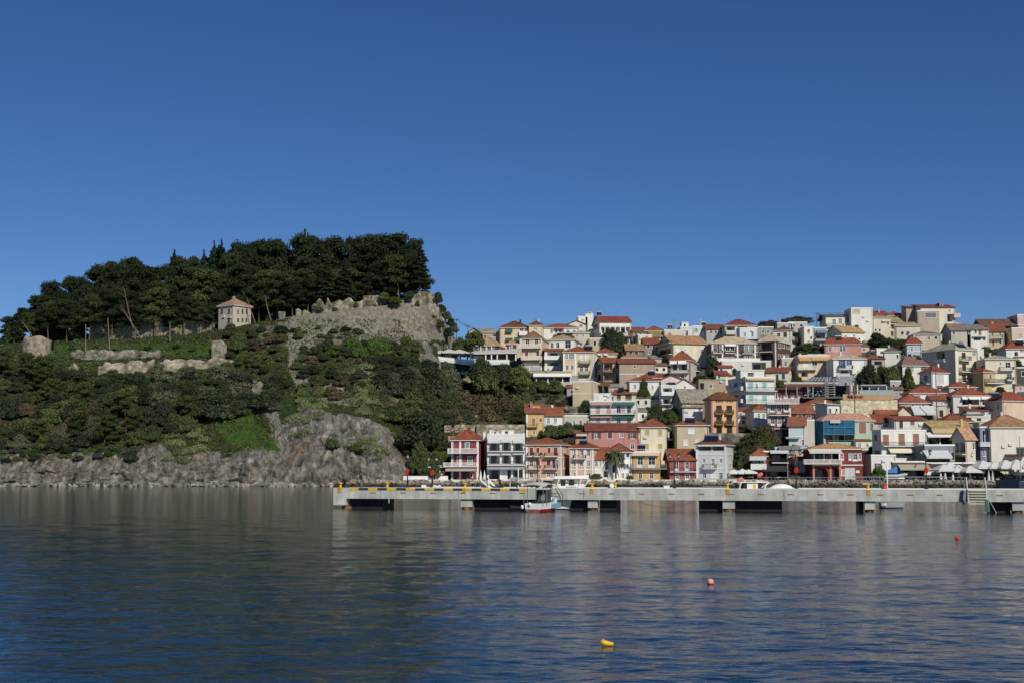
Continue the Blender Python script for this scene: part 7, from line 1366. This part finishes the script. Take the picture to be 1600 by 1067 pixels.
# RIB on the quay and quay boats
b = P(1381, 748, 287.4); b.z = 2.0; r = empty('inflatable_boat', b, R(8), 'grey inflatable boat parked on the quay by the blue awning', 'boat'); q = MB()
q.tube([(0, -.7, .5), (3, -.75, .55), (5, -.35, .9), (5.6, 0, 1.05), (5, .35, .9), (3, .75, .55), (0, .7, .5)], [.34, .36, .34, .3, .34, .36, .34], 9); q.build('tube', plain('hypalon', '#a5a6a4'), r); q = MB(); q.box(0, 4.6, -.6, .6, -.1, .4); q.build('hull', WB, r)
r = empty('blue_tarpaulin', P(1396, 737, 288.6), 0, 'peaked bright blue tarpaulin behind the grey inflatable boat', 'tarpaulin'); q = MB(); q.hexa([(-2.4, -1, -.2), (2.2, -1, -.2), (2.2, 1, -.2), (-2.4, 1, -.2), (.6, -.1, 1.2), (.9, -.1, 1.2), (.9, .1, 1.2), (.6, .1, 1.2)]); q.build('cloth', plain('tarp_blue', '#476f9e'), r)
for x_ in (-2.2, 2.0): q = MB(); q.tube([(x_, 0, -1.8), (x_, 0, -.1)], .05, 5); q.build('pole', STEEL, r)
r = empty('dark_boat', Vector(((1554 - 800) / F_PX * 270, 270, 0)), R(-4), 'large dark blue hulled boat moored at the right end of the quay', 'boat'); hull('hull', [plain('navy_hull', '#1a2231', rough=.3), BLK, WB], r, 9, 3.2, 1.9, .85, .5, .5)
r = empty('white_launch', Vector(((1592 - 800) / F_PX * 262, 262, 0)), R(10), 'white bowed launch at the right edge in front of the dark blue boat', 'boat'); hull('hull', [WB, BLK, WB], r, 7, 2.6, 1.7, .85, .4, .4)
# ---- parasols
def parasol(px, py_top, py_edge, Y, half, label, c_='#c2c0ba', group='parasols of the quay tavernas', zbase=1.5):
    e = P(px, py_edge, Y); b = Vector((e.x, Y, zbase)); r = empty('parasol', b, .2, label, 'parasol', group); ze = e.z - zbase; zt = P(px, py_top, Y).z - zbase
    q = MB(); c4 = [(-half, -half), (half, -half), (half, half), (-half, half)]
    for i in range(4):
        a, d = c4[i], c4[(i + 1) % 4]; q.hexa([(a[0], a[1], ze), (d[0], d[1], ze), (d[0] * .04, d[1] * .04, zt), (a[0] * .04, a[1] * .04, zt), (a[0], a[1], ze + .03), (d[0], d[1], ze + .03), (d[0] * .04, d[1] * .04, zt + .03), (a[0] * .04, a[1] * .04, zt + .03)])
        q.hexa([(a[0], a[1], ze - .28), (d[0], d[1], ze - .28), (d[0] * .99, d[1] * .99, ze - .28), (a[0] * .99, a[1] * .99, ze - .28), (a[0], a[1], ze - .002), (d[0], d[1], ze - .002), (d[0] * .99, d[1] * .99, ze - .002), (a[0] * .99, a[1] * .99, ze - .002)])
    q.build('canopy', mat('parasol_' + c_, col(c_, K), .9, .05, 1), r); q = MB(); q.tube([(0, 0, 0), (0, 0, zt + .15)], .05, 6); q.build('pole', STEEL, r)
    q = MB(); q.lathe([(.4, 0), (.4, .1), (.1, .14)], n=10); q.build('base', METAL, r); return r
for i, (px, yt, ye_, Y, hf) in enumerate(((1474, 725, 734, 289.5, 2.4), (1483, 722, 732, 291.5, 2.3), (1497, 726, 735.5, 289.5, 2.3), (1514.5, 727.5, 736, 286.9, 2.0), (1536, 719, 730, 290.5, 2.7), (1553, 721, 730, 290.2, 2.6), (1571, 718, 730, 289.5, 2.9), (1588, 717.5, 731, 289, 3.1), (1605, 719, 729, 289, 2.9))):
    parasol(px, yt, ye_, Y, hf, f"white square parasol, {ordw(i + 1)} from the left in the right quay row")
for i, (px, yt, ye_) in enumerate(((1146, 733, 738), (1160, 732, 738), (1170, 733, 737.5))): parasol(px, yt, ye_, 288.6, 1.5, f"small white parasol, {ordw(i + 1)} from the left beside the grey white house", '#c9c8c3', 'parasols beside the grey white house')
for i, px in enumerate((686, 702, 717)): parasol(px, (547, 545.5, 546)[i], (552, 551, 551.5)[i], YT + 4, 2.6, f"white tent parasol, {ordw(i + 1)} from the left on the cliff cafe terrace", '#b9b5aa', 'parasols of the cliff cafe', zbase=P(px, 563, YT + 4).z)
for i in range(26):   # seats and closed items under the parasols
    pass
# quay dining tables and chairs, dark and light
rg3 = random.Random(9)
def dining(px, i):
    b = P(px, 747, 288.3); b.z = 1.56; r = empty('cafe_table', b, rg3.uniform(-.3, .3), f"cafe table with two chairs, {ordw(i + 1)} from the left along the quay", 'table', 'cafe tables along the quay')
    q = MB(); q.box(-.45, .45, -.4, .4, .7, .75); q.build('tabletop', [WB, plain('table_wood', '#6b5240')][i % 2], r); q = MB(); q.tube([(0, 0, 0), (0, 0, .7)], .05, 5); q.box(-.3, .3, -.05, .05, 0, .04); q.build('leg', METAL, r)
for i, px in enumerate([803, 811, 1158, 1166, 1174, 1199, 1216, 1226, 1452, 1462, 1474, 1486, 1496, 1506, 1520, 1532, 1548, 1562, 1578, 1590]): dining(px, i)
for i, (px, c_) in enumerate(((1470, '#d0cfca'), (1477, '#c8c6c0'), (1489, '#cfc9b4'), (1516, '#cfc9b4'), (1545, '#c9c7c1'), (1551, '#b9b7b1'), (751, '#d9d8d4'), (757, '#d9d8d4'))):
    q = MB(); q.lathe([(.3, 0), (.32, .5), (.18, 1.4), (.05, 2.1), (.02, 2.3)], n=8); tag(q.build('closed_parasol', plain('folded_' + c_, c_), loc=Vector((P(px, 748, 287.6).x, 287.6, 1.56))), f"folded pale parasol, {ordw(i + 1) if i < 6 else ['seventh', 'eighth'][i - 6]} of the closed ones {'by the red waterfront house' if i > 5 else 'on the right quay'}", 'parasol', 'folded parasols')
# ---- sign with green letters, ropes, sea buoys
r = empty('billboard', P(1066, 714, 300), 0, 'white roof sign with a green squiggle above the small salmon house', 'sign'); q = MB(); q.box(-1.15, 1.15, 0, .12, 0, 1.05); q.build('panel', plain('sign_white', '#a9b3ad'), r)
q = MB(); q.ball((-.55, -.03, .42), .3, 8, ry=.05); q.tube([(-.9, -.05, .2), (-.6, -.05, .75), (-.3, -.05, .25)], .07, 5); q.tube([(0, -.04, .3), (.9, -.04, .3)], .03, 4); q.tube([(0, -.04, .6), (.8, -.04, .6)], .03, 4); q.build('lettering', plain('sign_green', '#3fa25a'), r)
for x_ in (-.9, .9): q = MB(); q.tube([(x_, .3, -1.5), (x_, .2, .9)], .04, 5); q.build('post', STEEL, r)
def rope(px0, px1, sag, label):
    q = MB(); pts = []
    for i in range(13): t = i / 12; s = pier_s(px0) + (pier_s(px1) - pier_s(px0)) * t; pts.append(to_pier(s, 1.0, ZB - .05 - sag * 4 * t * (1 - t)))
    q.tube(pts, .018, 5); tag(q.build('mooring_rope', METAL), label, 'rope')
rope(992, 1086, .75, 'dark mooring rope sagging below the pier before the yellow reflection'); rope(1245, 1310, .8, 'dark mooring rope sagging under the pier right of the red ring lamp')
q = MB(); a = Pz(948, 1008.5, 0); L_ = [(-.26, .1), (-.3, .2), (-.18, .29), (0, .27), (.14, .2), (.33, .17), (.35, .04), (.2, -.04), (-.2, -.05)]
q.tube([(-.30, 0, .24), (-.22, 0, .16), (-.08, 0, .14), (.1, 0, .10), (.24, 0, .09), (.34, 0, .09)], [.05, .10, .13, .11, .09, .075], 12)
q.tube([(-.2, 0, .2), (-.16, 0, .31)], [.09, .05], 10); r = empty('yellow_buoy', a, R(5), 'yellow bottle shaped float nearest the camera', 'buoy'); r.scale = (.55, .55, .6); q.build('body', plain('buoy_yellow', '#d6ae26', rough=.45, var=.08), r, smooth=True)
q = MB(); q.tube([(-.22, 0, .0), (.3, 0, .0)], .085, 10); q.build('waterline_band', METAL, r); q = MB(); q.tube([(.33, 0, .04), (.46, 0, .03)], .025, 6); q.build('rope_eye', METAL, r)
for (px, py, rad, c_, lb) in ((1110, 911.5, .15, '#d89684', 'faded pink ball buoy in the middle distance'), (1496, 842.5, .15, '#b5402a', 'orange red buoy far off near the pier')):
    a = Pz(px, py, 0); r = empty('ball_buoy', a, 0, lb, 'buoy'); q = MB(); q.ball((0, 0, rad * .55), rad, 16, rz=rad * .95); q.build('ball', plain('buoy_' + c_[1:], c_, rough=.5, var=.1), r, smooth=True)
    q = MB(); q.lathe([(rad * .86, -.05), (rad * .9, .05), (rad * .93, .11)], n=16); q.build('weed_ring', plain('weed', '#3a2c1f'), r)
q = MB(); q.box(-.06, .06, -.03, .03, 0, 1); a = to_pier(pier_s(608), -.05, ZB - .5); tag(MB().tube([(0, 0, 0), (0, 0, .5)], .04, 5).build('white_line', WB, loc=a), 'short white line end hanging under the pier', 'rope')
# ---- poles and wires on the skyline
def pole(px, yt, yb, Y, label):
    a, b = P(px, yb, Y), P(px, yt, Y); r = empty('utility_pole', a, 0, label, 'pole'); h = b.z - a.z; q = MB(); q.tube([(0, 0, -max(2, min(25, a.z - ground(a.x, a.y) + 1))), (0, 0, h)], [.16, .1], 7); q.build('post', BARK, r); q = MB(); q.box(-.8, .8, -.06, .06, h - .5, h - .35)
    for x_ in (-.7, 0, .7): q.tube([(x_, 0, h - .35), (x_, 0, h - .1)], .05, 5)
    q.build('crossarm', METAL, r); return b
p1 = pole(713, 498, 532, 384, 'tall utility pole against the castle rock'); p2 = pole(731, 508, 525, 392, 'short utility pole left of the beige stone house'); p3 = pole(1276.5, 488, 508, 436, 'utility pole with wires on the skyline of the upper town'); p4 = P(786, 509, 405); p5 = P(846, 506, 410); p6 = P(1292, 494, 436)
pole(1336, 610, 651, 318, 'thin pole in front of the dark red hip roof'); pole(1463, 575, 617, 330, 'thin pole before the blue and white house')
for i, (a, b, s_) in enumerate(((p1, p4, 2.2), (p1, p2, .8), (p1, P(760, 516, 395), 1.2), (p3, p6, .5), (P(836, 500, 410), P(858, 508, 412), .3))):
    q = MB(); q.tube([a.lerp(b, t / 10) - Vector((0, 0, s_ * 4 * (t / 10) * (1 - t / 10))) for t in range(11)], .035, 4); tag(q.build('overhead_wire', METAL), ['long wire from the rock pole to the yellow house', 'short wire between the two left poles', 'wire from the rock pole to the stone house', 'wire right of the skyline pole', 'wire over the long white hotel'][i], 'wire')
for px, yt, yb, Y, lb in ((134, 507, 546, 350, 'pale lamp pole standing on the grass terrace at the left'), (171.5, 497, 541, 351, 'grey leaning pole on the grass terrace'), (265.5, 503, 528, 356, 'pale pole in front of the castle wall')):
    a = P(px, yb, Y); b = P(px - (3 if 'leaning' in lb else 0), yt, Y); q = MB(); q.tube([Vector((0, 0, -1)), b - a], [.11, .08], 7); tag(q.build('terrace_pole', plain('bleached_pole', '#857d72'), loc=a), lb, 'pole')
for px0, y0, px1, y1, Y, lb in ((221, 527, 188, 478, 360, 'long bare pine trunk leaning left before the castle wall'), (212, 527, 194, 452, 361, 'second long bare trunk leaning behind the first'), (52, 526, 35, 503, 361, 'curved bare trunk above the round tower'), (400, 505, 386, 466, 360, 'slanting grey trunk right of the castle house'), (425, 503, 414, 462, 360, 'second slanting grey trunk right of the castle house')):
    a = P(px0, y0, Y); b = P(px1, y1, Y); r = empty('leaning_pine', a, 0, lb, 'tree'); q = MB(); m_ = (b - a) * .5 + Vector((-.4, 0, .5)); q.tube([Vector((0, 0, -.6)), m_, b - a], [.19, .15, .08], 7); q.build('trunk', mat('pale_bark', (.15, .12, .095, 1), .9, .3, 2), r)
    q = MB()
    for k in range(4): q.tube([(b - a) * (.6 + k * .1), (b - a) * (.6 + k * .1) + Vector((rg.uniform(-1.8, 1.8), rg.uniform(-.5, .5), rg.uniform(.6, 1.4)))], [.05, .02], 5)
    q.build('limb', BARK, r)
# ---- town trees
TT = [(957, 553, 4.2, 9.0, 'dark', 'dark dense tree below the big white hotel'), (945, 546, 3.0, 5.5, 'dark', 'dark tree left of the dense one below the big white hotel'), (968, 545, 3.0, 6, 'mid', 'tall light tree in front of the big white hotel'), (1006, 630, 2.4, 6.6, 'mid', 'slender tree before the white cottage'),
      (1114, 590, 2.8, 6.6, 'dark', 'dark cypress like tree right of the cream villa'), (1266, 562, 5.6, 5.8, 'mid', 'wide rounded bright green tree top above the peach house'), (1248, 560, 3.4, 4.6, 'mid', 'left shoulder of the rounded green hedge'), (1283, 560, 3.4, 4.2, 'mid', 'right shoulder of the rounded green hedge'),
      (1208, 572, 3.6, 3.0, 'mid', 'spreading green tree beside the hotel porch'), (1160, 574, 2.6, 2.6, 'mid', 'green tree in front of the hotel terrace wall'), (1358, 604, 4.0, 7.4, 'dark', 'big dark pine like tree beside the blue shuttered house'), (1396, 604, 3.4, 7.0, 'mid', 'green tree in the middle of the restaurant garden'),
      (1381, 600, 2.8, 6.0, 'mid', 'leaning tree left of the garden middle'), (1419, 608, 2.2, 6.0, 'mid', 'slim tree in front of the pale blue wall'), (1388, 548, 3.8, 4.4, 'dark', 'dark shrubbery under the stair house'), (1372, 542, 3.8, 5.2, 'dark', 'dark tree behind the pink house'), (1408, 546, 3.4, 4, 'mid', 'mid green tree under the cream hipped house'),
      (1499, 544, 3.0, 5.6, 'dark', 'dark conifer above the big yellow apartments'), (1512, 540, 2.6, 4, 'dark', 'low dark tree right of the conifer'), (1555, 556, 3.4, 2.6, 'mid', 'green bushes below the yellow gabled house'), (1541, 556, 2.8, 3.2, 'mid', 'green bush right of the dish wall'), (1591, 596, 3.2, 6.8, 'dark', 'dark tree at the right edge of the town'),
      (1028, 660, 3.0, 5.2, 'dark', 'dark tree behind the tall cream house'), (1045, 662, 3.0, 3.8, 'mid', 'green bushes left of the beige block'), (1053, 704, 1.6, 6.0, 'mid', 'ivy tree in the gap beside the beige block'), (1058, 650, 3.2, 3.0, 'lush', 'fresh green garden above the beige block'), (1088, 652, 2.6, 1.4, 'lush', 'green creeper on the wall of the small white house'),
      (1163, 742, 2.4, 3.2, 'mid', 'lowest bush of the green slope beside the grey white house'), (1185, 708, 4.4, 6.0, 'mid', 'large green bush on the rock below the narrow white house'), (1200, 700, 3.6, 6.6, 'brown', 'brownish bush left of the pale blue house'), (1168, 700, 3.0, 3.6, 'yel', 'yellow green bush below the orange guest house'),
      (860, 684, 2.6, 3.8, 'mid', 'orange tree below the plain white house'), (872, 682, 2.4, 3.2, 'mid', 'green shrub right of the orange tree'), (888, 680, 2.6, 3.2, 'mid', 'green shrub under the low cream house'), (903, 678, 2.4, 2.6, 'dark', 'dark shrub left of the pink wing'), (914, 654, 2.2, 5.4, 'dark', 'dark green tree left of the striped awning house'),
      (1246, 600, 2.2, 2.6, 'mid', 'green creeper beside the pale yellow house'), (1218, 606, 2.6, 2.6, 'mid', 'green bush at the corner of the aqua shutter block'), (1144, 588, 2.6, 3.6, 'mid', 'garden shrub above the aqua shutter block'), (1311, 628, 3.0, 3.4, 'mid', 'dark green bush under the pergola steps'), (1296, 628, 2.8, 4, 'dark', 'dark bush under the cluttered pergola'),
      (1344, 646, 1.6, 4.0, 'mid', 'small round topped tree before the cream terrace wall'), (1371, 748, 2.2, 2.8, 'lush', 'bright green bush in front of the white corner house'), (1427, 716, 2.6, 3.6, 'mid', 'climbing plant at the end of the cream awning'), (1479, 722, 1.6, 4.4, 'mid', 'climbing plant right of the slanted white awning'), (1090, 603, 2.6, 3.2, 'dark', 'dark bush above the white gabled cottage'),
      (1105, 596, 3.2, 1.6, 'mid', 'low green scrub on the ochre ruin'), (1330, 600, 2.0, 3.0, 'mid', 'left garden bush near the entrance posts'), (1323, 604, 1.8, 3.0, 'mid', 'small bush beside the pergola terrace'), (1463, 566, 2.0, 2.4, 'lush', 'green shrub below the yellow apartments balcony'), (984, 748.5, 1.0, 1.0, 'lush', 'green hedge tuft left of the yellow house door'), (932, 748, 1.6, 1.4, 'mid', 'low shrub before the white cottage'), (679, 747, 1.6, 3.4, 'mid', 'small tree before the crimson annex')]
for x, y, r_, h, k_, lb in ((1170, 730, 2.6, 3.4, 'olive', 'second'), (1163, 718, 2.4, 3.2, 'mid', 'third'), (1180, 714, 2.6, 3.0, 'mid', 'fourth'), (1172, 703, 2.6, 3.2, 'olive', 'fifth'), (1190, 699, 2.8, 3.2, 'yel', 'sixth')): TT.append((x, y, r_, h, k_, lb + ' bush going up the green slope beside the grey white house'))
for i, (x, y, r_, h, k_, lb) in enumerate(TT):
    Y = auto_y(y) - 1.5 if y < 745 else 287.6; b = P(x, y, Y); h *= .88; r_ *= .92
    o = plant('tree' if h > 3.4 else 'shrub', k_, b, r_, h / 1.1, i, 'tree' if h > 3.4 else 'shrub'); o['label'] = lb
b = P(962, 744, 287.6); o = plant('palm_tree', 'palm', b, 5.6, 8.4, 0, 'palm'); o['label'] = 'single date palm in front of the white house with blue shutters'
for i, (x, y, r_, h, k_) in enumerate(((1230, 506, 3.4, 1.5, 'grey'), (1243, 505, 4.2, 2.0, 'brown'), (1256, 505, 4.0, 1.6, 'grey'), (1204, 512, 3.5, 2.2, 'brown'), (1194, 513, 3, 2.0, 'grey'), (1285, 503, 2.2, 2.0, 'olive'))):
    o = plant('scrub_tree', k_, P(x, y, 446), r_, h, i, 'tree'); o['label'] = f"low brownish scrub tree, {ordw(i + 1)} of the six along the town skyline"; o['group'] = 'scrub trees on the skyline'

# ---- lean-tos, sheds and bushes wherever bare ground still shows between the houses
bpy.context.view_layer.update(); dg_ = bpy.context.evaluated_depsgraph_get(); rgf = random.Random(77); FILL = []; tr = 0
while len(FILL) < 120 and tr < 6000:
    tr += 1; x = rgf.uniform(824, 1600); y = rgf.uniform(515, 742)
    if any((x - a) ** 2 + (1.3 * (y - b)) ** 2 < 130 for a, b, _ in FILL): continue
    ok, loc_, nrm_, fi_, ob_, mx_ = sc.ray_cast(dg_, CAM, ray(x, y).normalized())
    if ok and ob_.name == 'hillside': FILL.append((x, y, loc_.copy()))
nb_ = {'s': 0, 'b': 0}
AW = [('white', '#cfccc2'), ('cream', '#c6b893'), ('grey', '#9d9a92'), ('beige', '#b09b7c'), ('pale pink', '#c4a093'), ('white', '#d6d4ce')]; AR = [('rust red', '#86412f'), ('brown', '#7c5f48'), ('flat', None), ('rust red', '#8c4a35'), ('grey', '#85827a')]
for i, (x, y, l_) in enumerate(sorted(FILL)):
    if i % 5 < 3 and not (830 < x < 890 and y > 600) and not (1145 < x < 1225 and 670 < y < 745):
        k = 2000 / l_.y; wd = rgf.uniform(2.6, 4.8) * k; hh = rgf.uniform(2.4, 3.6) * k; wn, wc = rgf.choice(AW); rn, rc = rgf.choice(AR); nb_['s'] += 1
        x0_, yt_ = x - wd / 2, y - hh * .8; n_ = 1 if wd < 20 else 2; wl = ','.join('%.1f' % (x0_ + wd * (j + .3) / n_) for j in range(n_))
        H('annexe', f"small {wn} annexe with {rn} roof wedged between houses, {ordw(nb_['s'])} from the left", x0_, x0_ + wd, yt_, y + .5, wc, ('flat',) if rc is None else (rgf.choice(['gx', 'shed']), yt_ - 4, rc), a=rgf.uniform(-14, 16), d=rgf.uniform(3, 4.5), Y=l_.y - .4, wins=f"{rgf.choice('gbsg')} {wl} {yt_ + hh * .22:.1f} {yt_ + hh * .58:.1f} 4 {rgf.choice(['br', 'gn', 'bl', 'gy'])}", base=2, over=.25, cat='annexe')['group'] = 'small annexes between the town houses'
    else:
        nb_['b'] += 1; o = plant('garden_bush', rgf.choice(['mid', 'mid', 'dark', 'olive', 'brown']), l_ - Vector((0, 0, .3)), rgf.uniform(1.1, 2.0), rgf.uniform(1.0, 1.9), i, 'bush'); o['label'] = f"bush in a gap between the town houses, {ordw(nb_['b'])} from the left"; o['group'] = 'bushes in the gaps between the houses'
# ================================================================ people on the pier
SKIN = plain('skin', '#b98a6c', rough=.6); JKT = plain('navy_jacket', '#1b1f2b', rough=.9); TRS = plain('grey_green_trousers', '#5d6a64', rough=.9); BLKC = plain('black_clothes', '#14151a', rough=.9); HAIR = plain('dark_hair', '#17120f'); SHOE = plain('shoes', '#1d1b1a')
def skin_mesh(name, nodes, edges, m, parent, sub=1):
    me = bpy.data.meshes.new('s'); me.from_pydata([n[0] for n in nodes], edges, []); o = bpy.data.objects.new('s', me); C.objects.link(o)
    md = o.modifiers.new('k', 'SKIN'); o.modifiers.new('s', 'SUBSURF').levels = sub
    for i, n in enumerate(nodes): o.data.skin_vertices[0].data[i].radius = (n[1], n[1] if len(n) < 3 else n[2])
    o.data.skin_vertices[0].data[0].use_root = True
    bpy.context.view_layer.update(); dg = bpy.context.evaluated_depsgraph_get(); m2 = bpy.data.meshes.new_from_object(o.evaluated_get(dg)); m2.name = name
    bpy.data.objects.remove(o); m2.materials.clear(); m2.materials.append(m); r = bpy.data.objects.new(name, m2); C.objects.link(r); r.parent = parent
    for p in m2.polygons: p.use_smooth = True
    return r
def hand(q, w_, d, side, curl=.5):
    """palm with four unequal bent fingers and a thumb"""
    d = d.normalized(); u = d.cross(side).normalized(); palm = w_ + d * .05; q.tube([w_, w_ + d * .04, w_ + d * .09], [.026, .036, .034], 8)
    for k, ln in enumerate((.07, .08, .075, .058)):
        b = w_ + d * .085 + side * (k - 1.5) * .019; m1 = b + (d * (1 - curl) + u * curl).normalized() * ln * .5; q.tube([b, m1, m1 + (d * (1 - 2 * curl) + u * curl * 2).normalized() * ln * .5], [.0095, .009, .007], 6)
    b = w_ + d * .03 - side * .034; q.tube([b, b - side * .03 + d * .03, b - side * .025 + d * .06 + u * .015], [.012, .0105, .008], 6)
def head(q, c, fwd, m_skin=0):
    s = Vector((-fwd.y, fwd.x, 0)); k = len(q.v); q.ball(c, .078, 14, rz=.115, ry=.095, m=0)
    q.tube([c + fwd * .075 + Vector((0, 0, .01)), c + fwd * .105 + Vector((0, 0, -.022)), c + fwd * .085 + Vector((0, 0, -.03))], [.008, .014, .01], 6, m=0)
    for sg in (-1, 1): q.ball(c + s * .088 * sg, .014, 6, rz=.03, m=0); q.ball(c + fwd * .082 + s * .032 * sg + Vector((0, 0, .005)), .011, 6, m=1)
    q.tube([c + fwd * .083 + s * .025 + Vector((0, 0, -.058)), c + fwd * .083 - s * .025 + Vector((0, 0, -.058))], .006, 5, m=2)
V3 = Vector
# standing man, side-on, holding a phone up; faces left of the picture
r = empty('person', to_pier(pier_s(557.5), 1.6), R(180), 'man in dark jacket and grey trousers standing on the pier with a phone held up', 'person')
N = [((0, 0, .95), .14, .16), ((0, 0, 1.12), .135, .17), ((0.01, 0, 1.32), .15, .2), ((.01, 0, 1.45), .09, .11), ((.03, 0, 1.54), .055), ((.05, 0, 1.6), .05),
     ((0, .1, .9), .1), ((.03, .11, .5), .07), ((-.02, .12, .1), .045), ((.1, .12, .04), .04), ((0, -.1, .9), .1), ((-.04, -.11, .5), .07), ((-.08, -.12, .1), .045), ((.04, -.12, .04), .04),
     ((0, .2, 1.42), .065), ((.06, .24, 1.17), .05), ((.27, .13, 1.30), .035), ((0, -.2, 1.42), .065), ((.08, -.24, 1.18), .05), ((.28, -.1, 1.34), .035)]
E = [(0, 1), (1, 2), (2, 3), (3, 4), (4, 5), (0, 6), (6, 7), (7, 8), (8, 9), (0, 10), (10, 11), (11, 12), (12, 13), (2, 14), (14, 15), (15, 16), (2, 17), (17, 18), (18, 19)]
body = skin_mesh('body', N, E, JKT, r, 2); me = body.data; me.materials.append(TRS); me.materials.append(SHOE); me.materials.append(SKIN)
for p in me.polygons: z = p.center.z; p.material_index = 2 if z < .09 else (1 if z < .93 else (3 if z > 1.52 else 0))
q = MB(); head(q, V3((.07, 0, 1.69)), V3((1, 0, 0))); q.build('head', [SKIN, BLKC, RB], r, smooth=True)
q = MB(); q.ball((.055, 0, 1.735), .095, 12, rz=.085, ry=.098); q.box(.1, .2, -.06, .06, 1.735, 1.75); q.build('cap', BLKC, r)
q = MB(); hand(q, V3((.27, .13, 1.30)), V3((.5, -.3, .5)), V3((0, 1, 0))); hand(q, V3((.28, -.1, 1.34)), V3((.5, .3, .5)), V3((0, 1, 0))); q.build('hands', SKIN, r, smooth=True)
ph = empty('phone', to_pier(pier_s(557.5), 1.6) + V3((-.37, 0, 1.42)), 0, 'pale phone held up by the standing man', 'phone'); q = MB(); q.box(-.01, .01, -.08, .08, -.05, .06); q.box(-.016, -.0101, -.07, .07, -.042, .052); q.build('case', WB, ph)
# crouching angler in black leaning over the pier end
r = empty('person', to_pier(pier_s(531), 2.2), R(180), 'person in black sitting bent forward at the left end of the pier', 'person')
r.scale = (1.08, 1.08, 1.08)
N = [((0, 0, .42), .17, .19), ((.06, 0, .62), .16, .2), ((.2, 0, .85), .17, .22), ((.3, 0, .95), .09), ((.36, 0, 1.0), .06), ((.38, .14, .45), .1), ((.5, .16, .08), .06), ((.6, .16, .04), .045), ((.36, -.14, .48), .1), ((.46, -.16, .08), .06), ((.58, -.16, .04), .045),
     ((.24, .24, .85), .075), ((.42, .26, .62), .055), ((.62, .16, .6), .038), ((.24, -.24, .85), .075), ((.4, -.26, .6), .055), ((.62, -.14, .56), .038)]
E = [(0, 1), (1, 2), (2, 3), (3, 4), (0, 5), (5, 6), (6, 7), (0, 8), (8, 9), (9, 10), (2, 11), (11, 12), (12, 13), (2, 14), (14, 15), (15, 16)]
skin_mesh('body', N, E, BLKC, r, 2)
q = MB(); head(q, V3((.42, 0, 1.1)), V3((.9, 0, -.3)).normalized()); q.build('head', [SKIN, BLKC, RB], r, smooth=True)
q = MB(); q.ball((.39, 0, 1.135), .092, 12, rz=.09, ry=.1); q.build('hair', HAIR, r)
q = MB(); hand(q, V3((.62, .16, .6)), V3((1, 0, -.1)), V3((0, 1, 0)), .6); hand(q, V3((.62, -.14, .56)), V3((1, 0, -.1)), V3((0, 1, 0)), .6); q.build('hands', SKIN, r, smooth=True)
q = MB(); q.box(-.25, .25, -.2, .2, 0, .26); q.box(-.27, .27, -.22, .22, .26, .3); tag(q.build('tackle_box', BLK, loc=to_pier(pier_s(532.5), 2.2)), 'dark box the bent person sits on', 'box')
q = MB(); q.box(-.3, .3, -.2, .2, 0, .35); q.box(-.32, .32, -.22, .22, .35, .4); tag(q.build('fishing_bag', BLK, loc=to_pier(pier_s(525), 2.6)), 'black bag on the left corner of the pier', 'bag')
